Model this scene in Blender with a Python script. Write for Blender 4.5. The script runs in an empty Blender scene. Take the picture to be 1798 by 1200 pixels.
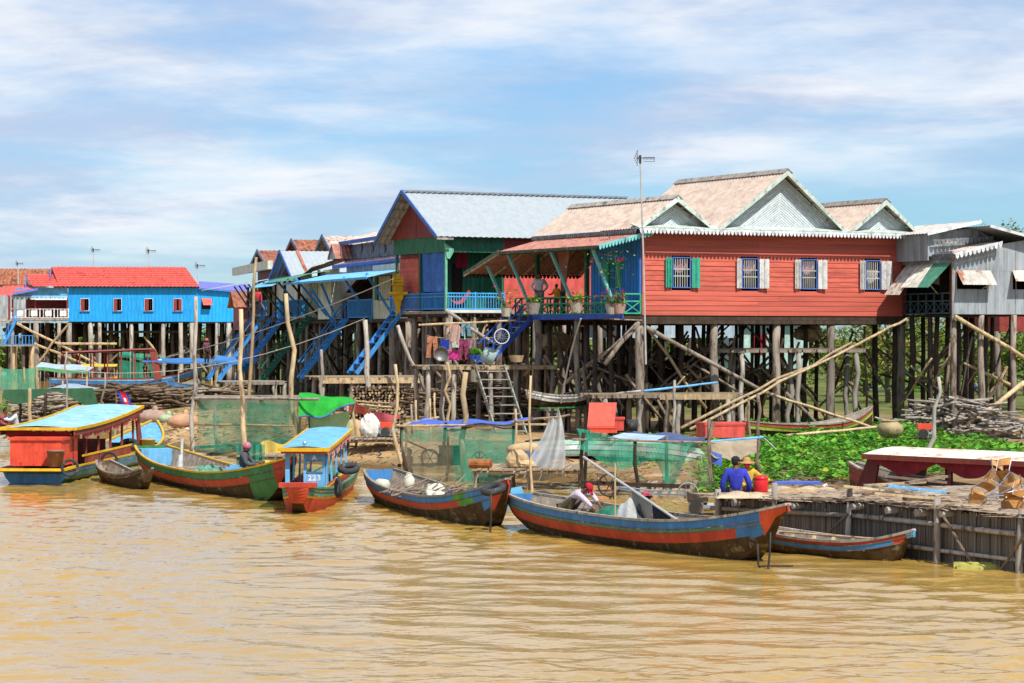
import bpy, bmesh, math, random
import numpy as np
from mathutils import Vector, Matrix, Euler
R = math.radians
rnd = random.Random(7)
S = bpy.context.scene
COL = S.collection
# ---------------------------------------------------------------- camera, sky, sun, exposure
FPX, CX, HY, CH = 4500.0, 899.0, 590.0, 4.0     # focal length in photo pixels, principal column, horizon row, eye height
cam = bpy.data.cameras.new('camera'); camo = bpy.data.objects.new('camera', cam); COL.objects.link(camo)
camo.location = (0, 0, CH); camo.rotation_euler = (R(90), 0, 0)
cam.sensor_width = 36; cam.lens = 36 * FPX / 1798; cam.shift_y = -10 / 1798
cam.clip_start = 0.5; cam.clip_end = 6000
S.camera = camo
SUN_AZ, SUN_EL = 30, 52           # degrees to the right of straight behind the camera, degrees up
world = bpy.data.worlds.new('World'); S.world = world; world.use_nodes = True
def build_world():
    nt = world.node_tree; nt.nodes.clear()
    N = nt.nodes.new; K = nt.links.new
    out = N('ShaderNodeOutputWorld'); bg = N('ShaderNodeBackground'); bg.inputs['Strength'].default_value = 0.085
    sky = N('ShaderNodeTexSky'); sky.sky_type = 'NISHITA'; sky.sun_disc = False
    sky.sun_elevation = R(SUN_EL); sky.sun_rotation = R(180 - SUN_AZ)
    sky.altitude = 0; sky.air_density = 1.0; sky.dust_density = 0.35; sky.ozone_density = 2.2
    tc = N('ShaderNodeTexCoord'); sep = N('ShaderNodeSeparateXYZ'); K(tc.outputs['Generated'], sep.inputs[0])
    def M(op, a, b=None, clamp=False):
        m = N('ShaderNodeMath'); m.operation = op; m.use_clamp = clamp
        for i, q in enumerate((a, b)):
            if q is None: continue
            if isinstance(q, (int, float)): m.inputs[i].default_value = q
            else: K(q, m.inputs[i])
        return m.outputs[0]
    zz = M('ADD', M('MAXIMUM', sep.outputs[2], 0.0), 0.12)
    px = M('DIVIDE', sep.outputs[0], zz); py = M('DIVIDE', sep.outputs[1], zz)
    comb = N('ShaderNodeCombineXYZ'); K(px, comb.inputs[0]); K(py, comb.inputs[1])
    def cloud(scale, rot, sx, lo, hi, detail, w):
        mp = N('ShaderNodeMapping'); K(comb.outputs[0], mp.inputs[0])
        mp.inputs['Rotation'].default_value = (0, 0, R(rot)); mp.inputs['Scale'].default_value = (scale * sx, scale, 1)
        mp.inputs['Location'].default_value = (w, w * 0.7, 0)
        n = N('ShaderNodeTexNoise'); n.inputs['Scale'].default_value = 1; n.inputs['Detail'].default_value = detail
        n.inputs['Roughness'].default_value = 0.60; n.inputs['Distortion'].default_value = 0.15
        K(mp.outputs[0], n.inputs['Vector'])
        r = N('ShaderNodeMapRange'); r.interpolation_type = 'SMOOTHSTEP'
        r.inputs['From Min'].default_value = lo; r.inputs['From Max'].default_value = hi
        K(n.outputs['Fac'], r.inputs['Value']); return r.outputs[0]
    a = cloud(0.9, 20, 1.1, 0.36, 0.56, 10, 3.1)        # wide veil of high cloud
    b = cloud(2.4, 14, 1.0, 0.38, 0.66, 10, 11.7)       # finer streaks
    # the deck of cloud ends some way before the horizon
    edge = N('ShaderNodeMapRange'); edge.interpolation_type = 'SMOOTHSTEP'
    edge.inputs['From Min'].default_value = 6.9; edge.inputs['From Max'].default_value = 5.2
    edge.inputs['To Min'].default_value = 0.0; edge.inputs['To Max'].default_value = 1.0
    K(M('ADD', py, M('MULTIPLY', px, 0.75)), edge.inputs['Value'])
    f = M('ADD', M('ADD', M('MULTIPLY', a, 0.50), M('MULTIPLY', b, 0.34)), 0.27)
    f = M('MULTIPLY', f, M('ADD', M('MULTIPLY', edge.outputs[0], 0.84), 0.10), True)
    # small puffs low down
    shade = cloud(1.5, 20, 1.0, 0.36, 0.62, 9, 21.0)
    cc = N('ShaderNodeMix'); cc.data_type = 'RGBA'
    cc.inputs[6].default_value = (8.3, 8.6, 9.1, 1); cc.inputs[7].default_value = (4.9, 5.9, 7.7, 1)
    K(shade, cc.inputs[0])
    tint = N('ShaderNodeMix'); tint.data_type = 'RGBA'; tint.blend_type = 'MULTIPLY'; tint.inputs[0].default_value = 1
    tint.inputs[7].default_value = (0.54, 0.86, 1.19, 1)
    K(sky.outputs[0], tint.inputs[6])
    mx = N('ShaderNodeMix'); mx.data_type = 'RGBA'
    K(f, mx.inputs[0]); K(tint.outputs[2], mx.inputs[6]); K(cc.outputs[2], mx.inputs[7])
    K(mx.outputs[2], bg.inputs['Color']); K(bg.outputs[0], out.inputs[0])
build_world()
sl = bpy.data.lights.new('sun', 'SUN'); so = bpy.data.objects.new('sun', sl); COL.objects.link(so)
sl.energy = 4.4; sl.angle = R(0.55); sl.color = (1.0, 0.955, 0.88)
sdir = Vector((math.sin(R(SUN_AZ)) * math.cos(R(SUN_EL)), -math.cos(R(SUN_AZ)) * math.cos(R(SUN_EL)), math.sin(R(SUN_EL))))
so.rotation_euler = sdir.to_track_quat('Z', 'Y').to_euler(); so.location = (30, -50, 80)
S.view_settings.view_transform = 'Standard'; S.view_settings.look = 'None'
S.view_settings.exposure = 0.38; S.view_settings.gamma = 1; S.view_settings.use_curve_mapping = False
S.cycles.max_bounces = 8; S.cycles.transparent_max_bounces = 16

# ---------------------------------------------------------------- where photo points lie in the place
def Wp(px, py, d):
    return Vector(((px - CX) / FPX * d, d, CH - (py - HY) / FPX * d))
def Gp(px, py, z=0.0):
    return Wp(px, py, FPX * (CH - z) / (py - HY))
class Fr:                                   # a level frame: local x along u, local y along v, z = height above the water
    def __init__(s, o, deg):
        s.o = Vector((o[0], o[1], 0)); s.a = R(deg); s.deg = deg
        s.c, s.s = math.cos(s.a), math.sin(s.a)
    def w(s, x, y, z): return Vector((s.o.x + s.c * x - s.s * y, s.o.y + s.s * x + s.c * y, z))
    def l(s, p):
        dx, dy = p[0] - s.o.x, p[1] - s.o.y
        return Vector((s.c * dx + s.s * dy, -s.s * dx + s.c * dy, p[2]))
    def _ray(s, px, py):
        a = s.l((0, 0, CH)); b = s.l(Wp(px, py, 100)); return a, b - a
    def X(s, px, py, x):
        a, d = s._ray(px, py); return a + d * ((x - a.x) / d.x)
    def Y(s, px, py, y):
        a, d = s._ray(px, py); return a + d * ((y - a.y) / d.y)
    def Z(s, px, py, z):
        a, d = s._ray(px, py); return a + d * ((z - a.z) / d.z)
    def P(s, px, py, d): return s.l(Wp(px, py, d))

# ---------------------------------------------------------------- materials
def lin(c):
    if isinstance(c, str):
        c = [int(c[i:i + 2], 16) / 255 for i in (1, 3, 5)]
        return tuple((v / 12.92 if v <= .04045 else ((v + .055) / 1.055) ** 2.4) for v in c)
    return tuple(c)
MATS = {}
def mat(name, col, rough=.65, var=.18, scale=2.5, wear=None, wamt=.0, wscale=5, spec=.3, metal=0, bump=.0, bscale=20,
        stretch=(1, 1, 1), rand=.12, transl=0, alpha=1, grime=0):
    if name in MATS: return MATS[name]
    m = bpy.data.materials.new(name); m.use_nodes = True; nt = m.node_tree; nt.nodes.clear()
    N = nt.nodes.new; K = nt.links.new
    out = N('ShaderNodeOutputMaterial'); p = N('ShaderNodeBsdfPrincipled')
    p.inputs['Roughness'].default_value = rough; p.inputs['Specular IOR Level'].default_value = spec
    p.inputs['Metallic'].default_value = metal
    tc = N('ShaderNodeTexCoord'); mp = N('ShaderNodeMapping'); mp.inputs['Scale'].default_value = stretch
    K(tc.outputs['Object'], mp.inputs[0])
    oi = N('ShaderNodeObjectInfo')
    off = N('ShaderNodeVectorMath'); off.operation = 'MULTIPLY_ADD'
    comb = N('ShaderNodeCombineXYZ')
    for i in range(3): K(oi.outputs['Random'], comb.inputs[i])
    K(comb.outputs[0], off.inputs[0]); off.inputs[1].default_value = (37, 17, 53); K(mp.outputs[0], off.inputs[2])
    vec = off.outputs[0]
    c = lin(col)
    n1 = N('ShaderNodeTexNoise'); n1.inputs['Scale'].default_value = scale; n1.inputs['Detail'].default_value = 7
    n1.inputs['Roughness'].default_value = .62; K(vec, n1.inputs['Vector'])
    r1 = N('ShaderNodeMapRange'); r1.inputs['From Min'].default_value = .3; r1.inputs['From Max'].default_value = .7
    r1.inputs['To Min'].default_value = 1 - var * 1.25; r1.inputs['To Max'].default_value = 1 + var
    K(n1.outputs['Fac'], r1.inputs['Value'])
    r2 = N('ShaderNodeMapRange'); r2.inputs['To Min'].default_value = 1 - rand; r2.inputs['To Max'].default_value = 1 + rand
    K(oi.outputs['Random'], r2.inputs['Value'])
    mu = N('ShaderNodeMath'); mu.operation = 'MULTIPLY'; K(r1.outputs[0], mu.inputs[0]); K(r2.outputs[0], mu.inputs[1])
    vm = N('ShaderNodeVectorMath'); vm.operation = 'SCALE'; vm.inputs[0].default_value = c; K(mu.outputs[0], vm.inputs['Scale'])
    colout = vm.outputs[0]
    if wear is not None:
        n2 = N('ShaderNodeTexNoise'); n2.inputs['Scale'].default_value = wscale; n2.inputs['Detail'].default_value = 9
        n2.inputs['Roughness'].default_value = .68; K(vec, n2.inputs['Vector'])
        r3 = N('ShaderNodeMapRange'); r3.interpolation_type = 'SMOOTHSTEP'
        t = .72 - wamt * .44
        r3.inputs['From Min'].default_value = t - .05; r3.inputs['From Max'].default_value = t + .05
        K(n2.outputs['Fac'], r3.inputs['Value'])
        mx = N('ShaderNodeMix'); mx.data_type = 'RGBA'; K(r3.outputs[0], mx.inputs[0]); K(colout, mx.inputs[6])
        mx.inputs[7].default_value = (*lin(wear), 1); colout = mx.outputs[2]
    if grime:
        mg = N('ShaderNodeMapping'); mg.inputs['Scale'].default_value = (3.2, 3.2, .45); K(off.outputs[0], mg.inputs[0])
        ng = N('ShaderNodeTexNoise'); ng.inputs['Scale'].default_value = 1.6; ng.inputs['Detail'].default_value = 8; ng.inputs['Roughness'].default_value = .7; K(mg.outputs[0], ng.inputs['Vector'])
        rg = N('ShaderNodeMapRange'); rg.inputs['From Min'].default_value = .38; rg.inputs['From Max'].default_value = .68; rg.inputs['To Min'].default_value = 1.06; rg.inputs['To Max'].default_value = 1 - grime
        K(ng.outputs['Fac'], rg.inputs['Value']); vg = N('ShaderNodeVectorMath'); vg.operation = 'SCALE'; K(colout, vg.inputs[0]); K(rg.outputs[0], vg.inputs['Scale']); colout = vg.outputs[0]
    K(colout, p.inputs['Base Color'])
    if bump:
        nb = N('ShaderNodeTexNoise'); nb.inputs['Scale'].default_value = bscale; nb.inputs['Detail'].default_value = 5
        K(vec, nb.inputs['Vector'])
        bp = N('ShaderNodeBump'); bp.inputs['Strength'].default_value = bump; bp.inputs['Distance'].default_value = .02
        K(nb.outputs['Fac'], bp.inputs['Height']); K(bp.outputs[0], p.inputs['Normal'])
    sh = p.outputs[0]
    if transl:
        tr = N('ShaderNodeBsdfTranslucent'); K(colout, tr.inputs[0])
        ms = N('ShaderNodeMixShader'); ms.inputs[0].default_value = transl; K(sh, ms.inputs[1]); K(tr.outputs[0], ms.inputs[2]); sh = ms.outputs[0]
    if alpha < 1:
        tp = N('ShaderNodeBsdfTransparent'); ms = N('ShaderNodeMixShader')
        nn = N('ShaderNodeTexNoise'); nn.inputs['Scale'].default_value = 2.2; nn.inputs['Detail'].default_value = 6; K(vec, nn.inputs['Vector'])
        rr = N('ShaderNodeMapRange'); rr.inputs['From Min'].default_value = .3; rr.inputs['From Max'].default_value = .7
        rr.inputs['To Min'].default_value = max(0, alpha - .16); rr.inputs['To Max'].default_value = min(1, alpha + .16)
        K(nn.outputs['Fac'], rr.inputs['Value']); K(rr.outputs[0], ms.inputs[0])
        K(tp.outputs[0], ms.inputs[1]); K(sh, ms.inputs[2]); sh = ms.outputs[0]
    K(sh, out.inputs[0]); MATS[name] = m; return m
def paint(name, col, wear='#8a8378', wamt=.25, **k):
    k.setdefault('rough', .6); k.setdefault('wscale', 6); k.setdefault('grime', .3); return mat(name, col, wear=wear, wamt=wamt, **k)
def wood(name, col, **k):
    k.setdefault('stretch', (1, 1, 1)); k.setdefault('var', .32); k.setdefault('scale', 6)
    return mat(name, col, rough=.85, spec=.15, bump=.35, bscale=18, rand=.25, **k)

W_GREY = wood('weathered_grey_wood', '#9c948a', wear='#5f564c', wamt=.3, stretch=(1, 1, .25))
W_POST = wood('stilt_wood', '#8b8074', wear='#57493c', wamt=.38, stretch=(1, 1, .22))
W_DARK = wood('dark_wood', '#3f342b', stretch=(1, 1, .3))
W_TAN = wood('pale_pole_wood', '#b59f7c', wear='#85705a', wamt=.3, stretch=(1, 1, .3))
W_STICK = wood('stick_wood', '#857362', wear='#54463a', wamt=.3)
W_LOG = wood('firewood_end', '#6d5c4a', wear='#3f342b', wamt=.35)
W_PLANK = wood('deck_plank', '#9f8d74', wear='#6d5f50', wamt=.35)
W_HULL = wood('bare_hull_wood', '#6b5b49', wear='#a79b8a', wamt=.28, wscale=3)
W_WET = wood('wet_hull_wood', '#4b3c27', wear='#857660', wamt=.26, wscale=3.5, grime=.35)
W_IN = wood('boat_inside_wood', '#958a7c', wear='#6a5d4f', wamt=.3)
RED_WALL = paint('red_painted_board', '#c4604f', wear='#a84c40', wamt=.28, stretch=(.35, 1, 1), var=.16, rand=.12, scale=4)
RED_DK = paint('maroon_painted_board', '#8f3934', wear='#6b2b29', wamt=.3)
MAROON = paint('maroon_sheet', '#7e3836', wear='#5d2a2a', wamt=.2)
RED_SHEET = paint('bright_red_sheet', '#dd6058', wear='#cf544d', wamt=.2)
GREEN_SH = paint('dark_green_sheet', '#2a6b52', wear='#225845', wamt=.3)
GREEN_RAIL = paint('green_rail_paint', '#3c9468', wear='#7e8f80', wamt=.15)
TURQ = paint('turquoise_paint', '#76c3c1', wear='#a5b2ab', wamt=.2)
BLUE_RAIL = paint('light_blue_paint', '#4aa6e0', wear='#9fb4c0', wamt=.15)
BLUE_STAIR = paint('blue_stair_paint', '#3d8fd6', wear='#8fa3ae', wamt=.2)
BLUE_DEEP = paint('deep_blue_paint', '#2f57b4', wear='#6e7d96', wamt=.2)
BLUE_WALL = paint('blue_boarded_wall', '#2a7fd2', wear='#2269b0', wamt=.25)
BLUE_SHEET = paint('bright_blue_sheet', '#22a2ee', wear='#1d92da', wamt=.2, var=.06)
BLUE_TRIM = paint('blue_trim', '#4a72bd', wear='#8796ae', wamt=.2)
NAVY = paint('faded_navy_sheet', '#6f8299', wear='#4d5c70', wamt=.4, wscale=3)
AWN_BLUE = paint('blue_awning_sheet', '#6fb2ea', wear='#8fc0e6', wamt=.3)
AWN_GREEN = paint('green_awning_sheet', '#4a836b', wear='#6c9482', wamt=.25)
WHITE_P = paint('white_paint', '#dfe2df', wear='#a3a39b', wamt=.3)
CREAM = paint('cream_sheet', '#cfcdbb', wear='#a9a796', wamt=.25)
WHITE_GREEN = paint('pale_green_white_trim', '#c3d0c6', wear='#84958a', wamt=.35)
PALE_GABLE = paint('pale_gable_board', '#ccd6d9', wear='#b5bebf', wamt=.2, var=.08, rand=.1)
GREY_SHUT = paint('worn_white_shutter', '#cfcdca', wear='#aaa5a0', wamt=.35, wscale=9)
GREEN_SHUT = paint('green_shutter', '#3aa287', wear='#2e8871', wamt=.3)
ROOF_PINK = paint('faded_pink_roof_sheet', '#c2ae9e', wear='#b49a88', wamt=.3, wscale=2.2, stretch=(1, .5, 1), var=.1, rand=.03)
ROOF_BROWN = paint('brown_roof_sheet', '#b0796a', wear='#8a5a4c', wamt=.35)
ROOF_ZINC = paint('pale_zinc_roof', '#9ca4a8', wear='#929ba0', wamt=.15, wscale=.6, rough=.6, var=.05, grime=.1)
ROOF_RUST = paint('rusty_roof', '#a56749', wear='#7d4632', wamt=.42, stretch=(1, .35, 1), wscale=3)
ROOF_RUSTW = paint('rust_blotched_white_roof', '#c9bfb4', wear='#99563a', wamt=.36, wscale=4)
ROOF_RED = paint('red_tile_sheet', '#cf5a50', wear='#b54a42', wamt=.32, wscale=2, var=.12)
ZINC_W = paint('grey_zinc_wall', '#a3abb0', wear='#878f93', wamt=.4, stretch=(1, 1, .2), wscale=3, rough=.5)
ZINC_RUST = paint('zinc_with_rust', '#c5bfb4', wear='#a05a34', wamt=.34, wscale=2.2, stretch=(1, 1, .5))
SCALLOP_D = paint('weathered_dark_fringe', '#6e6f70', wear='#a2a3a1', wamt=.35)
SCALLOP_W = paint('white_fringe', '#d5d9dc', wear='#9b9fa1', wamt=.3)
GOLD = paint('gold_shrine_paint', '#d9ab1c', wear='#a97c17', wamt=.25)
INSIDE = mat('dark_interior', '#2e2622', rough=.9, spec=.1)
RUBBER = mat('black_rubber', '#35373a', rough=.75, wear='#6a6b6a', wamt=.22)
IRON = mat('dark_iron', '#3b3936', rough=.6, metal=.3, wear='#6b4a35', wamt=.3)
STEEL = mat('steel_tube', '#a9acae', rough=.35, metal=.8)
GALV = mat('pale_pipe', '#b5b3ad', rough=.5)
ORANGE_BOX = paint('orange_box', '#dc5038', wear='#b8412f', wamt=.25, rough=.45)
RED_BOX = paint('faded_red_box', '#cf5148', wear='#b8483f', wamt=.25)
ROPE = mat('rope', '#b8a888', rough=.9)
SKIN = mat('skin', '#7d5238', rough=.55, var=.05, rand=.05)
HAIR = mat('black_hair', '#1b1614', rough=.6)
def cloth(name, col, transl=.18, **k):
    k.setdefault('rough', .85); k.setdefault('bump', .7); k.setdefault('bscale', 11); k.setdefault('grime', .2); return mat(name, col, spec=.15, transl=transl, **k)

# ---------------------------------------------------------------- mesh helpers
class MB:
    def __init__(s): s.v = []; s.f = []; s.m = []
    def add(s, vs, fs, mi=0):
        o = len(s.v); s.v.extend(Vector(p) for p in vs); s.f.extend(tuple(i + o for i in f) for f in fs); s.m.extend([mi] * len(fs)); return s
    def box(s, x0, x1, y0, y1, z0, z1, mi=0):
        return s.add([(x0, y0, z0), (x1, y0, z0), (x1, y1, z0), (x0, y1, z0), (x0, y0, z1), (x1, y0, z1), (x1, y1, z1), (x0, y1, z1)],
                     [(3, 2, 1, 0), (4, 5, 6, 7), (0, 1, 5, 4), (1, 2, 6, 5), (2, 3, 7, 6), (3, 0, 4, 7)], mi)
    def beam(s, a, b, w, h=None, up=(0, 0, 1), mi=0):
        a, b = Vector(a), Vector(b); h = w if h is None else h
        d = (b - a).normalized(); u = Vector(up)
        if abs(d.dot(u)) > .98: u = Vector((0, 1, 0))
        x = d.cross(u).normalized() * (w / 2); z = x.cross(d).normalized() * (h / 2)
        return s.add([a - x - z, a + x - z, a + x + z, a - x + z, b - x - z, b + x - z, b + x + z, b - x + z],
                     [(3, 2, 1, 0), (4, 5, 6, 7), (0, 1, 5, 4), (1, 2, 6, 5), (2, 3, 7, 6), (3, 0, 4, 7)][:], mi)
    def slab(s, a, b, c, d, t, mi=0):          # thick quad, t along the normal
        a, b, c, d = map(Vector, (a, b, c, d)); n = (b - a).cross(d - a).normalized() * t
        return s.add([a, b, c, d, a + n, b + n, c + n, d + n],
                     [(3, 2, 1, 0), (4, 5, 6, 7), (0, 1, 5, 4), (1, 2, 6, 5), (2, 3, 7, 6), (3, 0, 4, 7)], mi)
    def poly(s, pts, t, mi=0):                 # thick polygon, t along its normal
        pts = [Vector(p) for p in pts]; n = (pts[1] - pts[0]).cross(pts[2] - pts[0]).normalized() * t; k = len(pts)
        return s.add(pts + [p + n for p in pts], [tuple(range(k))[::-1], tuple(range(k, 2 * k))] +
                     [(i, (i + 1) % k, (i + 1) % k + k, i + k) for i in range(k)], mi)
    def tube(s, pts, rad, n=6, cap=True, mi=0):
        pts = [Vector(p) for p in pts]
        if not hasattr(rad, '__len__'): rad = [rad] * len(pts)
        o = len(s.v); k = len(pts); prev = None
        for i, p in enumerate(pts):
            d = (pts[min(i + 1, k - 1)] - pts[max(i - 1, 0)]).normalized()
            if prev is None: x = d.orthogonal().normalized()
            else:
                x = prev - d * prev.dot(d); x = x.normalized() if x.length > 1e-6 else d.orthogonal().normalized()
            prev = x; y = d.cross(x)
            for j in range(n):
                a = 2 * math.pi * j / n; s.v.append(p + (x * math.cos(a) + y * math.sin(a)) * rad[i])
        for i in range(k - 1):
            for j in range(n):
                s.f.append((o + i * n + j, o + i * n + (j + 1) % n, o + (i + 1) * n + (j + 1) % n, o + (i + 1) * n + j)); s.m.append(mi)
        if cap:
            s.f.append(tuple(o + j for j in range(n))[::-1]); s.f.append(tuple(o + (k - 1) * n + j for j in range(n))); s.m += [mi, mi]
        return s
    def corr(s, a, b, c, d, pitch=.15, amp=.018, rows=1, step=0, mi=0):   # a->b across the ribs, a->d along them
        a, b, c, d = map(Vector, (a, b, c, d)); n = (b - a).cross(d - a).normalized()
        k = max(2, int((b - a).length / pitch)) * 4; o = len(s.v); L = 0
        for r in range(rows):
            for e in ((0, 1) if (step or rows == 1) else ((0, 1) if r == rows - 1 else (0,))):
                t = (r + e) / rows
                for i in range(k + 1):
                    q = i / k; p = (a.lerp(b, q)).lerp(d.lerp(c, q), t)
                    s.v.append(p + n * (amp * math.cos(2 * math.pi * i / 4) + (step * (1 - e) if step else 0)))
                L += 1
        for r in range(L - 1):
            for i in range(k):
                q = o + r * (k + 1) + i; s.f.append((q, q + 1, q + k + 2, q + k + 1)); s.m.append(mi)
        return s
    def lathe(s, prof, c=(0, 0, 0), n=16, mi=0, axis='z'):
        c = Vector(c); o = len(s.v); k = len(prof)
        for r, z in prof:
            for j in range(n):
                a = 2 * math.pi * j / n; p = (r * math.cos(a), r * math.sin(a), z)
                if axis == 'y': p = (p[0], p[2], p[1])
                if axis == 'x': p = (p[2], p[0], p[1])
                s.v.append(c + Vector(p))
        for i in range(k - 1):
            for j in range(n):
                s.f.append((o + i * n + j, o + i * n + (j + 1) % n, o + (i + 1) * n + (j + 1) % n, o + (i + 1) * n + j)); s.m.append(mi)
        return s
    def torus(s, c, Rr, r, axis='z', n=20, m=8, tilt=None, mi=0):
        o = len(s.v)
        for i in range(n):
            a = 2 * math.pi * i / n
            for j in range(m):
                b = 2 * math.pi * j / m; q = Vector(((Rr + r * math.cos(b)) * math.cos(a), (Rr + r * math.cos(b)) * math.sin(a), r * math.sin(b)))
                if axis == 'y': q = Vector((q.x, q.z, q.y))
                if axis == 'x': q = Vector((q.z, q.x, q.y))
                if tilt is not None: q = tilt @ q
                s.v.append(Vector(c) + q)
        for i in range(n):
            for j in range(m):
                s.f.append((o + i * m + j, o + ((i + 1) % n) * m + j, o + ((i + 1) % n) * m + (j + 1) % m, o + i * m + (j + 1) % m)); s.m.append(mi)
        return s
    def grid(s, fn, nu, nv, mi=0):             # surface fn(a, b), a and b in 0..1
        o = len(s.v)
        for i in range(nu + 1):
            for j in range(nv + 1): s.v.append(Vector(fn(i / nu, j / nv)))
        for i in range(nu):
            for j in range(nv):
                q = o + i * (nv + 1) + j; s.f.append((q, q + nv + 1, q + nv + 2, q + 1)); s.m.append(mi)
        return s
    def ell(s, c, rx, ry, rz, n=10, m=7, jit=0, mi=0):
        o = len(s.v); c = Vector(c)
        for i in range(m + 1):
            th = math.pi * i / m
            for j in range(n):
                a = 2 * math.pi * j / n; k = 1 + (rnd.uniform(-jit, jit) if jit else 0)
                s.v.append(c + Vector((rx * math.sin(th) * math.cos(a) * k, ry * math.sin(th) * math.sin(a) * k, rz * math.cos(th) * k)))
        for i in range(m):
            for j in range(n):
                s.f.append((o + i * n + j, o + i * n + (j + 1) % n, o + (i + 1) * n + (j + 1) % n, o + (i + 1) * n + j)); s.m.append(mi)
        return s
    def move(s, off): s.v = [p + Vector(off) for p in s.v]; return s
    def xf(s, M): s.v = [M @ p for p in s.v]; return s
    def data(s, name, mats, smooth=False):
        me = bpy.data.meshes.new(name); me.from_pydata([tuple(p) for p in s.v], [], s.f)
        for m in (mats if isinstance(mats, (list, tuple)) else [mats]): me.materials.append(m)
        if any(s.m): me.polygons.foreach_set('material_index', s.m)
        if smooth: me.polygons.foreach_set('use_smooth', [True] * len(me.polygons))
        me.update(); return me
def put(name, me, parent=None, loc=(0, 0, 0), rot=None, scale=None):
    o = bpy.data.objects.new(name, me); COL.objects.link(o); o.location = loc
    if rot is not None: o.rotation_euler = rot
    if scale is not None: o.scale = scale
    if parent is not None: o.parent = parent
    return o
def tag(o, label=None, cat=None, group=None, kind=None):
    if label: o['label'] = label
    if cat: o['category'] = cat
    if group: o['group'] = group
    if kind: o['kind'] = kind
    return o
class Thing:
    """An Empty at the thing's base; parts are given in the frame fr (local coordinates, z = height above water)."""
    def __init__(s, name, label, cat, base, fr=None, group=None):
        s.fr = fr or Fr((0, 0), 0)
        b = s.fr.w(*base); s.b = Vector(base)
        s.o = bpy.data.objects.new(name, None); COL.objects.link(s.o); s.o.empty_display_size = .3
        s.o.location = b; s.o.rotation_euler = (0, 0, s.fr.a); tag(s.o, label, cat, group)
    def part(s, name, mb, m, parent=None, smooth=False, kind=None):
        mb.v = [p - s.b for p in mb.v]
        o = put(name, mb.data(name, m, smooth), parent or s.o); tag(o, kind=kind); return o
    def piece(s, name, me, loc, rot=None, scale=None, parent=None):     # shared mesh data, loc in the frame
        return put(name, me, parent or s.o, Vector(loc) - s.b, rot, scale)
def solo(name, label, cat, mb, m, base, rz=0, group=None, smooth=False, kind=None):   # a thing that is one mesh; mb in world coordinates relative to base
    o = put(name, mb.data(name, m, smooth), None, base, (0, 0, rz)); return tag(o, label, cat, group, kind)
UNIT = {}
def unit_box(m):
    if m.name not in UNIT: UNIT[m.name] = MB().box(-.5, .5, -.5, .5, -.5, .5).data('board', m)
    return UNIT[m.name]
def crooked(a, b, r0, r1, n=6, k=4, wob=.03, mb=None):        # a hand-cut pole with slight bends
    a, b = Vector(a), Vector(b); L = (b - a).length; pts = []; rad = []
    for i in range(k + 1):
        t = i / k; p = a.lerp(b, t)
        if 0 < i < k: p += Vector((rnd.gauss(0, wob * L ** .5), rnd.gauss(0, wob * L ** .5), rnd.gauss(0, wob * .3)))
        pts.append(p); rad.append((r0 + (r1 - r0) * t) * rnd.uniform(.93, 1.07))
    return (mb or MB()).tube(pts, rad, n)
def scallops(mb, a, b, drop=.16, pitch=.16, t=.02, nrm=(0, -1, 0)):   # a fringe of rounded tabs hanging from a-b
    a, b = Vector(a), Vector(b); L = (b - a).length; k = max(1, int(L / pitch)); d = (b - a) / k; n = Vector(nrm) * t
    mb.poly([a, a + (0 * d) - Vector((0, 0, drop * .35)), b - Vector((0, 0, drop * .35)), b], t)
    for i in range(k):
        p = a + d * i - Vector((0, 0, drop * .34)); w = .82
        q = [p + d * (.5 - w / 2), p + d * (.5 - w / 2 + .08) - Vector((0, 0, drop * .4)), p + d * .5 - Vector((0, 0, drop * .66)),
             p + d * (.5 + w / 2 - .08) - Vector((0, 0, drop * .4)), p + d * (.5 + w / 2)]
        mb.poly(q, t)
    return mb
# ---------------------------------------------------------------- ground and water
SX = [-90, -40, -24.8, -17.5, -12.5, -9.5, -5.5, -3.3, 1.6, 5.0, 7.5, 9.0, 14, 30, 90]
SY = [170, 138, 123, 108, 93, 84, 79, 76, 69.5, 65, 60, 63, 64, 64, 64]
def sstep(a, b, x):
    t = np.clip((x - a) / (b - a), 0, 1); return t * t * (3 - 2 * t)
def vnoise(x, y, s, seed):
    x = np.asarray(x, float) * s; y = np.asarray(y, float) * s; r = 0
    g = np.random.default_rng(seed)
    for i in range(7):
        a = g.uniform(0, 6.28); k = g.uniform(.6, 1.9); r = r + np.sin(k * (x * np.cos(a) + y * np.sin(a)) + g.uniform(0, 6.28))
    return r / 7
def hgt(x, y):
    x = np.asarray(x, float); y = np.asarray(y, float)
    d = y - np.interp(x, SX, SY)
    top = 0.98 - .5 * sstep(-5, 3, x)
    z = np.where(d > 0, top * (1 - np.exp(-np.maximum(d, 0) / np.where(x < -3, 7.0, 10.0))), d * .12)
    z = z + .10 * sstep(0, 5, d) * vnoise(x, y, .8, 3) + .05 * sstep(0, 3, d) * vnoise(x, y, 2.6, 5)
    # channel behind the left bank, pond at the right
    ch = sstep(-4, 6, (-10 - (y - 140) * .16) - x) * sstep(136, 146, y); z = z * (1 - ch) - .9 * ch
    pd = sstep(1.25, .8, np.hypot((x - 18.5) / 5.0, (y - 96.5) / 6.5)); z = z * (1 - pd) - .35 * pd
    ch2 = sstep(6, 3, np.abs(y - (178 - .1 * x))) * sstep(0, 12, x); z = z * (1 - ch2) - .3 * ch2
    return np.maximum(z, -1.2)
def gz(x, y): return float(hgt(x, y))
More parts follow.
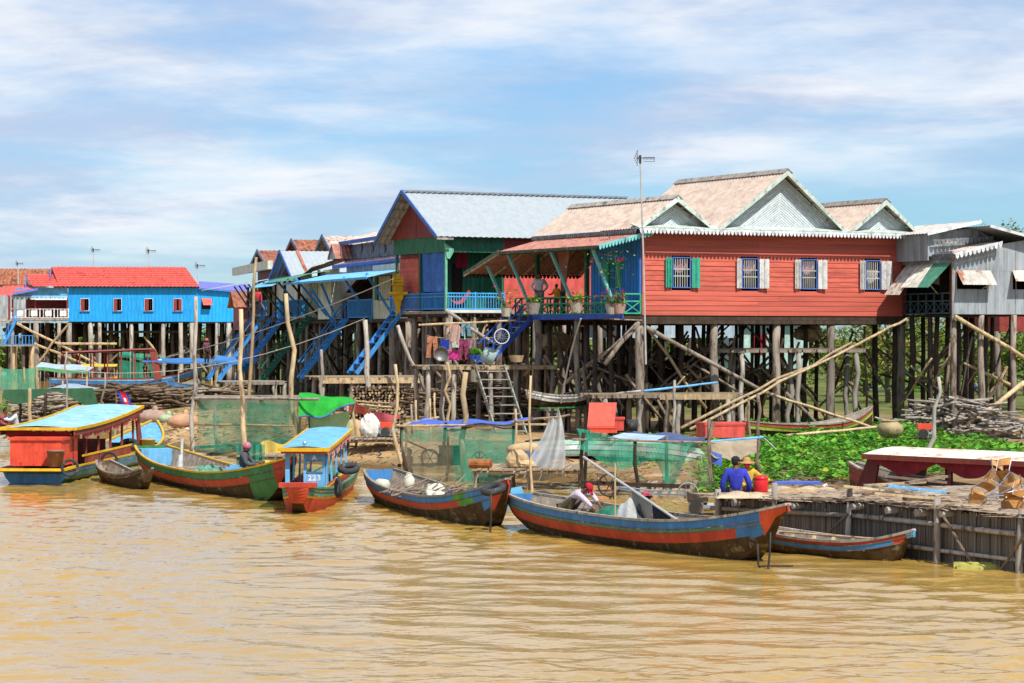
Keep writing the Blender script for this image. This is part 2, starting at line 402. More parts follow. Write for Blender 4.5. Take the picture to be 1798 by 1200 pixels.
def build_ground():
    ys = np.concatenate([np.arange(56, 130, .55), np.arange(130, 200, 2), np.arange(200, 420, 10), np.array([600, 1200, 3000])])
    us = np.concatenate([-np.geomspace(40, 3000, 12)[::-1], np.arange(-39.5, 40, .55), np.geomspace(40, 3000, 12)])
    X, Y = np.meshgrid(us, ys, indexing='ij'); Z = hgt(X, Y)
    far = Y > 230; Z = np.where(far & (X > -30 - (Y - 230) * .4), .25, Z); Z = np.where(Y > 330, .3, Z)
    nx, ny = X.shape; v = np.stack([X, Y, Z], -1).reshape(-1, 3)
    f = [(i * ny + j, (i + 1) * ny + j, (i + 1) * ny + j + 1, i * ny + j + 1) for i in range(nx - 1) for j in range(ny - 1)]
    me = bpy.data.meshes.new('bank_ground'); me.from_pydata(v.tolist(), [], f); me.polygons.foreach_set('use_smooth', [True] * len(f))
    m = bpy.data.materials.new('bank_earth'); m.use_nodes = True; nt = m.node_tree; N = nt.nodes.new; K = nt.links.new
    p = nt.nodes['Principled BSDF']; p.inputs['Roughness'].default_value = .95; p.inputs['Specular IOR Level'].default_value = .1
    tc = N('ShaderNodeTexCoord')
    def noise(sc, det=8):
        n = N('ShaderNodeTexNoise'); n.inputs['Scale'].default_value = sc; n.inputs['Detail'].default_value = det; n.inputs['Roughness'].default_value = .65
        K(tc.outputs['Object'], n.inputs['Vector']); return n.outputs['Fac']
    def ramp(x, a, b):
        r = N('ShaderNodeMapRange'); r.interpolation_type = 'SMOOTHSTEP'; r.inputs['From Min'].default_value = a; r.inputs['From Max'].default_value = b
        K(x, r.inputs['Value']); return r.outputs[0]
    def mix(f, a, b):
        q = N('ShaderNodeMix'); q.data_type = 'RGBA'; K(f, q.inputs[0])
        for i, c in ((6, a), (7, b)):
            if isinstance(c, str): q.inputs[i].default_value = (*lin(c), 1)
            else: K(c, q.inputs[i])
        return q.outputs[2]
    sand = mix(ramp(noise(.9), .35, .65), '#a58358', '#c2a277')
    sand = mix(ramp(noise(6), .52, .66), sand, '#8d6d49')
    sep = N('ShaderNodeSeparateXYZ'); K(tc.outputs['Object'], sep.inputs[0])
    a = N('ShaderNodeMath'); a.operation = 'MULTIPLY_ADD'; K(noise(.35), a.inputs[0]); a.inputs[1].default_value = 46; K(sep.outputs[0], a.inputs[2])
    right = ramp(a.outputs[0], 17, 27)                     # damp grey-brown mud east of the sand bank
    mud = mix(ramp(noise(1.4), .35, .65), '#7c6549', '#97805c')
    base = mix(right, sand, mud)
    b = N('ShaderNodeMath'); b.operation = 'MULTIPLY_ADD'; K(noise(.12), b.inputs[0]); b.inputs[1].default_value = 70; K(sep.outputs[1], b.inputs[2])
    base = mix(ramp(b.outputs[0], 140, 160), base, mix(ramp(noise(.7), .4, .6), '#4f5a2c', '#6c6f3e'))
    wet = ramp(sep.outputs[2], .22, .04)
    K(mix(wet, base, '#6b5231'), p.inputs['Base Color'])
    bp = N('ShaderNodeBump'); bp.inputs['Strength'].default_value = .6; bp.inputs['Distance'].default_value = .08; K(noise(5, 10), bp.inputs['Height']); K(bp.outputs[0], p.inputs['Normal'])
    me.materials.append(m); return tag(put('bank_ground', me), kind='structure')
build_ground()
def build_water():
    ys = [20.0]
    while ys[-1] < 150: ys.append(ys[-1] + .055 * (ys[-1] / 26) ** 1.25)
    ys = np.array(ys); ts = np.linspace(-1, 1, 430)
    T, Y = np.meshgrid(ts, ys, indexing='ij'); X = T * (Y * .235 + 3)
    Z = np.zeros_like(X); g = np.random.default_rng(11)
    patch = np.clip(.8 + .9 * vnoise(X, Y, .13, 20) + .7 * vnoise(X, Y, .4, 21), .25, 1.6)
    for i in range(96):
        lam = np.exp(g.uniform(np.log(.18), np.log(1.7))); k = 2 * np.pi / lam
        a = R(78) + g.normal(0, .62)                        # crests mostly lie across the view
        A = .0150 * lam ** .75 * g.uniform(.5, 1.1) / 4.2
        ph = k * (X * np.cos(a) + Y * np.sin(a)) + g.uniform(0, 6.28)
        ph = ph + .7 * np.sin(.23 * k * (X * np.cos(a + 1.2) + Y * np.sin(a + 1.2)) + i)
        Z += A * np.sin(ph) * (patch if lam < 1.2 else 1)
    edge = sstep(1, .93, np.abs(T)) * sstep(150, 120, Y) * sstep(20, 21, Y); Z *= edge
    nx, ny = X.shape; v = np.stack([X, Y, Z], -1).reshape(-1, 3)
    idx = np.arange(nx * ny).reshape(nx, ny)
    f = np.stack([idx[:-1, :-1], idx[1:, :-1], idx[1:, 1:], idx[:-1, 1:]], -1).reshape(-1, 4).tolist()
    v = v.tolist(); n = len(v)
    c = [X[0, 0], X[-1, 0], X[0, -1], X[-1, -1]]; B = 5000
    v += [(-B, -200, 0), (B, -200, 0), (-B, B, 0), (B, B, 0), (c[0], 20, 0), (c[1], 20, 0), (c[2], ys[-1], 0), (c[3], ys[-1], 0)]
    f += [(n, n + 1, n + 5, n + 4), (n + 1, n + 3, n + 7, n + 5), (n + 3, n + 2, n + 6, n + 7), (n + 2, n, n + 4, n + 6)]
    me = bpy.data.meshes.new('river_water'); me.from_pydata(v, [], f); me.polygons.foreach_set('use_smooth', [True] * len(f))
    m = bpy.data.materials.new('muddy_water'); m.use_nodes = True; nt = m.node_tree; N = nt.nodes.new; K = nt.links.new
    p = nt.nodes['Principled BSDF']; p.inputs['Roughness'].default_value = .06; p.inputs['IOR'].default_value = 1.333
    tc = N('ShaderNodeTexCoord')
    n1 = N('ShaderNodeTexNoise'); n1.inputs['Scale'].default_value = .09; n1.inputs['Detail'].default_value = 4; K(tc.outputs['Object'], n1.inputs['Vector'])
    mx = N('ShaderNodeMix'); mx.data_type = 'RGBA'; K(n1.outputs['Fac'], mx.inputs[0])
    mx.inputs[6].default_value = (*lin('#a6843e'), 1); mx.inputs[7].default_value = (*lin('#b0904c'), 1); K(mx.outputs[2], p.inputs['Base Color'])
    nb = N('ShaderNodeTexNoise'); nb.inputs['Scale'].default_value = 7; nb.inputs['Detail'].default_value = 3; K(tc.outputs['Object'], nb.inputs['Vector'])
    bp = N('ShaderNodeBump'); bp.inputs['Strength'].default_value = .4; bp.inputs['Distance'].default_value = .02; K(nb.outputs['Fac'], bp.inputs['Height']); K(bp.outputs[0], p.inputs['Normal'])
    me.materials.append(m); return tag(put('river_water', me), kind='structure')
build_water()

# ---------------------------------------------------------------- plants
LEAF = [cloth('leaf_bright', '#78b53e', transl=.3, rand=.0, var=.35, scale=1.2), cloth('leaf_mid', '#599a36', transl=.3, rand=0, var=.35, scale=1.2),
        cloth('leaf_dark', '#3d6a24', transl=.25, rand=0, var=.3), cloth('leaf_yellow', '#a5a836', transl=.3, rand=0)]
def leaf(mb, p, size, tilt, az, mi, asp=.75):
    c, s_ = math.cos(az), math.sin(az); ct, st = math.cos(tilt), math.sin(tilt)
    def q(a, b): # a along the leaf, b across
        return p + Vector((c * a * ct - s_ * b, s_ * a * ct + c * b, a * st))
    w = size * asp / 2
    mb.add([q(0, 0), q(size * .35, w), q(size, 0), q(size * .35, -w), q(size * .5, 0) - Vector((0, 0, size * .1))],
           [(0, 4, 1), (1, 4, 2), (2, 4, 3), (3, 4, 0)], mi)
def hyacinth(name, label, poly_px, n, size=.2, zmin=.2, zmax=.55, cat='plants', seed=1, mats=None, weights=(5, 4, 3, .5)):
    g = random.Random(seed); mb = MB(); xs = [p[0] for p in poly_px]; ysp = [p[1] for p in poly_px]
    W = [Gp(a, b, .15) for a, b in poly_px]
    def inside(x, y):
        r = False; j = len(W) - 1
        for i in range(len(W)):
            if (W[i].y > y) != (W[j].y > y) and x < (W[j].x - W[i].x) * (y - W[i].y) / (W[j].y - W[i].y) + W[i].x: r = not r
            j = i
        return r
    x0, x1 = min(p.x for p in W), max(p.x for p in W); y0, y1 = min(p.y for p in W), max(p.y for p in W)
    k = 0; tries = 0
    while k < n and tries < n * 30:
        tries += 1; x = g.uniform(x0, x1); y = g.uniform(y0, y1)
        if not inside(x, y): continue
        cl = .5 + .5 * math.sin(x * 1.7 + 2 * math.sin(y * .9)) * math.sin(y * 1.3 + x * .4)
        h = zmin + (zmax - zmin) * cl * g.uniform(.3, 1)
        b = max(gz(x, y), 0); t = g.choices(range(4), weights)[0]
        p = Vector((x, y, b + h)); sz = size * g.choice((g.uniform(.45, .8), g.uniform(.7, 1.5)))
        leaf(mb, p, sz, g.uniform(-.4, .75), g.uniform(0, 6.28), t, g.uniform(.6, .95)); k += 1
    c = sum((Vector((p.x, p.y, 0)) for p in W), Vector()) / len(W)
    mb.move(-c); return solo(name, label, cat, mb, mats or LEAF, c, kind='stuff')
hyacinth('water_hyacinth', 'thick bed of green water hyacinth in front of the red house stilts',
         [(1225, 865), (1238, 790), (1335, 772), (1420, 762), (1500, 766), (1640, 774), (1700, 800), (1795, 806), (1797, 822), (1600, 850), (1480, 852), (1400, 848), (1300, 862)], 21000, zmin=.02, zmax=.5, seed=3)
hyacinth('bank_weeds', 'low green weeds on the mud bank under the draped green net',
         [(1000, 800), (1060, 770), (1230, 770), (1245, 850), (1180, 830), (1080, 830)], 900, .13, .02, .16, seed=4)
hyacinth('bank_grass', 'fresh green grass patch at the left end of the sandy bank',
         [(0, 728), (0, 698), (60, 700), (180, 705), (320, 712), (330, 722), (200, 722), (90, 722), (30, 735)], 1500, .22, .05, .3, seed=5, weights=(8, 3, 1, 1))
hyacinth('pen_grass', 'strip of short grass growing inside the long net pen',
         [(345, 745), (355, 735), (470, 735), (500, 745), (440, 752)], 600, .16, .03, .14, seed=6)
hyacinth('under_house_grass', 'bright grass seen between the stilts behind the red house',
         [(1500, 690), (1500, 664), (1700, 660), (1797, 668), (1797, 690), (1600, 700)], 1500, .5, .05, .35, seed=8, weights=(8, 3, 1, 1))
TREE_LEAF = [cloth('tree_leaf_light', '#7d9440', transl=.3, rand=0, var=.3), cloth('tree_leaf_mid', '#5b7a30', transl=.3, rand=0, var=.3),
             cloth('tree_leaf_dark', '#3f5626', transl=.2, rand=0, var=.3), cloth('tree_leaf_straw', '#a39555', transl=.3, rand=0)]
BARK = wood('bark', '#6d6150')
def tree(label, x, y, h, spread, low, nl, seed, lsize=.32, weights=(4, 4, 2, 2), group='trees standing behind the houses'):
    g = random.Random(seed); b = gz(x, y) if y < 230 else .2; t = Thing('leafy_tree', label, 'tree', (x, y, b), group=group)
    tr = MB(); ends = []
    tr.tube([(x, y, b - .2), (x + g.uniform(-.2, .2), y, b + h * .25), (x + g.uniform(-.4, .4), y, b + h * .5), (x + g.uniform(-.5, .5), y, b + h * .85)], [.17, .13, .09, .03], 7)
    for i in range(10):
        a = g.uniform(0, 6.28); z0 = b + h * g.uniform(low, .7); r = spread * g.uniform(.5, 1)
        e = Vector((x + r * math.cos(a), y + r * math.sin(a), z0 + h * g.uniform(.05, .3)))
        tr.tube([(x, y, z0), ((x + e.x) / 2, (y + e.y) / 2, (z0 + e.z) / 2 + .15), e], [.06, .04, .012], 5); ends.append(e)
    t.part('trunk', tr, BARK)
    cr = MB()
    cl = [(e, spread * g.uniform(.25, .45)) for e in ends] + [(Vector((x + g.gauss(0, spread * .4), y + g.gauss(0, spread * .4), b + h * g.uniform(max(low, .1), 1))), spread * g.uniform(.25, .45)) for _ in range(12)]
    for i in range(nl):
        c, r = g.choice(cl); v = Vector((g.gauss(0, 1), g.gauss(0, 1), g.gauss(0, .7))).normalized() * r * g.uniform(.5, 1.1)
        leaf(cr, c + v, lsize * g.uniform(.6, 1.3), g.uniform(-1, .7), g.uniform(0, 6.28), g.choices(range(4), weights)[0], .6)
    t.part('crown', cr, TREE_LEAF); return t
# ---------------------------------------------------------------- house building blocks
def posts(t, xs, ys, ztop, r=.13, m=None, skip=(), foot=-.25, wob=.012, name='post', jit=.12):
    for i, x in enumerate(xs):
        for j, y in enumerate(ys):
            if (i, j) in skip: continue
            jx, jy = rnd.uniform(-jit, jit), rnd.uniform(-jit, jit)
            w = t.fr.w(x + jx, y + jy, 0); z0 = max(gz(w.x, w.y), -.9) + foot
            t.part(name, crooked((x + jx + rnd.uniform(-.06, .06), y + jy, z0), (x + jx, y + jy, ztop), r * (k_ := rnd.uniform(.8, 1.25)), r * k_ * rnd.uniform(.75, .95), 7, 4, wob), m or W_POST, smooth=True)
def braces(t, n, xr, yr, zr, r=.055, m=None, along=None, seed=0):
    g = random.Random(seed)
    for i in range(n):
        y = g.uniform(*yr); x = g.uniform(xr[0], xr[1]); L = g.uniform(1.8, 3.8) * g.choice((-1, 1))
        z0 = g.uniform(zr[0], zr[0] + (zr[1] - zr[0]) * .45); z1 = g.uniform(zr[0] + (zr[1] - zr[0]) * .5, zr[1])
        if g.random() < .65: a, b = (x, y, z0), (min(max(x + L, xr[0]), xr[1]), y + g.uniform(-.3, .3), z1)
        else: a, b = (x, y, z0), (x + g.uniform(-.3, .3), min(max(y + L, yr[0]), yr[1]), z1)
        if (Vector(a) - Vector(b)).length < 1.2: continue
        t.part('brace', crooked(a, b, r * g.uniform(.8, 1.3), r * g.uniform(.7, 1.1), 6, 3, .02), m or g.choice((W_POST, W_DARK, W_STICK, W_TAN, W_POST)), smooth=True)
def gable_roof_v(t, name, xa, za, xl, zl, xr, zr, y0, y1, m, ridge=None, pitch=.2, amp=.02):
    """ridge runs along local y at x = xa; eaves at xl and xr"""
    b = MB(); b.corr((xl, y0, zl), (xl, y1, zl), (xa, y1, za), (xa, y0, za), pitch, amp)
    b.corr((xr, y1, zr), (xr, y0, zr), (xa, y0, za), (xa, y1, za), pitch, amp)
    o = t.part(name, b, m)
    if ridge:
        c = MB(); w = .22; k = (za - zl) / (xa - xl)
        c.slab((xa - w, y0 - .03, za - w * k + .06), (xa, y0 - .03, za + .07), (xa, y1, za + .07), (xa - w, y1, za - w * k + .06), -.025)
        c.slab((xa, y0 - .03, za + .07), (xa + w, y0 - .03, za - w * k + .06), (xa + w, y1, za - w * k + .06), (xa, y1, za + .07), -.025)
        t.part('ridge_cap', c, ridge, o)
    return o
def gable_roof_u(t, name, ya, za, yl, zl, yr, zr, x0, x1, m, ridge=None, pitch=.2, amp=.02):
    """ridge runs along local x at y = ya; near eave yr, far eave yl"""
    b = MB(); b.corr((x0, yr, zr), (x1, yr, zr), (x1, ya, za), (x0, ya, za), pitch, amp)
    b.corr((x1, yl, zl), (x0, yl, zl), (x0, ya, za), (x1, ya, za), pitch, amp)
    o = t.part(name, b, m)
    if ridge:
        c = MB().beam((x0, ya, za + .05), (x1, ya, za + .05), .3, .05); t.part('ridge_cap', c, ridge, o)
    return o
def railing_bars(t, a, b, h, m, pitch=.12, bar=.03, rails=(0, 1), name='railing', post=.07, posts_n=2):
    a, b = Vector(a), Vector(b); up = Vector((0, 0, h)); mb = MB()
    for r in rails: mb.beam(a + up * r, b + up * r, .055, .05)
    for i in range(posts_n):
        p = a.lerp(b, i / (posts_n - 1)); mb.beam(p - Vector((0, 0, .05)), p + up * 1.08, post, post)
    o = t.part(name, mb, m); k = int((b - a).length / pitch); bars = MB()
    for i in range(1, k):
        p = a.lerp(b, i / k); bars.beam(p + up * rails[0], p + up * rails[-1], bar, bar)
    t.part('balusters', bars, m, o); return o
def railing_x(t, a, b, h, m, n, name='railing'):
    a, b = Vector(a), Vector(b); up = Vector((0, 0, h)); mb = MB()
    for r in (0, .62, 1): mb.beam(a + up * r, b + up * r, .05, .05)
    for i in range(n + 1): p = a.lerp(b, i / n); mb.beam(p, p + up, .05, .05)
    o = t.part(name, mb, m); x = MB()
    for i in range(n):
        p, q = a.lerp(b, i / n), a.lerp(b, (i + 1) / n)
        x.beam(p, q + up * .62, .03, .03); x.beam(p + up * .62, q, .03, .026)
    t.part('cross_bars', x, m, o); return o
def ladder(t, a, b, width, m, n=9, side=(0, 1, 0), name='stairs', rail=None, sm=None, flat=True):
    """a top centre, b foot centre"""
    a, b = Vector(a), Vector(b); s_ = Vector(side).normalized() * (width / 2); mb = MB()
    mb.beam(a - s_, b - s_, .05, .17); mb.beam(a + s_, b + s_, .05, .17)
    o = t.part(name, mb, m)
    me = unit_box(sm or m); d = (b - a)
    for i in range(n):
        p = a + d * ((i + .6) / n); ang = math.atan2(s_.y, s_.x)
        put('tread', me, o, p - t.b, (0, 0, ang), (width, .2 if flat else .06, .035))
    if rail:
        r = MB()
        for q in (-1, 1):
            r.beam(a + s_ * q + Vector((0, 0, .75)), b + s_ * q + Vector((0, 0, .75)), .04, .05)
            for i in range(5): p = a + d * ((i + .3) / 5); r.beam(p + s_ * q, p + s_ * q + Vector((0, 0, .75)), .035, .035)
        t.part('handrail', r, rail, o)
    return o
def barred_window(t, fr_pts, m_frame, n=7, horiz=(.38, .62), depth=.04, nrm='y', m_bar=None, name='window'):
    """x0,x1,z0,z1 on the plane y = yy (nrm y) or y0,y1 on the plane x = xx (nrm x)"""
    a0, a1, z0, z1, pl = fr_pts; f = MB(); w = .032
    def B(mb, p0, p1, q0, q1, d0, d1):
        if nrm == 'y': mb.box(p0, p1, pl + d0, pl + d1, q0, q1)
        else: mb.box(pl + d0, pl + d1, p0, p1, q0, q1)
    B(f, a0 - w, a0, z0 - w, z1 + w, -.05, .03); B(f, a1, a1 + w, z0 - w, z1 + w, -.05, .03)
    B(f, a0 + .002, a1 - .002, z1, z1 + w, -.045, .03); B(f, a0 + .002, a1 - .002, z0 - w, z0, -.045, .03)
    o = t.part(name, f, m_frame); b = MB()
    for i in range(1, n): x = a0 + (a1 - a0) * i / n; B(b, x - .011, x + .011, z0, z1, -.012, .010)
    for h in horiz: z = z0 + (z1 - z0) * h; B(b, a0, a1, z - .016, z + .016, -.016, -.011)
    t.part('window_bars', b, m_bar or GALV, o); return o
def shutter(t, hinge, width, z0, z1, ang, m, parent=None, panels=1):
    """hinge local (x,y); leaf swings out by ang degrees from the wall line (towards -y)"""
    mb = MB(); c, s_ = math.cos(R(ang)), math.sin(R(ang)); sg = 1 if width > 0 else -1; w = abs(width)
    def P(a, d, z): return Vector((hinge[0] + sg * a * c - sg * 0, hinge[1] - a * s_ - d, z))
    for k in range(panels):
        a0, a1 = w * k / panels + .008, w * (k + 1) / panels - .008
        mb.slab(P(a0, 0, z0), P(a1, 0, z0), P(a1, 0, z1), P(a0, 0, z1), .03)
        e = .05; zm = (z0 + z1) / 2
        for za, zb in ((z0 + e, zm - .03), (zm + .03, z1 - e)):
            mb.slab(P(a0 + e, .035, za), P(a1 - e, .035, za), P(a1 - e, .035, zb), P(a0 + e, .035, zb), -.014)
    return t.part('shutter', mb, m, parent)
PINK = cloth('pink_lace_cloth', '#cf9db0'); WHITEC = cloth('white_cloth', '#d8d6d2')
def wcurtain(t, x0, x1, z1, drop, y, m, parent=None):
    mb = MB().grid(lambda a, b: (x0 + (x1 - x0) * a, y + .05 * math.sin(a * 19), z1 - b * drop * (.5 + .5 * math.sin(a * math.pi)) - .02), 14, 4)
    return t.part('window_curtain', mb, m, parent)
def plank_floor(t, x0, x1, y0, y1, z, m=None, w=.2, along='y', name='deck', gap=.02):
    me = unit_box(m or W_PLANK); k = int(((x1 - x0) if along == 'y' else (y1 - y0)) / w)
    t.part('bearer', MB().box(x0, x1, y0, y0 + .1, z - .16, z - .04), W_POST); base = t.part(name, MB().box(x0, x1, y1 - .1, y1, z - .16, z - .04), W_POST)
    for i in range(k):
        if along == 'y': t.piece('plank', me, (x0 + (i + .5) * w, (y0 + y1) / 2 + rnd.uniform(-.08, .08), z - .02 + rnd.uniform(-.006, .006)), (0, 0, rnd.uniform(-.02, .02)), (w - gap, y1 - y0 + rnd.uniform(-.1, .15), .035), base)
        else: t.piece('plank', me, ((x0 + x1) / 2 + rnd.uniform(-.1, .1), y0 + (i + .5) * w, z - .02 + rnd.uniform(-.006, .006)), (0, 0, rnd.uniform(-.012, .012)), (x1 - x0 + rnd.uniform(-.1, .3), w - gap, .035), base)
    return base

# ---------------------------------------------------------------- the red clapboard house
F1 = Fr(Wp(1128, 552, 90), 27.6)
def build_red_house():
    f = F1; zf = f.Y(1128, 552, 0).z; zt = f.Y(1130, 404, 0).z
    X = lambda px, py=480, y=0: f.Y(px, py, y).x
    Zf = lambda px, py, y=0: f.Y(px, py, y).z
    xe = X(1590); D = 8.0
    t = Thing('red_stilt_house', 'large red clapboard house on tall stilts with three pale gables', 'house', (xe / 2, D / 2, .4), f)
    # floor, inner and back walls
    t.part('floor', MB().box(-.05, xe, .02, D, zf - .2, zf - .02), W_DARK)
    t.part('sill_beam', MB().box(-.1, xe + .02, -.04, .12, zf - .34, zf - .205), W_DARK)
    t.part('back_wall', MB().box(3.0, xe, D - .1, D, zf, zt), RED_DK)
    t.part('end_wall', MB().box(xe - .06, xe, .04, D - .1, zf, zt), RED_DK)
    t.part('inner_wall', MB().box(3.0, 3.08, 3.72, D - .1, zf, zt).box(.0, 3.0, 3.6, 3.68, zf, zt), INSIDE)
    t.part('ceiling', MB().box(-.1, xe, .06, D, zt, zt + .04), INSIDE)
    wins = [(1181, 1210, 1166, 1226, GREEN_SHUT, GREEN_SHUT, 8, 8), (1303, 1329, 1291, 1347, GREY_SHUT, GREY_SHUT, 12, 8),
            (1407, 1432, 1393, 1449, GREY_SHUT, GREY_SHUT, 10, 8), (1520, 1543, 1507, 1562, GREY_SHUT, GREY_SHUT, 12, 10)]
    zw1, zw0 = Zf(1200, 453.5), Zf(1200, 504.5)
    holes = [(X(a), X(b)) for a, b, *_ in wins]
    # clapboards
    wall = t.part('front_wall', MB().box(-.02, .1, -.02, .06, zf - .03, zt).box(xe - .1, xe + .02, -.02, .06, zf - .03, zt), RED_WALL)
    n = 17; bh = (zt - zf + .03) / n; me = unit_box(RED_WALL); seam = X(1331)
    for i in range(n):
        z = zf - .03 + bh * (i + .5); segs = [(.1, xe - .1)]
        if z + bh / 2 > zw0 - .05 and z - bh / 2 < zw1 + .05:
            for h0, h1 in holes: segs = [q for a, b in segs for q in ((a, min(b, h0 - .05)), (max(a, h1 + .05), b)) if q[1] - q[0] > .02]
        elif i % 3 != 1: segs = [(.1, seam - .004 + .9 * (i % 2)), (seam + .004 + .9 * (i % 2), xe - .1)]
        for a, b in segs:
            t.piece('clapboard', me, ((a + b) / 2, .008 + rnd.uniform(-.004, .004), z), (R(-5.5 + rnd.uniform(-1.5, 1.5)), rnd.uniform(-.003, .003), 0), (b - a, .028, bh * 1.08), wall)
    for (a, b, l, r, ml, mr, al, ar) in wins:
        x0, x1 = X(a), X(b); o = barred_window(t, (x0, x1, zw0, zw1, -.02), BLUE_TRIM, 7)
        zs0, zs1 = zw0 - .02, zw1 + .01
        shutter(t, (x0 - .05, -.075), -(x0 - .05 - X(l, 480)) / math.cos(R(al)), zs0, zs1, al, ml, o, 2)
        shutter(t, (x1 + .05, -.075), (X(r, 480) - x1 - .05) / math.cos(R(ar)), zs0, zs1, ar, mr, o, 2)
        wcurtain(t, x0, x1, zw1 - (.0 if a < 1500 else .3), .5, .12, PINK if a < 1450 else WHITEC, o)
    # front pent with scalloped fringe
    yo = -.62; ze = Zf(1300, 402, yo); xl = X(1122, 404, yo); xr2 = X(1614, 408, yo)
    t.part('pent_strip', MB().slab((xl, yo, ze - .05), (xr2, yo, ze - .05), (xr2, .0, ze + .1), (xl, .0, ze + .1), .03), WHITE_GREEN)
    t.part('eave_fringe', scallops(MB(), (xl, yo - .03, ze - .05), (xr2, yo - .03, ze - .05), .2, .155), SCALLOP_W)
    # three gables
    yg = -.5; ridge = []
    specs = [(1190, 345, 1118, 401, 1259, 404, 1003, 362, 1212), (1383, 299, 1259, 404, 1490, 404, 1190, 318, 1388), (1556, 351, 1494, 405, 1613, 408, 1450, 358, 1556)]
    for k, (ax, ay, lx, ly, rx, ry, bx, by, _) in enumerate(specs):
        A, L, Rr = f.Y(ax, ay, yg), f.Y(lx, ly, yg), f.Y(rx, ry, yg)
        yb = f.X(bx, by, A.x).y if k < 2 else D + .2
        zl = min(L.z, Rr.z)
        roof = gable_roof_v(t, 'roof', A.x, A.z, L.x, zl, Rr.x, zl, yg, yb, ROOF_PINK, W_GREY, .2, .016)
        # verge boards
        vb = MB(); dn = Vector((0, 0, -.17))
        vb.poly([(L.x, yg - .03, zl), (L.x + .12, yg - .03, zl - .06), (A.x, yg - .03, A.z - .19), (A.x, yg - .03, A.z)], -.03)
        vb.poly([(A.x, yg - .03, A.z), (A.x, yg - .03, A.z - .19), (Rr.x - .12, yg - .03, zl - .06), (Rr.x, yg - .03, zl)], -.03)
        t.part('verge_board', vb, WHITE_GREEN, roof)
        # boarded gable wall, boards laid parallel to the slopes
        yw = -.04; zb = zl + .05
        xm = A.x; za = A.z - .14; hl = (za - zb) / (A.x - L.x) ; nb = int((A.x - L.x) / .125)
        gw = t.part('gable_wall', MB().poly([(L.x + .1, yw + .05, zb), (Rr.x - .1, yw + .05, zb), (A.x, yw + .05, za)], -.03), paint('grey_gable_backing', '#7f8a8c'))
        for sgn, xq in ((-1, L.x), (1, Rr.x)):
            W = abs(A.x - xq); nb = int(W / .13)
            for i in range(nb):
                a0, a1 = W * i / nb, W * (i + .8) / nb; sl = (za - zb) / W
                x0, x1 = a0, a1           # board foot runs from x0 to x1 out of the centre line
                p = [(xm + sgn * 0, yw, zb + sl * (W - (W - x1)) * 0 + max(0, (x1) * sl)), ]
                # boards: line z = zb + sl*(x_i - |x|), from the centre line down to the sill
                q = [(xm, yw, zb + sl * x0), (xm + sgn * x0, yw, zb), (xm + sgn * x1, yw, zb), (xm, yw, zb + sl * x1)]
                t.part('gable_board', MB().poly(q, .022 * sgn), PALE_GABLE, gw)
        t.part('purlin', MB().beam((A.x, yg + .03, A.z - .12), (A.x, 0, A.z - .12), .07).beam(((A.x + Rr.x) / 2, yg + .03, (A.z + zl) / 2 - .1), ((A.x + Rr.x) / 2, 0, (A.z + zl) / 2 - .1), .07)
               .beam((A.x * .25 + Rr.x * .75, yg + .03, A.z * .25 + zl * .75 - .1), (A.x * .25 + Rr.x * .75, 0, A.z * .25 + zl * .75 - .1), .06)
               .beam((A.x * .75 + Rr.x * .25, yg + .03, A.z * .75 + zl * .25 - .1), (A.x * .75 + Rr.x * .25, 0, A.z * .75 + zl * .25 - .1), .06), W_GREY, roof)
        if k == 0: eL, zL, yB = L.x, zl, yb
    # side eave of the left gable
    t.part('eave_fringe', scallops(MB(), (eL - .02, yB, zL - .03), (eL - .02, yg, zL - .03), .17, .15, nrm=(-1, 0, 0)), SCALLOP_D)
    # blue room wall on the river side
    yb = f.X(1040, 480, 0).y
    wy0, wy1 = f.X(1085, 480, 0).y, f.X(1073, 480, 0).y; wz0, wz1 = f.X(1080, 506, 0).z, f.X(1080, 458, 0).z
    bw = MB().box(-.06, 0, .06, wy0, zf, zt).box(-.06, 0, wy1, yb, zf, zt).box(-.06, 0, wy0, wy1, zf, wz0).box(-.06, 0, wy0, wy1, wz1, zt)
    bw = t.part('blue_wall', bw, BLUE_WALL)
    for i in range(16):
        y = .1 + (yb - .15) * i / 16
        if wy0 - .1 < y < wy1 + .05: continue
        t.piece('batten', unit_box(BLUE_WALL), (-.068, y, (zf + zt) / 2), None, (.02, .03, zt - zf - .02), bw)
    o = barred_window(t, (wy0, wy1, wz0, wz1, -.06), GREEN_RAIL, 6, nrm='x', m_bar=BLUE_RAIL)
    for s_, ya in ((-1, wy0), (1, wy1)):
        t.part('shutter', MB().box(-.1, -.066, min(ya, ya + s_ * .42), max(ya, ya + s_ * .42), wz0, wz1).box(-.112, -.1, min(ya + s_ * .05, ya + s_ * .36), max(ya + s_ * .05, ya + s_ * .36), wz0 + .08, wz1 - .08), GREEN_SHUT, o)
    # veranda
    xv = f.Y(1095, 550, 0).x; yv = f.X(905, 548, xv).y
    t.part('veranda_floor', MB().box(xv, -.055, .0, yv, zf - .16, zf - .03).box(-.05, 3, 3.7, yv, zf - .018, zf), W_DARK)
    t.part('veranda_edge', MB().box(xv - .05, xv - .004, -.02, yv * .82, zf - .17, zf + .02), BLUE_DEEP)
    railing_x(t, (xv, 0, zf + .03), (xv, yv, zf + .03), .62, GREEN_RAIL, 16)
    railing_x(t, (xv, -.03, zf + .03), (-.1, -.03, zf + .03), .68, paint('bright_green_paint', '#46b87e'), 1)
    railing_x(t, (xv, yv, zf + .03), (3, yv, zf + .03), .62, GREEN_RAIL, 5)
    for y in (3.9, 5.7, 7.7): t.part('veranda_post', MB().beam((-.05, y, zf), (-.05, y, zt), .14), GREEN_SH)
    # veranda roof: a lean-to falling towards the river
    ya, hz = -.45, Zf(1147, 406, -.45); lo = f.Y(1050, 431, ya); xlo, zlo = lo.x, lo.z
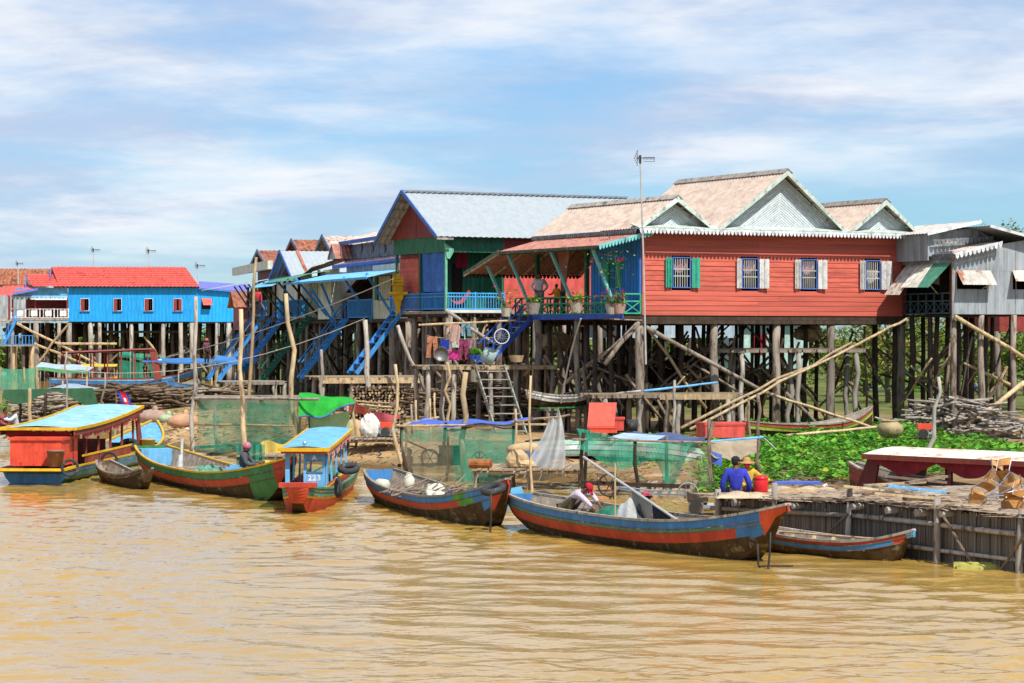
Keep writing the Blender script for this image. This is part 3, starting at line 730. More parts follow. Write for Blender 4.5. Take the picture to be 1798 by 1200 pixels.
    y_end = f.X(876, 441, xlo).y; xhi = f.Y(1146, 406, ya).x
    vr = t.part('veranda_roof', MB().corr((xlo, ya, zlo), (xlo, y_end, zlo), (xhi * .2 - .1, y_end, hz), (xhi * .2 - .1, ya, hz - .02), .2, .016), ROOF_BROWN)
    t.part('veranda_fringe', scallops(MB(), (xlo - .02, y_end, zlo), (xlo - .02, ya, zlo), .13, .12), paint('dark_green_brown_fringe', '#4f5d4a'), vr)
    t.part('barge_fringe', scallops(MB(), (xlo, ya - .04, zlo + .03), (xhi, ya - .04, hz + .03), .2, .13), TURQ, vr)
    yb2 = y_end + 2.2; e2 = f.Y(815, 481, yb2)
    t.part('hip_roof', MB().corr((2.6, yb2, e2.z), (e2.x, yb2, e2.z), (xlo, y_end - .02, zlo), (2.6, y_end - .02, hz), .2, .016), ROOF_BROWN, vr)
    t.part('hip_fringe', scallops(MB(), (e2.x, yb2 + .02, e2.z), (2.6, yb2 + .02, e2.z), .16, .16), W_DARK, vr)
    t.part('hip_edge', MB().beam((e2.x, yb2, e2.z), (xlo - .02, y_end, zlo), .06, .12), paint('dark_green_brown_fringe', '#4f5d4a'), vr)
    hr = MB()
    for k in range(5): q = k / 4; hr.beam((e2.x + (2.6 - e2.x) * q, yb2, e2.z - .07), (xlo + (2.6 - xlo) * q, y_end, zlo + (hz - zlo) * q - .07), .06, .09)
    t.part('rafters', hr, W_PLANK, vr)
    rf = MB()
    for i in range(8): y = ya + .2 + (y_end - ya - .4) * i / 7; rf.beam((xlo + .05, y, zlo - .06), (-.1, y, hz - .1), .05, .09)
    rf.beam((xlo + .1, ya, zlo - .1), (xlo + .1, y_end, zlo - .1), .07); t.part('rafters', rf, W_DARK, vr)
    for (ax, ay, bx, by) in ((855, 466, 897, 562), (892, 447, 930, 537), (967, 442, 1004, 528), (1040, 436, 1076, 530)):
        B = f.X(bx, by, xv - .08); A = f.Y(ax, ay, B.y); t.part('strut', MB().beam(A, B, .11, .09), TURQ)
    # hanging curtain, ceiling fan shape, bundles on the veranda
    c = f.X(990, 470, -.3)
    t.part('tied_curtain', MB().grid(lambda a, b: (-.3 + .05 * math.sin(a * 25), c.y + (a - .5) * (.9 * (1 - b) ** 1.5 + .22), zt - .35 - b * 1.75), 16, 8), cloth('rose_brown_curtain', '#a97f78'))
    # stairs down to the landing
    a, b = f.X(925, 556, xv - .1), f.P(893, 640, 93)
    ladder(t, (xv - .1, a.y, zf - .1), (a.x - 1.9, a.y - .1, 2.95), .75, BLUE_DEEP, 8, name='stairs', rail=BLUE_DEEP, sm=paint('grey_blue_tread', '#7b8ea8'))
    # stilts
    xs = [f.Y(px, 600, .15).x for px in (1123, 1254, 1364, 1458, 1582)]
    for x in xs:
        w = f.w(x, .15, 0); t.part('post', crooked((x + rnd.uniform(-.05, .05), .15, gz(w.x, w.y) - .3), (x, .15, zf - .34), .165, .14, 9, 5, .012), W_POST, smooth=True)
    posts(t, [.1, 1.4, 2.7, 4.0, 5.4, 6.8, 8.2, 9.7], [2.0, 3.4, 4.9, 6.4, 7.8], zf - .2, .095, jit=.35, m=wood('shade_toned_stilt_wood', '#4c423a'))  # inner stilts get a darker colour that stands for under-floor shade
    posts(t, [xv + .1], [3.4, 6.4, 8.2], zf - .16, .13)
    t.part('floor_joists', (lambda m: [m.box(-.05, xe, y - .06, y + .06, zf - .36, zf - .205) for y in (2, 3.4, 4.9, 6.4, 7.8)] and m)(MB()), W_DARK)
    # long braces seen on the near side
    for (ax, ay, bx, by, r) in ((1062, 640, 1122, 566, .09), (1135, 575, 1345, 690, .08), (1128, 563, 1060, 560, .03), (1050, 690, 1125, 580, .0), (1345, 690, 1530, 752, .07), (1380, 690, 1445, 757, .07)):
        if r: 
            A, B = f.Y(ax, ay, -.25), f.Y(bx, by, -.25); t.part('brace', crooked(A, B, r, r * .8, 7, 4, .02), W_POST, smooth=True)
    braces(t, 84, (0, xe), (.9, 8), (.6, zf - .3), .048, seed=3)
    braces(t, 10, (xv, 2.5), (1.5, 8), (1.2, zf - .3), .06, seed=4)
    return t
H1 = build_red_house()
ZF1 = F1.Y(1128, 552, 0).z

# ---------------------------------------------------------------- the green house with the blue balcony
F3 = Fr(Wp(783, 545, 102), 27.6)
def build_green_house():
    f = F3; zf = f.Y(783, 545, 0).z
    t = Thing('green_stilt_house', 'green house with maroon gable, zinc roof and light blue balcony', 'house', (3, 2.6, .5), f)
    e = f.Y(765, 415, -.45); xr0 = e.x; ze = e.z; A = f.X(706, 337, xr0); Lf = f.X(657, 430, xr0)
    xb = f.Y(1100, 347, A.y).x
    roof = gable_roof_u(t, 'roof', A.y, A.z, Lf.y, ze - .12, -.45, ze, xr0, xb, ROOF_ZINC, mat('dull_ridge', '#8f979b'), .25, .014)
    t.part('verge_board', MB().beam((xr0 - .02, A.y, A.z + .02), (xr0 - .02, -.5, ze), .05, .15).beam((xr0 - .02, A.y, A.z + .02), (xr0 - .02, Lf.y, ze - .12), .05, .15), BLUE_TRIM, roof)
    pu = MB()
    for k in range(7):
        q = k / 6
        for yy in (-.45, Lf.y): pu.beam((xr0 + .04, A.y + (yy - A.y) * q, A.z + (ze - A.z) * q - .09), (.1, A.y + (yy - A.y) * q, A.z + (ze - A.z) * q - .09), .05, .08)
    t.part('purlins', pu, W_GREY, roof)
    zh1 = ze - .02; zh0 = f.Y(800, 443, 0).z; yB = Lf.y - .5
    hw = MB()     # header boards, gable wall
    hw.corr((.0, yB, zh0), (.0, 0, zh0), (.0, 0, zh1 + .1), (.0, yB, zh1 + .1), .2, .012)
    hw.corr((0, 0, zh0), (2.6, 0, zh0), (2.6, 0, zh1), (0, 0, zh1), .2, .012)
    t.part('header_wall', hw, GREEN_SH)
    t.part('gable_wall', MB().poly([(.0, yB + .3, zh1 + .05), (.0, A.y, zh1 + .05), (.0, A.y, A.z - .1)], .04), MAROON)
    t.part('gable_wall', MB().poly([(.0, A.y - .03, zh1 + .05), (.0, -.2, zh1 + .05), (.0, A.y - .03, A.z - .1)], .04), MAROON)
    # recessed balcony walls
    t.part('recess_wall', MB().corr((.9, 1.4, zf), (2.6, 1.4, zf), (2.6, 1.4, zh1), (.9, 1.4, zh1), .2, .012).box(.82, .9, 1.4, 3.0, zf, zh1).box(2.52, 2.6, .02, 1.4, zf, zh1), GREEN_SH)
    t.part('dark_doorway_panel', MB().box(.95, 1.4, 1.34, 1.37, zf, zf + 1.9), INSIDE)  # dark panel on the wall stands for the shade inside a doorway
    t.part('red_side_wall', MB().corr((2.6, 0, zf - .05), (xb - .3, 0, zf - .05), (xb - .3, 0, zh1), (2.6, 0, zh1), .2, .012), RED_SHEET)
    t.part('side_header', MB().box(2.62, xb - .3, -.03, -.012, zh0 + .2, zh1), MAROON)
    me = unit_box(RED_WALL); rw = t.part('red_board_wall', MB().box(.3, .34, 3.0, yB, zf, zh0), RED_DK)
    for i in range(13): z = zf + .08 + i * .165; t.piece('clapboard', me, (.27, (3.05 + yB) / 2, z), (0, R(5), 0), (.03, yB - 3.1, .165), rw)
    t.part('back_wall', MB().box(.3, xb - .3, yB - .04, yB, zf, zh1).box(xb - .36, xb - .3, .05, yB - .05, zf, zh1), RED_DK)
    t.part('floor', MB().box(-.02, xb - .3, -.02, yB + .1, zf - .14, zf - .03), W_GREY)
    t.part('balcony_edge', MB().box(-.06, 2.6, -.06, -.025, zf - .1, zf + .02), mat('white_edge', '#cfcfc8'))
    jo = MB()
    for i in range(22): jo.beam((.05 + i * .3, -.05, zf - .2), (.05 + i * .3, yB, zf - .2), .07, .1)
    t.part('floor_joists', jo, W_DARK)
    # posts, brackets and balcony rails
    t.part('balcony_post', MB().beam((0, 0, zf), (0, 0, zh0), .09).poly([(-.1, -.05, zh0 + .35), (.0, -.05, zh0 - .25), (.12, -.05, zh0 - .28), (.3, -.05, zh0), (.3, -.05, zh0 + .12)], .05), paint('pale_green_post', '#6fb79a'))
    t.part('balcony_post', MB().beam((0, yB - .3, zf), (0, yB - .3, zh0), .1), GREEN_SH); t.part('balcony_post', MB().beam((0, 2.35, zf), (0, 2.35, zh0), .09), GREEN_SH)
    railing_bars(t, (0, 0, zf + .06), (2.6, 0, zf + .06), .62, BLUE_RAIL, .115, .03, (0, .78, 1), posts_n=3)
    yr = f.X(703, 545, 0).y
    railing_bars(t, (0, yr, zf + .06), (0, 0, zf + .06), .62, BLUE_STAIR, .115, .03, (0, .78, 1), posts_n=3)
    yq = f.X(686, 545, 0).y; railing_bars(t, (0, yq, zf + .06), (0, yr + .45, zf + .06), .62, BLUE_STAIR, .115, .03, (0, .78, 1))
    y0, y1 = f.X(777, 450, 0).y, f.X(734, 450, 0).y
    t.part('blue_curtain', MB().grid(lambda a, b: (.06 + .035 * math.sin(a * 14 + b), y0 + (y1 - y0) * a, zh0 - b * (zh0 - f.X(755, 513, 0).z)), 18, 4), cloth('blue_tarpaulin_curtain', '#4a78c2'))
    t.part('hanging_cloth', MB().grid(lambda a, b: (1.05 + .5 * a, 1.25 + .04 * math.sin(a * 11), zh0 + .1 - b * .7), 8, 4), cloth('crimson_cloth', '#a8304a'))
    t.part('hammock', MB().grid(lambda a, b: (.5 + 1.1 * a, 1.0 + .2 * b, zf + .25 + .5 * (2 * a - 1) ** 2 + .12 * b), 10, 3), [cloth('striped_hammock', '#c9543c')])
    # spirit-house stand hangs on the corner; ladder down to the timber stage
    a = f.X(702, 545, -.05)
    ladder(t, (-.05, a.y + .15, zf), (-2.1, a.y + .2, 2.45), .8, BLUE_STAIR, 9)
    # stilts
    xs = [.12, 1.3, 2.6, 4, 5.5, 7]; posts(t, xs, [.15, 1.7, 3.3, 4.7], zf - .14, .14)
    braces(t, 26, (0, 7), (.3, 4.8), (.7, zf - .3), .055, seed=8)
    for (ax, ay, bx, by) in ((698, 572, 746, 690), (782, 545, 873, 607)):
        A2, B2 = f.Y(ax, ay, -.35), f.Y(bx, by, -.9); t.part('brace', crooked(A2, B2, .08, .07, 7, 4, .03), W_GREY, smooth=True)
    return t, zf
H3, ZF3 = build_green_house()
# ---------------------------------------------------------------- the grey zinc house at the right
F2 = Fr(Wp(1672, 552, 92), 22)
def build_zinc_house():
    f = F2; zf = f.Y(1672, 550, 0).z; X = lambda px, py=480, y=0: f.Y(px, py, y).x; Zf = lambda px, py, y=0: f.Y(px, py, y).z
    xe = X(1850); D = 6.5
    t = Thing('grey_zinc_house', 'grey corrugated zinc house with propped window flaps at the right edge', 'house', (xe / 2, D / 2, .3), f)
    w1 = (X(1680), X(1733), Zf(1700, 508), Zf(1700, 476)); w2 = (X(1778), X(1812), Zf(1790, 508), Zf(1790, 476))
    ztop = Zf(1672, 441); zr = Zf(1758, 422)
    fw = MB(); fw.corr((0, 0, zf - .04), (xe, 0, zf - .04), (xe, 0, w1[2]), (0, 0, w1[2]), .12, .01)
    fw.corr((0, 0, w1[3]), (xe, 0, w1[3]), (xe, 0, zr + .2), (0, 0, ztop - .05), .12, .01)
    for a, b in ((0, w1[0]), (w1[1], w2[0]), (w2[1], xe)): fw.corr((a, .002, w1[2] - .1), (b, .002, w1[2] - .1), (b, .002, w1[3] + .1), (a, .002, w1[3] + .1), .12, .01)
    t.part('front_wall', fw, ZINC_W)
    t.part('corner_board', MB().beam((-.01, -.03, zf - .3), (-.01, -.03, ztop), .07, .07), W_GREY)
    for i in (.33, .62): t.part('wall_seam', MB().box(xe * i, xe * i + .02, -.02, -.012, zf, ztop), W_GREY)
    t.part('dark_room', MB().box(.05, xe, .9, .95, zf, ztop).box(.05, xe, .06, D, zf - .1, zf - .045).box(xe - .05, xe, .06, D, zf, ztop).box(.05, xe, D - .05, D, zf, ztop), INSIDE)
    for (a, b, z0, z1), (lx, rx, by) in ((w1, (1691, 1751, 500)), (w2, (1784, 1830, 494))):
        B = f.Y(lx, by, -.5); C = f.Y(rx, by, -.5)
        o = t.part('window_flap', MB().corr((B.x, -.5, B.z), (C.x, -.5, B.z), (b + .12, -.04, z1 + .02), (a - .05, -.04, z1 + .02), .12, .008), ZINC_RUST)
        t.part('prop_stick', MB().beam((b - .2, -.02, z0 + .03), (C.x - .3, -.47, B.z - .02), .025), W_TAN, o)
    # side (river) wall with open veranda
    yS = f.X(1585, 500, 0).y; zo1 = f.X(1640, 463, 0).z
    t.part('side_wall', MB().corr((0, yS, zo1), (0, .05, zo1), (0, .05, ztop), (0, yS, ztop), .12, .01), ZINC_W)
    t.part('veranda_post', MB().beam((0, yS, zf), (0, yS, zo1), .1), RED_DK); t.part('veranda_post', MB().beam((.04, .12, zf), (.04, .12, zo1), .1), RED_DK)
    t.part('veranda_back', MB().box(1.6, 1.65, .1, yS, zf, ztop).box(-.02, 1.6, .1, yS, zf - .12, zf - .05), INSIDE)
    railing_x(t, (0, yS, zf + .0), (0, .1, zf + .0), .72, paint('dark_teal_rail', '#3d5c6b'), 6)
    for (a0, a1, b0, b1, by, m_) in ((1592, 1617, 1553, 1580, 518, ZINC_RUST), (1613, 1640, 1583, 1611, 505, ZINC_W), (1641, 1671, 1611, 1631, 505, AWN_GREEN)):
        ya, yb = f.X(a0, 464, -.03).y, f.X(a1, 464, -.03).y; out = -.95 if by < 510 else -1.1
        xb0 = f.X(b0, by, out); xb1 = f.X(b1, by, out)
        t.part('awning_sheet', MB().corr((out, xb0.y, xb0.z), (out, xb1.y, xb1.z), (-.03, yb, zo1), (-.03, ya, zo1), .14, .01), m_ if m_ is not ZINC_W else paint('worn_white_sheet', '#d6d0c2', wear='#9d8c76', wamt=.3))
    t.part('prop_stick', MB().beam((-.8, f.X(1628, 500, -.9).y, f.X(1628, 500, -.9).z), (-.02, f.X(1648, 517, 0).y, f.X(1648, 517, 0).z), .03), W_TAN)
    # lean-to roof over the side with white fringe
    lo = f.Y(1676, 446, -.3); hi = f.Y(1759, 425, -.3); ye = f.X(1576, 445, lo.x).y
    r = t.part('lean_to_roof', MB().corr((lo.x, -.3, lo.z), (lo.x, ye, lo.z), (hi.x, ye, hi.z), (hi.x, -.3, hi.z), .2, .014), paint('pale_rust_roof', '#cbbdb0', wear='#a8795f', wamt=.4, wscale=2.5))
    t.part('eave_fringe', scallops(MB(), (lo.x - .02, ye, lo.z + .02), (lo.x - .02, -.3, lo.z + .02), .2, .17), SCALLOP_D, r)
    t.part('barge_fringe', scallops(MB(), (lo.x, -.34, lo.z + .03), (hi.x, -.34, hi.z + .03), .24, .17), SCALLOP_W, r)
    # upper roof
    A = f.Y(1718, 389, .9); L = f.Y(1628, 410, .9); Rr = f.Y(1850, 438, .9); yb = f.X(1608, 392, A.x).y
    up = MB(); up.corr((L.x, .9, L.z), (L.x, yb, L.z), (A.x, yb, A.z), (A.x, .9, A.z), .2, .014)
    r2 = t.part('upper_roof', up, ROOF_RUSTW.copy() if False else paint('grey_white_roof', '#c9c4bd', wear='#b09a88', wamt=.35))
    t.part('verge_board', MB().beam((L.x, .88, L.z - .02), (A.x + .1, .88, A.z - .0), .04, .12), SCALLOP_W, r2)
    q = f.Y(1700, 397, 1.1)
    t.part('right_roof', MB().corr((Rr.x, yb, Rr.z), (Rr.x, -.35, Rr.z), (q.x, -.35, q.z - .04), (q.x, yb, q.z - .04), .2, .014), ROOF_ZINC)
    t.part('verge_board', MB().beam((q.x, -.38, q.z - .06), (Rr.x, -.38, Rr.z - .02), .04, .1), SCALLOP_W)
    t.part('upper_wall', MB().corr((L.x + .2, 1.2, hi.z - .5), (q.x + 2.2, 1.2, hi.z - .5), (q.x + .4, 1.2, q.z - .05), (L.x + .2, 1.2, L.z + .0), .12, .01).box(L.x + .2, L.x + .25, 1.2, yb, lo.z - .2, L.z), ZINC_W)
    p0, p1 = f.Y(1638, 421, 1.0), f.Y(1744, 415, 1.0)
    t.part('gable_fringe', scallops(MB(), p0, p1, .22, .17), SCALLOP_D)
    # stilts
    posts(t, [.06, 1.3, 2.5, 3.7], [.1], zf - .06, .13)
    posts(t, [0, 1.2, 2.4, 3.6], [1.6, 2.9, 4.2, 5.6], zf - .12, .11, wood('shade_toned_stilt_wood', '#4c423a'))  # rear stilts carry the shade in their darker colour
    braces(t, 22, (-.4, 3.8), (.8, 6), (.6, zf - .3), .05, seed=21)
    A2, B2 = f.Y(1677, 556, -.2), f.Y(1800, 630, -.2); t.part('brace', crooked(A2, B2, .08, .07, 7, 4, .03), W_TAN, smooth=True)
    A2, B2 = f.Y(1798, 672, -.3), f.Y(1700, 745, -.3); t.part('brace', crooked(A2, B2, .09, .08, 7, 4, .03), W_TAN, smooth=True)
    return t
H2 = build_zinc_house()
f = Fr(Wp(1755, 420, 118), 15)
t = Thing('maroon_roofed_house', 'sliver of a maroon house behind the zinc house at the right edge', 'house', (2, 2, .3), f)
zz = f.Y(1760, 422, 0).z
t.part('wall', MB().box(0, 5, 0, 4, 4.2, zz), RED_DK); t.part('roof', MB().corr((-.4, -.5, zz - .0), (5.5, -.5, zz + .15), (5.5, 2, zz + .45), (-.4, 2, zz + .3), .2, .02), mat('slate_roof', '#5c6068'))
posts(t, [.1, 1.7, 3.4], [.1, 2, 3.8], 4.2, .12)

# ---------------------------------------------------------------- the row of houses going away to the left
def row_house(name, label, o_px, d, deg, floor_y, width, depth, roof, walls, extra=None, rail=True, stair=True, cat='house', awn=None, back=None):
    """o_px: pixel column of the near river-side corner; gable faces -x; house runs x 0..depth, y 0..width"""
    f = Fr(Wp(o_px, floor_y, d), deg); zf = Wp(o_px, floor_y, d).z
    t = Thing(name, label, cat, (depth / 2, width / 2, .5), f); return t, f, zf
# H4: cream house with blue awning and faded navy upper storey
t, f, zf = row_house('cream_stilt_house', 'cream sheet house with long light blue awning and rusty stepped roof', 716, 111, 17, 557, 6.5, 8, None, None)
W4 = f.X(540, 555, 0).y * .62
zt = f.X(690, 475, 0).z
cw = MB(); ycr = f.X(655, 500, 0).y
cw.corr((0, ycr, zf - .05), (0, 0, zf - .05), (0, 0, zt + .3), (0, ycr, zt + .3), .2, .012); t.part('cream_wall', cw, CREAM)
o = barred_window(t, (f.X(689, 500, 0).y, f.X(665, 500, 0).y, f.X(680, 526, 0).z, f.X(680, 485, 0).z, -.03), GREEN_SH, 6, nrm='x')
t.part('shutter', MB().box(-.08, -.05, f.X(665, 500, 0).y, f.X(665, 500, 0).y + .5, f.X(680, 526, 0).z, f.X(680, 485, 0).z), GREEN_SH, o)
t.part('inner_wall', MB().box(2.2, 2.25, ycr, 7.5, zf, zt + .5).box(0, 2.2, ycr + .0, ycr + .05, zf, zt), RED_DK)
yy = f.X(583, 500, 0).y; y2 = f.X(560, 500, 0).y
t.part('cream_pillar', MB().box(-.05, .5, yy, y2, zf, zt), CREAM)
t.part('floor', MB().box(-.05, 7, -.05, f.X(540, 555, 0).y, zf - .2, zf - .06), W_DARK)
t.part('near_wall', MB().box(.05, 7, .0, .04, zf, zt + .3), CREAM)
railing_bars(t, (-.02, f.X(612, 550, 0).y, zf + .05), (-.02, ycr, zf + .05), .8, BLUE_STAIR, .14, .035)
# awning: lean-to along the whole front
a0 = f.X(712, 466, -.75); z0 = a0.z
yA = f.X(500, 497, -1.5).y; ym = f.X(622, 482, -1.5).y
aw = t.part('awning', MB().corr((-1.5, ym - 2.4, z0 - .42), (-1.5, yA, z0 - .36), (.2, yA, z0 + .02), (.2, ym - 2.4, z0 - .04), .22, .018), AWN_BLUE)
t.part('awning_edge', MB().beam((-1.52, ym - 2.4, z0 - .46), (-1.52, yA, z0 - .4), .04, .1), BLUE_RAIL, aw)
for (ax, ay, bx, by) in ((643, 480, 690, 555), (603, 487, 655, 566), (564, 498, 590, 560), (545, 505, 600, 590)):
    B = f.X(bx, by, 0); A = f.Y(ax, ay, B.y); t.part('strut', MB().beam(A, B, .1, .1), BLUE_STAIR)
# stepped roofs above
g1, g2 = f.X(583, 464, .9), f.X(720, 452, .9); zs = g1.z - .1
r = t.part('rust_eave_roof', MB().corr((.3, .0, g2.z - .02), (.3, f.X(585, 460, .3).y, g2.z - .05), (1.5, f.X(585, 460, .3).y, g2.z + .25), (1.5, .0, g2.z + .25), .2, .02), ROOF_RUST)
t.part('eave_fringe', scallops(MB(), (.26, f.X(585, 460, .3).y, g2.z - .03), (.26, 0, g2.z - .03), .2, .15), BLUE_TRIM, r)
nv = MB().box(.45, .5, .1, f.X(610, 470, .5).y, zt, g2.z + .1).box(1.5, 1.55, .0, f.X(605, 440, 1.5).y, g2.z, f.X(660, 424, 1.5).z); t.part('navy_wall', nv, NAVY)
for px in (616, 635, 655, 676):
    p = f.X(px, 436, 1.48); t.part('vent_ornament', MB().poly([(1.47, p.y - .12, p.z), (1.47, p.y, p.z + .26), (1.47, p.y + .12, p.z), (1.47, p.y, p.z - .26)], .03), SCALLOP_D)
q = f.X(600, 425, 1.1); t.part('upper_roof', MB().corr((1.0, -.2, q.z), (1.0, q.y, q.z - .02), (2.6, q.y, q.z + .45), (2.6, -.2, q.z + .45), .2, .02), ROOF_RUSTW)
t.part('eave_fringe', scallops(MB(), (.96, q.y, q.z), (.96, -.2, q.z), .2, .16), BLUE_TRIM)
ga, gl = f.X(585, 429, .6), f.X(571, 460, .6)
t.part('dormer_roof', MB().corr((.5, ga.y - .9, ga.z - .75), (3, ga.y - .9, ga.z - .75), (3, ga.y, ga.z), (.5, ga.y, ga.z), .2, .02).corr((3, ga.y + .9, ga.z - .75), (.5, ga.y + .9, ga.z - .75), (.5, ga.y, ga.z), (3, ga.y, ga.z), .2, .02), ROOF_BROWN)
t.part('dormer_wall', MB().poly([(.62, ga.y + .8, ga.z - .75), (.62, ga.y - .8, ga.z - .75), (.62, ga.y, ga.z - .1)], .04), ZINC_W)
t.part('long_rust_roof', MB().corr((-.3, gl.y - 1, zt + .55), (-.3, f.X(530, 490, -.3).y, zt + .2), (2.2, f.X(530, 490, -.3).y, zt + 1.0), (2.2, gl.y - 1, zt + 1.3), .2, .02), ROOF_RUSTW)
p = f.X(607, 556, -.1)
ladder(t, (-.1, p.y, zf), (-2.3, p.y + .1, 2.0), .8, BLUE_STAIR, 10, rail=BLUE_STAIR)
posts(t, [.1, 1.8, 3.6, 5.4], [.1, 1.8, 3.6, 5.4, 7.2, 9.0], zf - .2, .13); braces(t, 24, (0, 5.5), (0, 9), (.7, zf - .3), .055, seed=31)
# H5: zinc roof with maroon gable and green awning
t, f, zf = row_house('zinc_roof_stilt_house', 'house with grey white zinc roof, maroon gable and green curved awning', 560, 128, 15, 556, 6, 8, None, None)
xf = -.8; Ap = f.X(491, 441, xf); Rp = f.X(511, 482, xf); Lp = f.X(473, 497, xf); xb = f.Y(600, 440, Ap.y).x
dy = (Lp.y - Rp.y) / 2; ym = (Lp.y + Rp.y) / 2
r = gable_roof_u(t, 'roof', ym, Ap.z, ym + dy, Rp.z - .1, ym - dy, Rp.z - .1, xf, 7.5, ROOF_ZINC, None, .25, .014)
t.part('rust_streak', MB().beam((xf + .9, ym - dy * .02, Ap.z + .03), (xf + .9, ym - dy * .98, Rp.z - .05), .16, .03), ROOF_RUST, r)
t.part('verge_board', MB().beam((xf - .02, ym, Ap.z), (xf - .02, ym - dy, Rp.z - .1), .05, .16).beam((xf - .02, ym, Ap.z), (xf - .02, ym + dy, Rp.z - .1), .05, .16), BLUE_TRIM, r)
t.part('gable_wall', MB().poly([(0, ym + dy * .9, Rp.z - .1), (0, ym - dy * .9, Rp.z - .1), (0, ym, Ap.z - .15)], .04), MAROON)
zt = f.X(520, 490, 0).z; yE = f.X(455, 556, 0).y
t.part('wall', MB().box(1.0, 1.05, 0, yE, zf, zt + .4).box(0, 7, -.04, 0, zf, zt + .2).box(1.05, 7, yE, yE + .05, zf, zt + .3), CREAM)
for px in (560, 545, 525, 500, 480): y = f.X(px, 520, 0).y; t.part('veranda_post', MB().beam((0, y, zf), (0, y, zt + .3), .13), CREAM if px in (545,) else W_DARK)
t.part('dark_doorway_panel', MB().box(.96, .99, 2, 3, zf, zt - .2).box(.96, .99, 4.4, 5.2, zf + .3, zt - .3), INSIDE)  # dark panels on the wall paint the shade of door and window openings
t.part('floor', MB().box(-.05, 7, -.05, yE, zf - .2, zf - .06), W_DARK)
p0, p1 = f.X(505, 492, -1.6), f.X(470, 515, -1.6)
for (x1, z1, ya, yb, m_) in ((-1.7, -.25, -1.0, 6.6, AWN_GREEN), (-1.95, -.45, 2.6, 9.5, AWN_BLUE)):
    n = 7; b = MB()
    for k in range(n):
        a0, a1 = k / n, (k + 1) / n; q = lambda s_: (.3 + (x1 - .3) * s_, zt + .22 + (z1 - .22) * s_ ** 1.7)
        u0, u1 = q(a0), q(a1); b.corr((u1[0], ya, u1[1]), (u1[0], yb, u1[1]), (u0[0], yb, u0[1]), (u0[0], ya, u0[1]), .22, .016)
    t.part('awning', b, m_)
for px, tx in ((560, 515), (540, 492), (515, 470), (500, 455), (575, 540)):
    B = f.X(px, 556, 0); A = Vector((-1.6, B.y + rnd.uniform(-.2, .2), zt - .15)); t.part('strut', MB().beam(A, B, .1, .1), rnd.choice((W_DARK, BLUE_STAIR, GREEN_SH)))
railing_bars(t, (-.02, f.X(487, 555, 0).y, zf + .05), (-.02, f.X(540, 555, 0).y, zf + .05), .85, BLUE_STAIR, .16, .04)
for px, m_ in ((548, GREEN_SH), (500, BLUE_STAIR)):
    y = f.X(px, 556, 0).y; ladder(t, (-.1, y, zf), (-2.7, y + .1, 1.6), .9, m_, 10, rail=m_)
posts(t, [.1, 1.8, 3.6, 5.4], [.1, 1.9, 3.8, 5.7, 7.6, 9.5], zf - .2, .13); braces(t, 24, (0, 5.5), (0, 9), (.7, zf - .3), .055, seed=32)
# H6: rust gable behind a white lean-to porch
t, f, zf = row_house('rust_roof_stilt_house', 'far house with rusty gable roof and flat white porch roof on posts', 470, 146, 13, 556, 6, 7, None, None)
xf = .4; Ap = f.X(452, 440, xf); Rp = f.X(468, 467, xf); dy = Ap.y - Rp.y
r = gable_roof_u(t, 'roof', Ap.y, Ap.z, Ap.y + abs(dy), Rp.z, Ap.y - abs(dy), Rp.z, xf, 6.5, ROOF_RUST, None, .25, .02)
t.part('verge_board', MB().beam((xf - .02, Ap.y, Ap.z), (xf - .02, Ap.y - abs(dy), Rp.z), .05, .2).beam((xf - .02, Ap.y, Ap.z), (xf - .02, Ap.y + abs(dy), Rp.z), .05, .2), NAVY, r)
t.part('gable_wall', MB().poly([(1, Ap.y + abs(dy), Rp.z - .9), (1, Ap.y - abs(dy), Rp.z - .9), (1, Ap.y - abs(dy), Rp.z), (1, Ap.y, Ap.z - .1), (1, Ap.y + abs(dy), Rp.z)], .05), MAROON)
c0, c1 = f.X(414, 475, .3), f.X(470, 475, .3); t.part('concrete_band', MB().box(.3, .6, c1.y, c0.y + 2, c0.z - .3, c0.z + .2), CREAM)
w0, w1, wb = f.X(475, 490, -.5), f.X(372, 500, -.5), f.X(450, 481, 1.5)
t.part('porch_roof', MB().corr((-1.2, -1, w0.z - .15), (-1.2, w1.y, w0.z - .15), (1.4, w1.y, w0.z + .35), (1.4, -1, w0.z + .35), .25, .015), ROOF_ZINC)
zt = w0.z - .2
t.part('wall', MB().box(1.2, 1.25, -.5, 9, zf, zt + .3).box(1.2, 6, -.55, -.5, zf, zt + .6), W_DARK)
t.part('floor', MB().box(-.05, 6, -.5, 9, zf - .2, zf - .06), W_DARK)
for y in (-.3, 2, 4.4, 6.8, 8.9): t.part('veranda_post', MB().beam((0, y, zf), (0, y, zt), .13), W_DARK)
for y in (0, 2, 4.4, 6.8): t.part('strut', MB().beam((-1.1, y, zt), (0, y, zf + .2), .09, .09), NAVY)
railing_bars(t, (-.02, 5.0, zf + .05), (-.02, -.2, zf + .05), .85, BLUE_STAIR, .2, .05)
for y in (1.2, 6.5): ladder(t, (-.1, y, zf), (-2.7, y + .1, 1.4), .9, BLUE_STAIR, 9, rail=NAVY)
posts(t, [.1, 2, 4], [.0, 2.2, 4.4, 6.6, 8.8], zf - .2, .13); braces(t, 16, (0, 4), (0, 8), (.5, zf - .3), .055, seed=33)
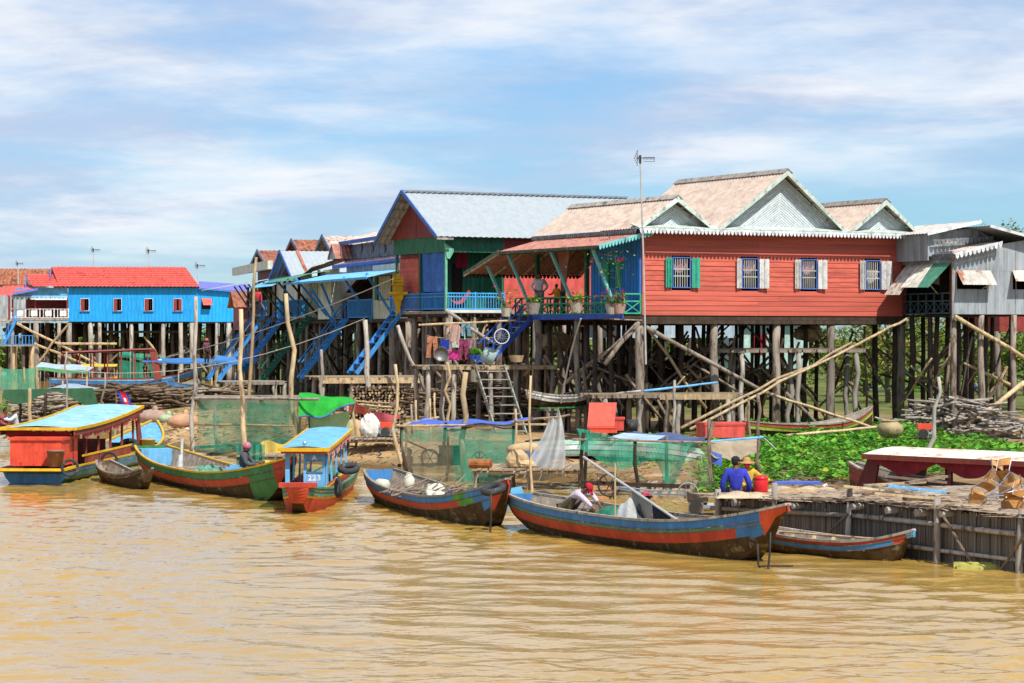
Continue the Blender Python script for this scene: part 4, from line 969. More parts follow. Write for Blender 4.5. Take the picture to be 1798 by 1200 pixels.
# roofs that rise behind the row
def back_house(name, label, ax, ay, rx, ry, bx, d, deg, m, wallm):
    f = Fr(Wp(ax, ay, d), deg); A = f.X(ax, ay, 0); Rp = f.X(rx, ry, 0); xb = f.Y(bx, ay, A.y).x; dy = abs(A.y - Rp.y)
    t = Thing(name, label, 'house', (3, 0, .4), f)
    r = gable_roof_u(t, 'roof', A.y, A.z, A.y + dy, Rp.z, A.y - dy, Rp.z, 0, xb, m, None, .25, .02)
    t.part('verge_board', MB().beam((-.02, A.y, A.z), (-.02, A.y - dy, Rp.z), .05, .2).beam((-.02, A.y, A.z), (-.02, A.y + dy, Rp.z), .05, .2), NAVY, r)
    t.part('wall', MB().box(.5, xb - .3, A.y - dy * .9, A.y + dy * .9, 4.6, Rp.z).add([(.5, A.y - dy * .9, Rp.z), (.5, A.y + dy * .9, Rp.z), (.5, A.y, A.z - .2)], [(0, 1, 2)]), wallm)
    posts(t, [.6, 2.6, xb - .4], [A.y - dy * .8, A.y, A.y + dy * .8], 4.6, .13)
back_house('rust_gable_house', 'rust brown striped gable roof rising behind the zinc roofed house', 512, 421, 523, 440, 568, 150, 14, ROOF_RUST, RED_DK)
back_house('rust_blotched_house', 'white gable roof blotched with rust behind the cream house', 566, 414, 580, 440, 690, 138, 14, ROOF_RUSTW, RED_DK)

# ---------------------------------------------------------------- the bright blue house with the red tile roof, far left
F8 = Fr(Wp(120, 565, 225), 6)
def build_blue_house():
    f = F8; zf = f.Y(120, 565, 0).z; X = lambda px, py=540, y=0: f.Y(px, py, y).x; Zf = lambda px, py, y=0: f.Y(px, py, y).z
    t = Thing('blue_stilt_house', 'bright blue sheet house with red tiled roof at the far left', 'house', (X(270), 3.5, -.2), f)
    xe, x2 = X(348), X(432); zt = Zf(200, 505); D = 7
    wins = [(142, 156), (200, 213), (254, 268), (305, 319)]; z1, z0 = Zf(150, 525), Zf(150, 545.5)
    w = MB()
    def sheet(a, b, za, zb): w.corr((a, 0, za), (b, 0, za), (b, 0, zb), (a, 0, zb), .3, .015)
    sheet(0, xe, zf, z0); sheet(0, xe, z1, zt); last = 0
    for a, b in wins: sheet(last, X(a), z0, z1); last = X(b)
    sheet(last, xe, z0, z1); t.part('front_wall', w, BLUE_SHEET)
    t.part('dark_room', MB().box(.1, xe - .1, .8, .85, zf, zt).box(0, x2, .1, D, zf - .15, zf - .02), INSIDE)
    t.part('end_wall', MB().box(0, .06, .02, D, zf, zt + .2).box(.06, x2, D, D + .05, zf, zt), BLUE_SHEET)
    for i, (a, b) in enumerate(wins):
        x0, x1 = X(a), X(b); o = barred_window(t, (x0, x1, z0, z1, -.03), WHITE_P, 4, (), m_bar=IRON)
        fr_ = (.45, .42, .5, .38)[i]
        t.part('shutter', MB().box(x0, x0 + (x1 - x0) * fr_, -.1, -.07, z0, z1), RED_DK, o)
        if i == 3: t.part('shutter', MB().box(x1 - (x1 - x0) * .38, x1, -.1, -.07, z0, z1), RED_DK, o)
        t.part('sill', MB().box(x0 - .1, x1 + .1, -.12, -.02, z0 - .12, z0 - .05), BLUE_TRIM, o)
    # lower right wing
    zq = Zf(360, 508, .0)
    t.part('wing_wall', MB().corr((xe, .1, zf), (x2, .1, zf), (x2, .1, zq - .35), (xe, .1, zq), .3, .015), BLUE_SHEET)
    t.part('wing_roof', MB().slab((xe, -.3, zq + .02), (x2 + .3, -.3, zq - .3), (x2 + .3, 4, zq + .4), (xe, 4, zq + .7), .08), paint('violet_trim', '#6f74c9'))
    p = f.Y(354, 524, .1); q = f.Y(373, 536, -.5); qa = f.Y(357, 536, -.5)
    o = t.part('window_flap', MB().corr((qa.x, -.5, q.z), (q.x, -.5, q.z), (f.Y(371, 524, .1).x, .05, p.z), (p.x, .05, p.z), .2, .01), RED_SHEET)
    t.part('opening', MB().box(p.x, f.Y(370, 524, .1).x, .06, .09, Zf(360, 543), p.z), INSIDE, o)  # dark panel painted in place of the shade under the flap
    # roof: tiled sheets with stepped courses
    zr = Zf(200, 469, 2.2); ze = Zf(200, 504, -.5); xl = X(57, 500, -.5); xrr = X(350, 504, -.5)
    xa, xb = X(90, 469, 2.2), X(325, 469, 2.2)
    r = t.part('roof', MB().corr((X(104, 504, -.5), -.5, ze), (xrr, -.5, ze), (xb, 2.2, zr), (xa, 2.2, zr), .35, .03, rows=9, step=.05)
               .add([(xrr, -.5, ze), (xrr, 5, ze), (xb, 2.2, zr)], [(0, 1, 2)]), ROOF_RED)
    zr2 = Zf(60, 482, 1.6)
    t.part('front_roof', MB().corr((X(57, 504, -.6), -.6, ze + .0), (X(110, 504, -.6), -.6, ze), (X(110, 482, 1.6), 1.6, zr2), (X(47, 482, 1.6), 1.6, zr2), .35, .03, rows=6, step=.05), ROOF_RED)
    t.part('back_slope', MB().corr((xrr, 5, ze), (xa, 5, ze), (xa, 2.2, zr), (xb, 2.2, zr), .35, .03), ROOF_RED)
    for (ax, ay, s_) in ((90, 469, 1.1), (47, 482, 1.3)):
        A = f.Y(ax, ay, 1.6); t.part('gable', MB().poly([(A.x - .05, A.y - 1.9 * s_ * .6, A.z - 1.0 * s_), (A.x - .05, A.y + 1, A.z - .8 * s_), (A.x - .05, A.y, A.z - .05)], .08), paint('violet_gable', '#5b6bb8'))
    # veranda on the left
    v0 = X(20); zv = Zf(60, 558)
    t.part('veranda_floor', MB().box(v0, 0, 0, D, zv - .25, zv - .05), W_GREY)
    ra = railing_bars(t, (v0, 0, zv), (0, 0, zv), Zf(60, 543) - zv, WHITE_P, .3, .06, (0, 1), posts_n=5, post=.1)
    lat = MB()
    for px in (35, 60, 85, 111): x = X(px); h = Zf(60, 543) - zv; lat.box(x - .28, x + .28, -.06, -.02, zv + .12, zv + h - .12); 
    t.part('lattice_panel', lat, WHITE_P, ra)
    t.part('veranda_head', MB().box(v0, -.05, -.06, .0, Zf(60, 520), zt - .05), paint('pale_blue_board', '#5aa8d8'))
    t.part('head_fringe', scallops(MB(), (v0, -.1, Zf(60, 520)), (-.05, -.1, Zf(60, 520)), .35, .35, .04), paint('pale_blue_fringe', '#8fc3e2'))
    t.part('white_awning', MB().grid(lambda a, b: (X(56) + (X(118) - X(56)) * a, .3 - .8 * b, Zf(60, 520) - .1 - .25 * b), 8, 2), WHITEC)
    for px in (22, 62, 118): t.part('veranda_post', MB().beam((X(px), .05, zv), (X(px), .05, zt - .4), .14), RED_DK)
    t.part('inner_wall', MB().box(v0 + 1, 0, 3, 3.1, zv, zt - .5), RED_DK)
    t.part('porch_roof', MB().corr((X(10, 517, -1), -1, Zf(10, 517, -1)), (X(58, 508, -1), -1, Zf(58, 508, -1)), (X(66, 504, 2), 2, Zf(66, 500, 2)), (X(5, 504, 2), 2, Zf(5, 502, 2)), .3, .02), ROOF_RED)
    t.part('porch_verge', MB().beam((X(10, 519, -1.1), -1.1, Zf(10, 519, -1.1)), (X(66, 508, -1.1), -1.1, Zf(66, 508, -1.1)), .06, .2), paint('violet_trim', '#6f74c9'))
    posts(t, [X(px) for px in (23, 64, 105, 121, 159, 177, 231, 286, 318, 337, 382, 402)], [.2], zf - .1, .21, W_GREY)
    posts(t, [X(px) for px in range(15, 440, 22)], [2.2, 4.2, 6.6], zf - .1, .2, wood('shade_toned_far_post', '#5f554b'))  # rear rows darkened in colour for the shade under the floor
    posts(t, [X(px) for px in range(12, 440, 9)], [3.2, 5.4], zf - .1, .11, wood('far_dark_post', '#453c34'), jit=.5)  # dense dark posts added so the underfloor reads as shade
    for k in range(14): x = X(20 + k * 29); t.part('stored_net', MB().ell((x, rnd.uniform(2, 5), zf - rnd.uniform(.4, 2.6)), rnd.uniform(.6, 1.3), .5, rnd.uniform(.25, .6), 10, 7, .2), INSIDE if k % 3 else W_DARK)
    braces(t, 26, (X(10), X(430)), (.4, 6), (.3, zf - .5), .1, seed=41)
    for (ax, ay, bx, by) in ((18, 562, 180, 645), (67, 637, 120, 570), (105, 604, 205, 604), (60, 604, 150, 640)): t.part('brace', crooked(f.Y(ax, ay, -.3), f.Y(bx, by, -.3), .12, .1, 6, 4, .03), W_TAN)
    t.part('storage_floor', MB().box(X(160), X(330), 1, 5, Zf(200, 585, 1), Zf(200, 581, 1)), W_DARK)
    return t
build_blue_house()
f = Fr(Wp(0, 500, 250), 6)
t = Thing('rust_red_roof_house', 'rusty brown ridged roof peeking out behind the blue house', 'house', (2, 2, 0), f)
a, b = f.Y(-40, 500, 0), f.Y(86, 500, 0); zt = f.Y(0, 472, 3).z
t.part('roof', MB().corr((a.x, 0, a.z), (b.x, 0, a.z), (b.x, 3, zt), (a.x, 3, zt), .35, .04), ROOF_RUST); t.part('wall', MB().box(a.x + .4, b.x - .4, .6, 5, 5, a.z + .3), ZINC_W)
posts(t, [a.x + .6, -1, 2, b.x - .6], [.8, 4], 5, .2)
f = Fr(Wp(-5, 520, 205), 6)
t = Thing('small_porch_house', 'red roofed porch with lower blue railed landing cut off at left edge', 'house', (0, 1, 0), f)
a, b = f.Y(-30, 519, 0), f.Y(24, 512, 0)
t.part('roof', MB().corr((a.x, 0, a.z), (f.Y(22, 519, 0).x, 0, a.z), (b.x, 2.5, b.z + .4), (a.x, 2.5, b.z + .4), .3, .03), ROOF_RED)
zf = f.Y(0, 560, 0).z; t.part('floor', MB().box(a.x, f.Y(20, 560, 0).x, .1, 5, zf - .2, zf), W_GREY)
zl = f.Y(0, 605, -.5).z; xl = f.Y(57, 605, -.5).x
t.part('landing', MB().box(a.x, xl, -.5, 1.5, zl - .15, zl), W_GREY); railing_bars(t, (a.x, -.5, zl), (xl, -.5, zl), .7, BLUE_STAIR, .25, .06, posts_n=6)
ladder(t, (f.Y(30, 562, .6).x, .6, zf), (f.Y(8, 604, .6).x, .6, zl), .8, BLUE_STAIR, 7, rail=BLUE_STAIR)
posts(t, [a.x + .3, f.Y(23, 600, 0).x, xl - .2], [.0, 1.2, 3], zl - .15, .16, W_TAN); t.part('veranda_post', MB().beam((f.Y(16, 540, .1).x, .1, zf), (f.Y(16, 540, .1).x, .1, a.z), .16), RED_DK)
# ---------------------------------------------------------------- boats
def P_(name, col, **k): return paint(name, col, wear=k.pop('wear', '#6a5d4c'), wamt=k.pop('wamt', .2), wscale=k.pop('wscale', 7), **k)
BT_BLUE = P_('boat_blue', '#3f7db8'); BT_RED = P_('boat_red', '#b5432f'); BT_GREEN = P_('boat_green', '#3a7d4b'); BT_TEAL = P_('boat_dull_green', '#5b8a6a', wamt=.3)
BT_LB = P_('boat_sky_blue', '#6aaedd', wamt=.2, wear='#a9c0cc'); BT_YEL = paint('boat_yellow', '#dcae22', wear='#a98a2e', wamt=.2); BT_MAR = P_('boat_maroon', '#8a4038', wamt=.2)
BT_ORANGE = P_('boat_orange', '#d4583a', wamt=.25); BT_LGREEN = P_('boat_grass_green', '#4c9a3c', wamt=.2); BT_LIME = P_('boat_lime', '#a9c23a', wamt=.15); BT_WHITE = P_('boat_white', '#dcdcd6', wamt=.2, wear='#a8a298')
def bez(xs, ys, x): return float(np.interp(x, xs, ys))
class Boat:
    def __init__(s, name, label, stern, bow, B=.75, z0=.45, zs=.2, zb=.55, keel=-.25, ks=.35, kb=.8, bands=(), panel=None, tp=.86, sw=.45, bw=.06,
                 ribs=8, thwarts=(), gun=None, floor=.02, cat='boat', group=None, smooth_in=None, deck=None, N=36, tb=.62, ts=.35, flare=2.0, inside=None):
        a, b = Vector(stern[:2]), Vector(bow[:2]); s.L = L = (b - a).length; ang = math.atan2(b.y - a.y, b.x - a.x)
        c = (a + b) / 2; s.fr = Fr((c.x, c.y), math.degrees(ang)); s.B, s.z0, s.zs, s.zb, s.keel, s.ks, s.kb, s.sw, s.bw, s.tb, s.ts, s.flare = B, z0, zs, zb, keel, ks, kb, sw, bw, tb, ts, flare
        s.floorz = floor
        t = s.t = Thing(name, label, cat, (0, 0, 0), s.fr, group)
        mats = [W_WET, W_HULL]; idx = {}
        def mi(m):
            if m not in mats: mats.append(m)
            return mats.index(m)
        hull = MB()
        rows = sorted({0.0} | {d for d, _ in bands})      # depth below the sheer where each band ends
        for sd in (-1, 1):
            grid = []
            for i in range(N + 1):
                tt = i / N; zt, zk = s.sheer(tt), s.kl(tt); col = []
                ds = [0.0] + [min(d, (zt - zk) * (k + 1) / (len(bands) + 2.2)) if False else d for k, (d, _) in enumerate(bands)]
                H = zt - zk
                ds = [min(d, H * .92 * (j / max(1, len(ds)))) if d > H * .92 else d for j, d in enumerate(ds)]
                ds = ds + [ds[-1] + (H - ds[-1]) * q for q in (.25, .5, .75, 1)]
                for d in ds: col.append(s.pt(tt, 1 - d / H if H > 1e-6 else 0, sd))
                grid.append(col)
            K = len(grid[0]); o = len(hull.v)
            for col in grid: hull.v.extend(col)
            for i in range(N):
                for j in range(K - 1):
                    q = o + i * K + j; fc = (q, q + K, q + K + 1, q + 1); hull.f.append(fc if sd < 0 else fc[::-1])
                    tm = (i + .5) / N
                    if j < len(bands): m = mi(bands[j][1])
                    else:
                        zc = sum((hull.v[k].z for k in fc), 0) / 4; m = 0
                    if panel:
                        pm = panel(tm, j, len(bands)); 
                        if pm is not None: m = mi(pm)
                    hull.m.append(m)
        nk = len(hull.v) // 2; K = nk // (N + 1)                 # close the bottom between the two sides
        for i in range(N): hull.f.append((i * K + K - 1, (i + 1) * K + K - 1, nk + (i + 1) * K + K - 1, nk + i * K + K - 1)); hull.m.append(0)
        # transom
        tr = [s.pt(0, k / 5, -1) for k in range(6)] + [s.pt(0, k / 5, 1) for k in range(5, -1, -1)]
        hull.add(tr, [tuple(range(12))], mi(bands[0][1]) if bands else 1)
        if bw >= .2:                                       # a broad bow closes in a V against a raked stem
            e = [[s.pt(1, k / 5, sd) for k in range(6)] for sd in (-1, 1)]; st = [Vector((s.x(1) + .12 + .1 * k, 0, s.kl(1) + (s.sheer(1) - s.kl(1)) * k / 5)) for k in range(6)]
            for sd, col in zip((-1, 1), e): hull.add(col + st, [((k, k + 1, k + 7, k + 6) if sd < 0 else (k + 6, k + 7, k + 1, k)) for k in range(5)], mi(BT_RED) if bands and bands[0][1] is BT_TEAL else 1)
        s.hull = t.part('hull', hull, mats, smooth=False)
        # inner skin and floor
        ins = MB(); th = .035; cols = []
        for i in range(N + 1):
            tt = i / N; w = s.hb(tt); zt = s.sheer(tt); zfl = max(floor, s.kl(tt) + .08); row = []
            for sd in (-1, 1):
                row.append(Vector((s.x(tt), sd * max(.004, w - th), zt - .004)))
                fr_ = max(0, min(1, (zfl - s.kl(tt)) / max(.01, zt - s.kl(tt)))); row.append(Vector((s.x(tt), sd * max(.003, w * s.prof(fr_) - th), min(zfl, zt - .02))))
            cols.append([row[0], row[1], row[3], row[2]])
        o = len(ins.v)
        for c_ in cols: ins.v.extend(c_)
        for i in range(N):
            for j in range(3): q = o + i * 4 + j; ins.f.append((q, q + 1, q + 5, q + 4)); ins.m.append(0)
        t.part('inner_planking', ins, inside or W_IN, s.hull)
        for sd in (-1, 1):
            g = MB(); pts = [Vector((s.x(i / N), sd * (s.hb(i / N) - .012), s.sheer(i / N))) for i in range(N + 1)]
            for p, q in zip(pts[:-1], pts[1:]): g.beam(p, q + (q - p) * .02, .07, .045)
            t.part('gunwale', g, gun or W_GREY)
        for d_, _ in bands[:-1] if len(bands) > 2 else bands:
            for sd in (-1, 1):
                pts = [s.pt(tt, 1 - d_ / max(.05, s.sheer(tt) - s.kl(tt)), sd) + Vector((0, sd * .004, 0)) for tt in (i / N for i in range(N + 1)) if s.sheer(tt) - s.kl(tt) > d_ * 1.3]
                if len(pts) > 2: t.part('strake', MB().tube(pts, .011, 4), W_HULL, s.hull)
        for i in range(ribs):
            tt = .14 + .68 * (i + .5) / ribs; w = s.hb(tt); zt = s.sheer(tt) - .05
            for sd in (-1, 1): t.part('rib', MB().beam((s.x(tt), sd * (w - .07), zt), (s.x(tt), sd * max(.05, w * s.prof(.25) - .08), max(floor, s.kl(tt) + .1)), .05, .05), W_IN, s.hull)
        for tt in thwarts:
            w = s.hb(tt) - .04; t.part('thwart', MB().box(s.x(tt) - .12, s.x(tt) + .12, -w, w, s.sheer(tt) - .16, s.sheer(tt) - .12), W_IN)
        if bw < .2:
            t.part('stem_post', MB().tube([s.pt(1, 0, 1) * 1, (s.x(1) + .01, 0, (s.kl(1) + s.sheer(1)) / 2), (s.x(1) + .02, 0, s.sheer(1) + .0)], [.03, .03, .025], 6), mats[mi(panel(.99, 0, 1))] if panel else W_HULL, s.hull)
    def x(s, t): return (t - .5) * s.L
    def hb(s, t):
        if t < s.ts: k = 1 - (1 - t / s.ts) ** 2 ; return s.B * (s.sw + (1 - s.sw) * k)
        if t > s.tb: k = 1 - ((t - s.tb) / (1 - s.tb)) ** 1.9; return s.B * (s.bw + (1 - s.bw) * k)
        return s.B
    def sheer(s, t):
        z = s.z0
        if t < .45: z += s.zs * ((.45 - t) / .45) ** 1.8
        if t > .5: z += s.zb * ((t - .5) / .5) ** 2.6
        return z
    def kl(s, t):
        z = s.keel
        if t < .3: z += s.ks * ((.3 - t) / .3) ** 2
        if t > .72: z += s.kb * ((t - .72) / .28) ** 3.4
        return min(z, s.sheer(t) - .12)
    def prof(s, q): return .48 + .52 * (1 - (1 - q) ** s.flare) if q > 0 else .48
    def pt(s, t, q, sd): return Vector((s.x(t), sd * s.hb(t) * s.prof(max(0, min(1, q))), s.kl(t) + (s.sheer(t) - s.kl(t)) * max(0, min(1, q))))
    def on(s, t, side, dz): return s.fr.w(s.x(t), side * s.hb(t), dz)      # world point in the boat
def ends(p_stern, p_bow, half, over_s, over_b):
    """two waterline points on the near side -> centre-line ends"""
    a, b = Gp(*p_stern), Gp(*p_bow); d = (b - a).normalized(); n = Vector((-d.y, d.x, 0))
    if n.y < 0: n = -n
    return a + n * half - d * over_s, b + n * half + d * over_b
def panel1(t, j, nb):
    if t > .955: return BT_ORANGE
    if t > .83 + .03 * j: return BT_BLUE
s0, b0 = ends((950, 936), (1326, 990), .45, 1.75, .35)
B1 = Boat('long_fishing_boat', 'long blue, green and red fishing boat, nearest to the viewer', s0, b0, B=.78, z0=.55, zs=.14, zb=.5, keel=-.25, ks=.5, kb=1.5,
          bands=((.17, BT_BLUE), (.235, BT_TEAL), (.42, BT_RED)), panel=panel1, sw=.42, ribs=10, thwarts=(.2, .5, .8))
def panel2(t, j, nb):
    if t > .95: return BT_RED
    if t > .87 + .02 * j: return BT_BLUE
    if t > .80 + .035 * j and j < nb: return BT_LGREEN
s0, b0 = ends((655, 880), (850, 930), .45, 1.2, .2)
B2 = Boat('blue_red_boat', 'blue and red wooden boat loaded with white jugs and a tyre', s0, b0, B=.8, z0=.45, zs=.25, zb=.6, keel=-.3, ks=.5, kb=1.35,
          bands=((.15, BT_BLUE), (.29, BT_RED)), panel=panel2, sw=.5, ribs=8, thwarts=(.25, .6))
def panel4(t, j, nb):
    if t > .955: return BT_RED
    if t > .89 - .02 * j + .03 * max(0, j - 2): return BT_GREEN
s0, b0 = ends((250, 838), (468, 883), .5, 1.0, .55)
B4 = Boat('green_red_boat', 'green and red wooden boat with a helmeted person seated in it', s0, b0, B=.95, z0=.5, zs=.35, zb=.62, keel=-.3, ks=.5, kb=1.4,
          bands=((.19, BT_GREEN), (.37, BT_RED)), panel=panel4, sw=.5, ribs=8, thwarts=(.3,), gun=BT_YEL, inside=None)
B4.t.part('stern_board', MB().box(B4.x(.02), B4.x(.05), -.45, .45, .3, B4.sheer(.03) - .03), BT_LB)
s0, b0 = ends((165, 842), (236, 860), .3, .15, .1)
B5 = Boat('small_grey_dinghy', 'small bare grey wooden dinghy between the tour boat and green boat', s0, b0, B=.42, z0=.3, zs=.22, zb=.25, keel=-.15, ks=.25, kb=.35, bands=((.1, W_HULL),), sw=.5, bw=.4, ribs=5)
def panel7(t, j, nb):
    if t > .965: return BT_LB
    if t > .9 + .02 * j: return BT_RED
s0, b0 = ends((1345, 968), (1556, 987), .32, .4, .35)
B7 = Boat('slim_red_blue_boat', 'slim empty boat with red and blue sides moored at the bamboo cage', s0, b0, B=.5, z0=.3, zs=.1, zb=.27, keel=-.2, ks=.3, kb=1.0,
          bands=((.08, BT_RED), (.17, BT_BLUE)), panel=panel7, sw=.6, ribs=0, thwarts=())
for i in range(6):
    tt = .12 + .13 * i; w = B7.hb(tt)
    B7.t.part('thwart', MB().box(B7.x(tt) - .05, B7.x(tt) + .05, -w + .03, w - .03, .16, .2), W_TAN)
    B7.t.part('rib', MB().beam((B7.x(tt), w - .06, .28), (B7.x(tt), w * .55, .03), .06, .05).beam((B7.x(tt), w * .5, .03), (B7.x(tt), -w * .5, .03), .05, .06), W_TAN)
B7.t.part('side_pole', MB().tube([(B7.x(.05), B7.hb(.1) - .12, .32), (B7.x(.8), B7.hb(.8) - .12, .33)], .022, 6), W_TAN)
# taxi boat 223
bw_ = Gp(520, 905); dr = Vector((.02, 1, 0)).normalized()
s0, b0 = bw_ + dr * 11.2, bw_ + dr * .3
B3 = Boat('water_taxi', 'small passenger boat with sky blue cabin numbered A 223', s0, b0, B=.62, z0=.42, zs=.1, zb=.2, keel=-.35, ks=.3, kb=.6,
          bands=((.1, BT_TEAL), (.2, BT_TEAL), (.25, BT_YEL)), panel=lambda t, j, nb: BT_RED if j >= nb else None, sw=.8, bw=.42, ribs=0, gun=BT_TEAL, tb=.7)
def taxi_cabin():
    b = B3; t = b.t; x1 = b.x(.84); x0 = b.x(.30); w = .46; zf, zr = .5, 1.36
    # bow is +x
    t.part('foredeck', MB().box(b.x(.84), b.x(1) - .03, -.27, .27, .56, .6).box(b.x(.975), b.x(1) + .04, -.42, .42, .6, .7), BT_RED)
    t.part('deck', MB().box(b.x(.1), b.x(.84) - .003, -.48, .48, .3, .34), W_DARK)
    ft = t.part('front_frame', MB().box(x1 - .05, x1 + .05, -w, -w + .1, zf, zr).box(x1 - .06, x1 + .045, -w, w, zr - .08, zr), BT_LB)
    # front panel (the near half has the door opening): local +y is to the right of the photo
    p0, p1 = -.04, w
    z_a, z_b = .86, 1.1
    fp = MB().box(x1 - .03, x1 + .03, p0, p1, zf - .1, z_a).box(x1 - .03, x1 + .03, p0, p1, z_b, zr - .083).box(x1 - .03, x1 + .03, p0, p0 + .07, z_a, z_b).box(x1 - .03, x1 + .03, p1 - .06, p1, z_a, z_b)
    fpo = t.part('front_panel', fp, BT_LB); t.part('window_trim', MB().box(x1 + .032, x1 + .05, p0 + .06, p1 - .05, z_b, z_b + .02).box(x1 + .032, x1 + .05, p0 + .06, p1 - .05, z_a - .02, z_a), BT_BLUE, fpo)
    for txt, zz, sz in (('A', 1.135, .16), ('223', .66, .17)):
        cu = bpy.data.curves.new('lettering', 'FONT'); cu.body = txt; cu.size = sz; cu.extrude = .004; cu.align_x = 'CENTER'; cu.offset = .006
        if txt == '223': cu.space_character = 1.25
        o = bpy.data.objects.new('lettering', cu); COL.objects.link(o); bpy.context.view_layer.update()
        dg = bpy.context.evaluated_depsgraph_get(); me = bpy.data.meshes.new_from_object(o.evaluated_get(dg)); bpy.data.objects.remove(o)
        me.materials.clear(); me.materials.append(WHITE_P)
        put('lettering', me, fpo, (x1 + .034, (p0 + p1) / 2, zz), (R(90), 0, R(90)))
    # posts along both sides
    for sd in (-1, 1):
        for k in range(5):
            x = x1 - .35 - (x1 - x0 - .4) * k / 4; t.part('cabin_post', MB().beam((x, sd * w, .4), (x + .02, sd * (w - .03), zr), .06, .045), BT_LB)
        t.part('side_board', MB().slab((x1 - .02, sd * (w + .02), .36), (x0, sd * (w + .02), .36), (x0, sd * (w + .02), .58), (x1 - .02, sd * (w + .02), .58), .03), BT_RED)
        t.part('side_trim', MB().beam((x1 + .15, sd * (w + .03), .5), (x0, sd * (w + .03), .62), .05, .05), BT_YEL)
    t.part('corner_panel', MB().slab((x1 + .02, w + .01, zf), (x1 - .3, w + .03, zf + .05), (x1 - .2, w + .03, zr - .1), (x1 + .02, w + .01, zr - .08), .02), BT_LB)
    # roof, a shallow arch with yellow rim
    n = 8; rf = MB(); q = lambda a: (-.56 + 1.12 * a, zr + .05 * math.sin(math.pi * a))
    rf.grid(lambda a, b_: (x1 + .3 - (x1 - x0 + .7) * a, q(b_)[0], q(b_)[1] + .05 + .22 * a ** 1.2), 8, n); rf.grid(lambda a, b_: (x1 + .3 - (x1 - x0 + .7) * a, q(b_)[0], q(b_)[1] + .01 + .22 * a ** 1.2), 8, n)
    r = t.part('roof', rf, BT_LB)
    rim = MB(); rim.box(x1 + .28, x1 + .33, -.58, .58, zr - .02, zr + .07)
    for sd in (-1, 1):
        for k in range(8):
            a0, a1 = k / 8, (k + 1) / 8; X = lambda a: x1 + .3 - (x1 - x0 + .7) * a
            rim.beam((X(a0), sd * .57, zr + .03 + .22 * a0 ** 1.2), (X(a1), sd * .57, zr + .03 + .22 * a1 ** 1.2), .05, .07)
    t.part('roof_rim', rim, BT_YEL, r); t.part('roof_lip', MB().box(x1 + .25, x1 + .28, -.54, .54, zr - .07, zr - .02), BT_RED, r)
    t.part('roof_lamp', MB().ell((x1 + .2, .0, zr + .17), .05, .05, .05), STEEL, r)
    # valance of striped cloth
    va = MB()
    for k in range(5):
        xa = x1 + .2 - (x1 - x0) * k / 5; xb = x1 + .2 - (x1 - x0) * (k + 1) / 5
        va.grid(lambda a, b_: (xa + (xb - xa) * a, .555 + .02 * math.sin(a * 20), zr + .02 + .2 * (k / 5) ** 1.2 - b_ * (.05 + .16 * abs(math.cos(a * math.pi)))), 8, 3)
    t.part('valance', va, cloth('pink_striped_cloth', '#d98f8f', var=.5, scale=9))
    t.part('seat_box', MB().box(x1 - 2.2, x1 - .8, .0, .4, .34, .7), INSIDE)
taxi_cabin()
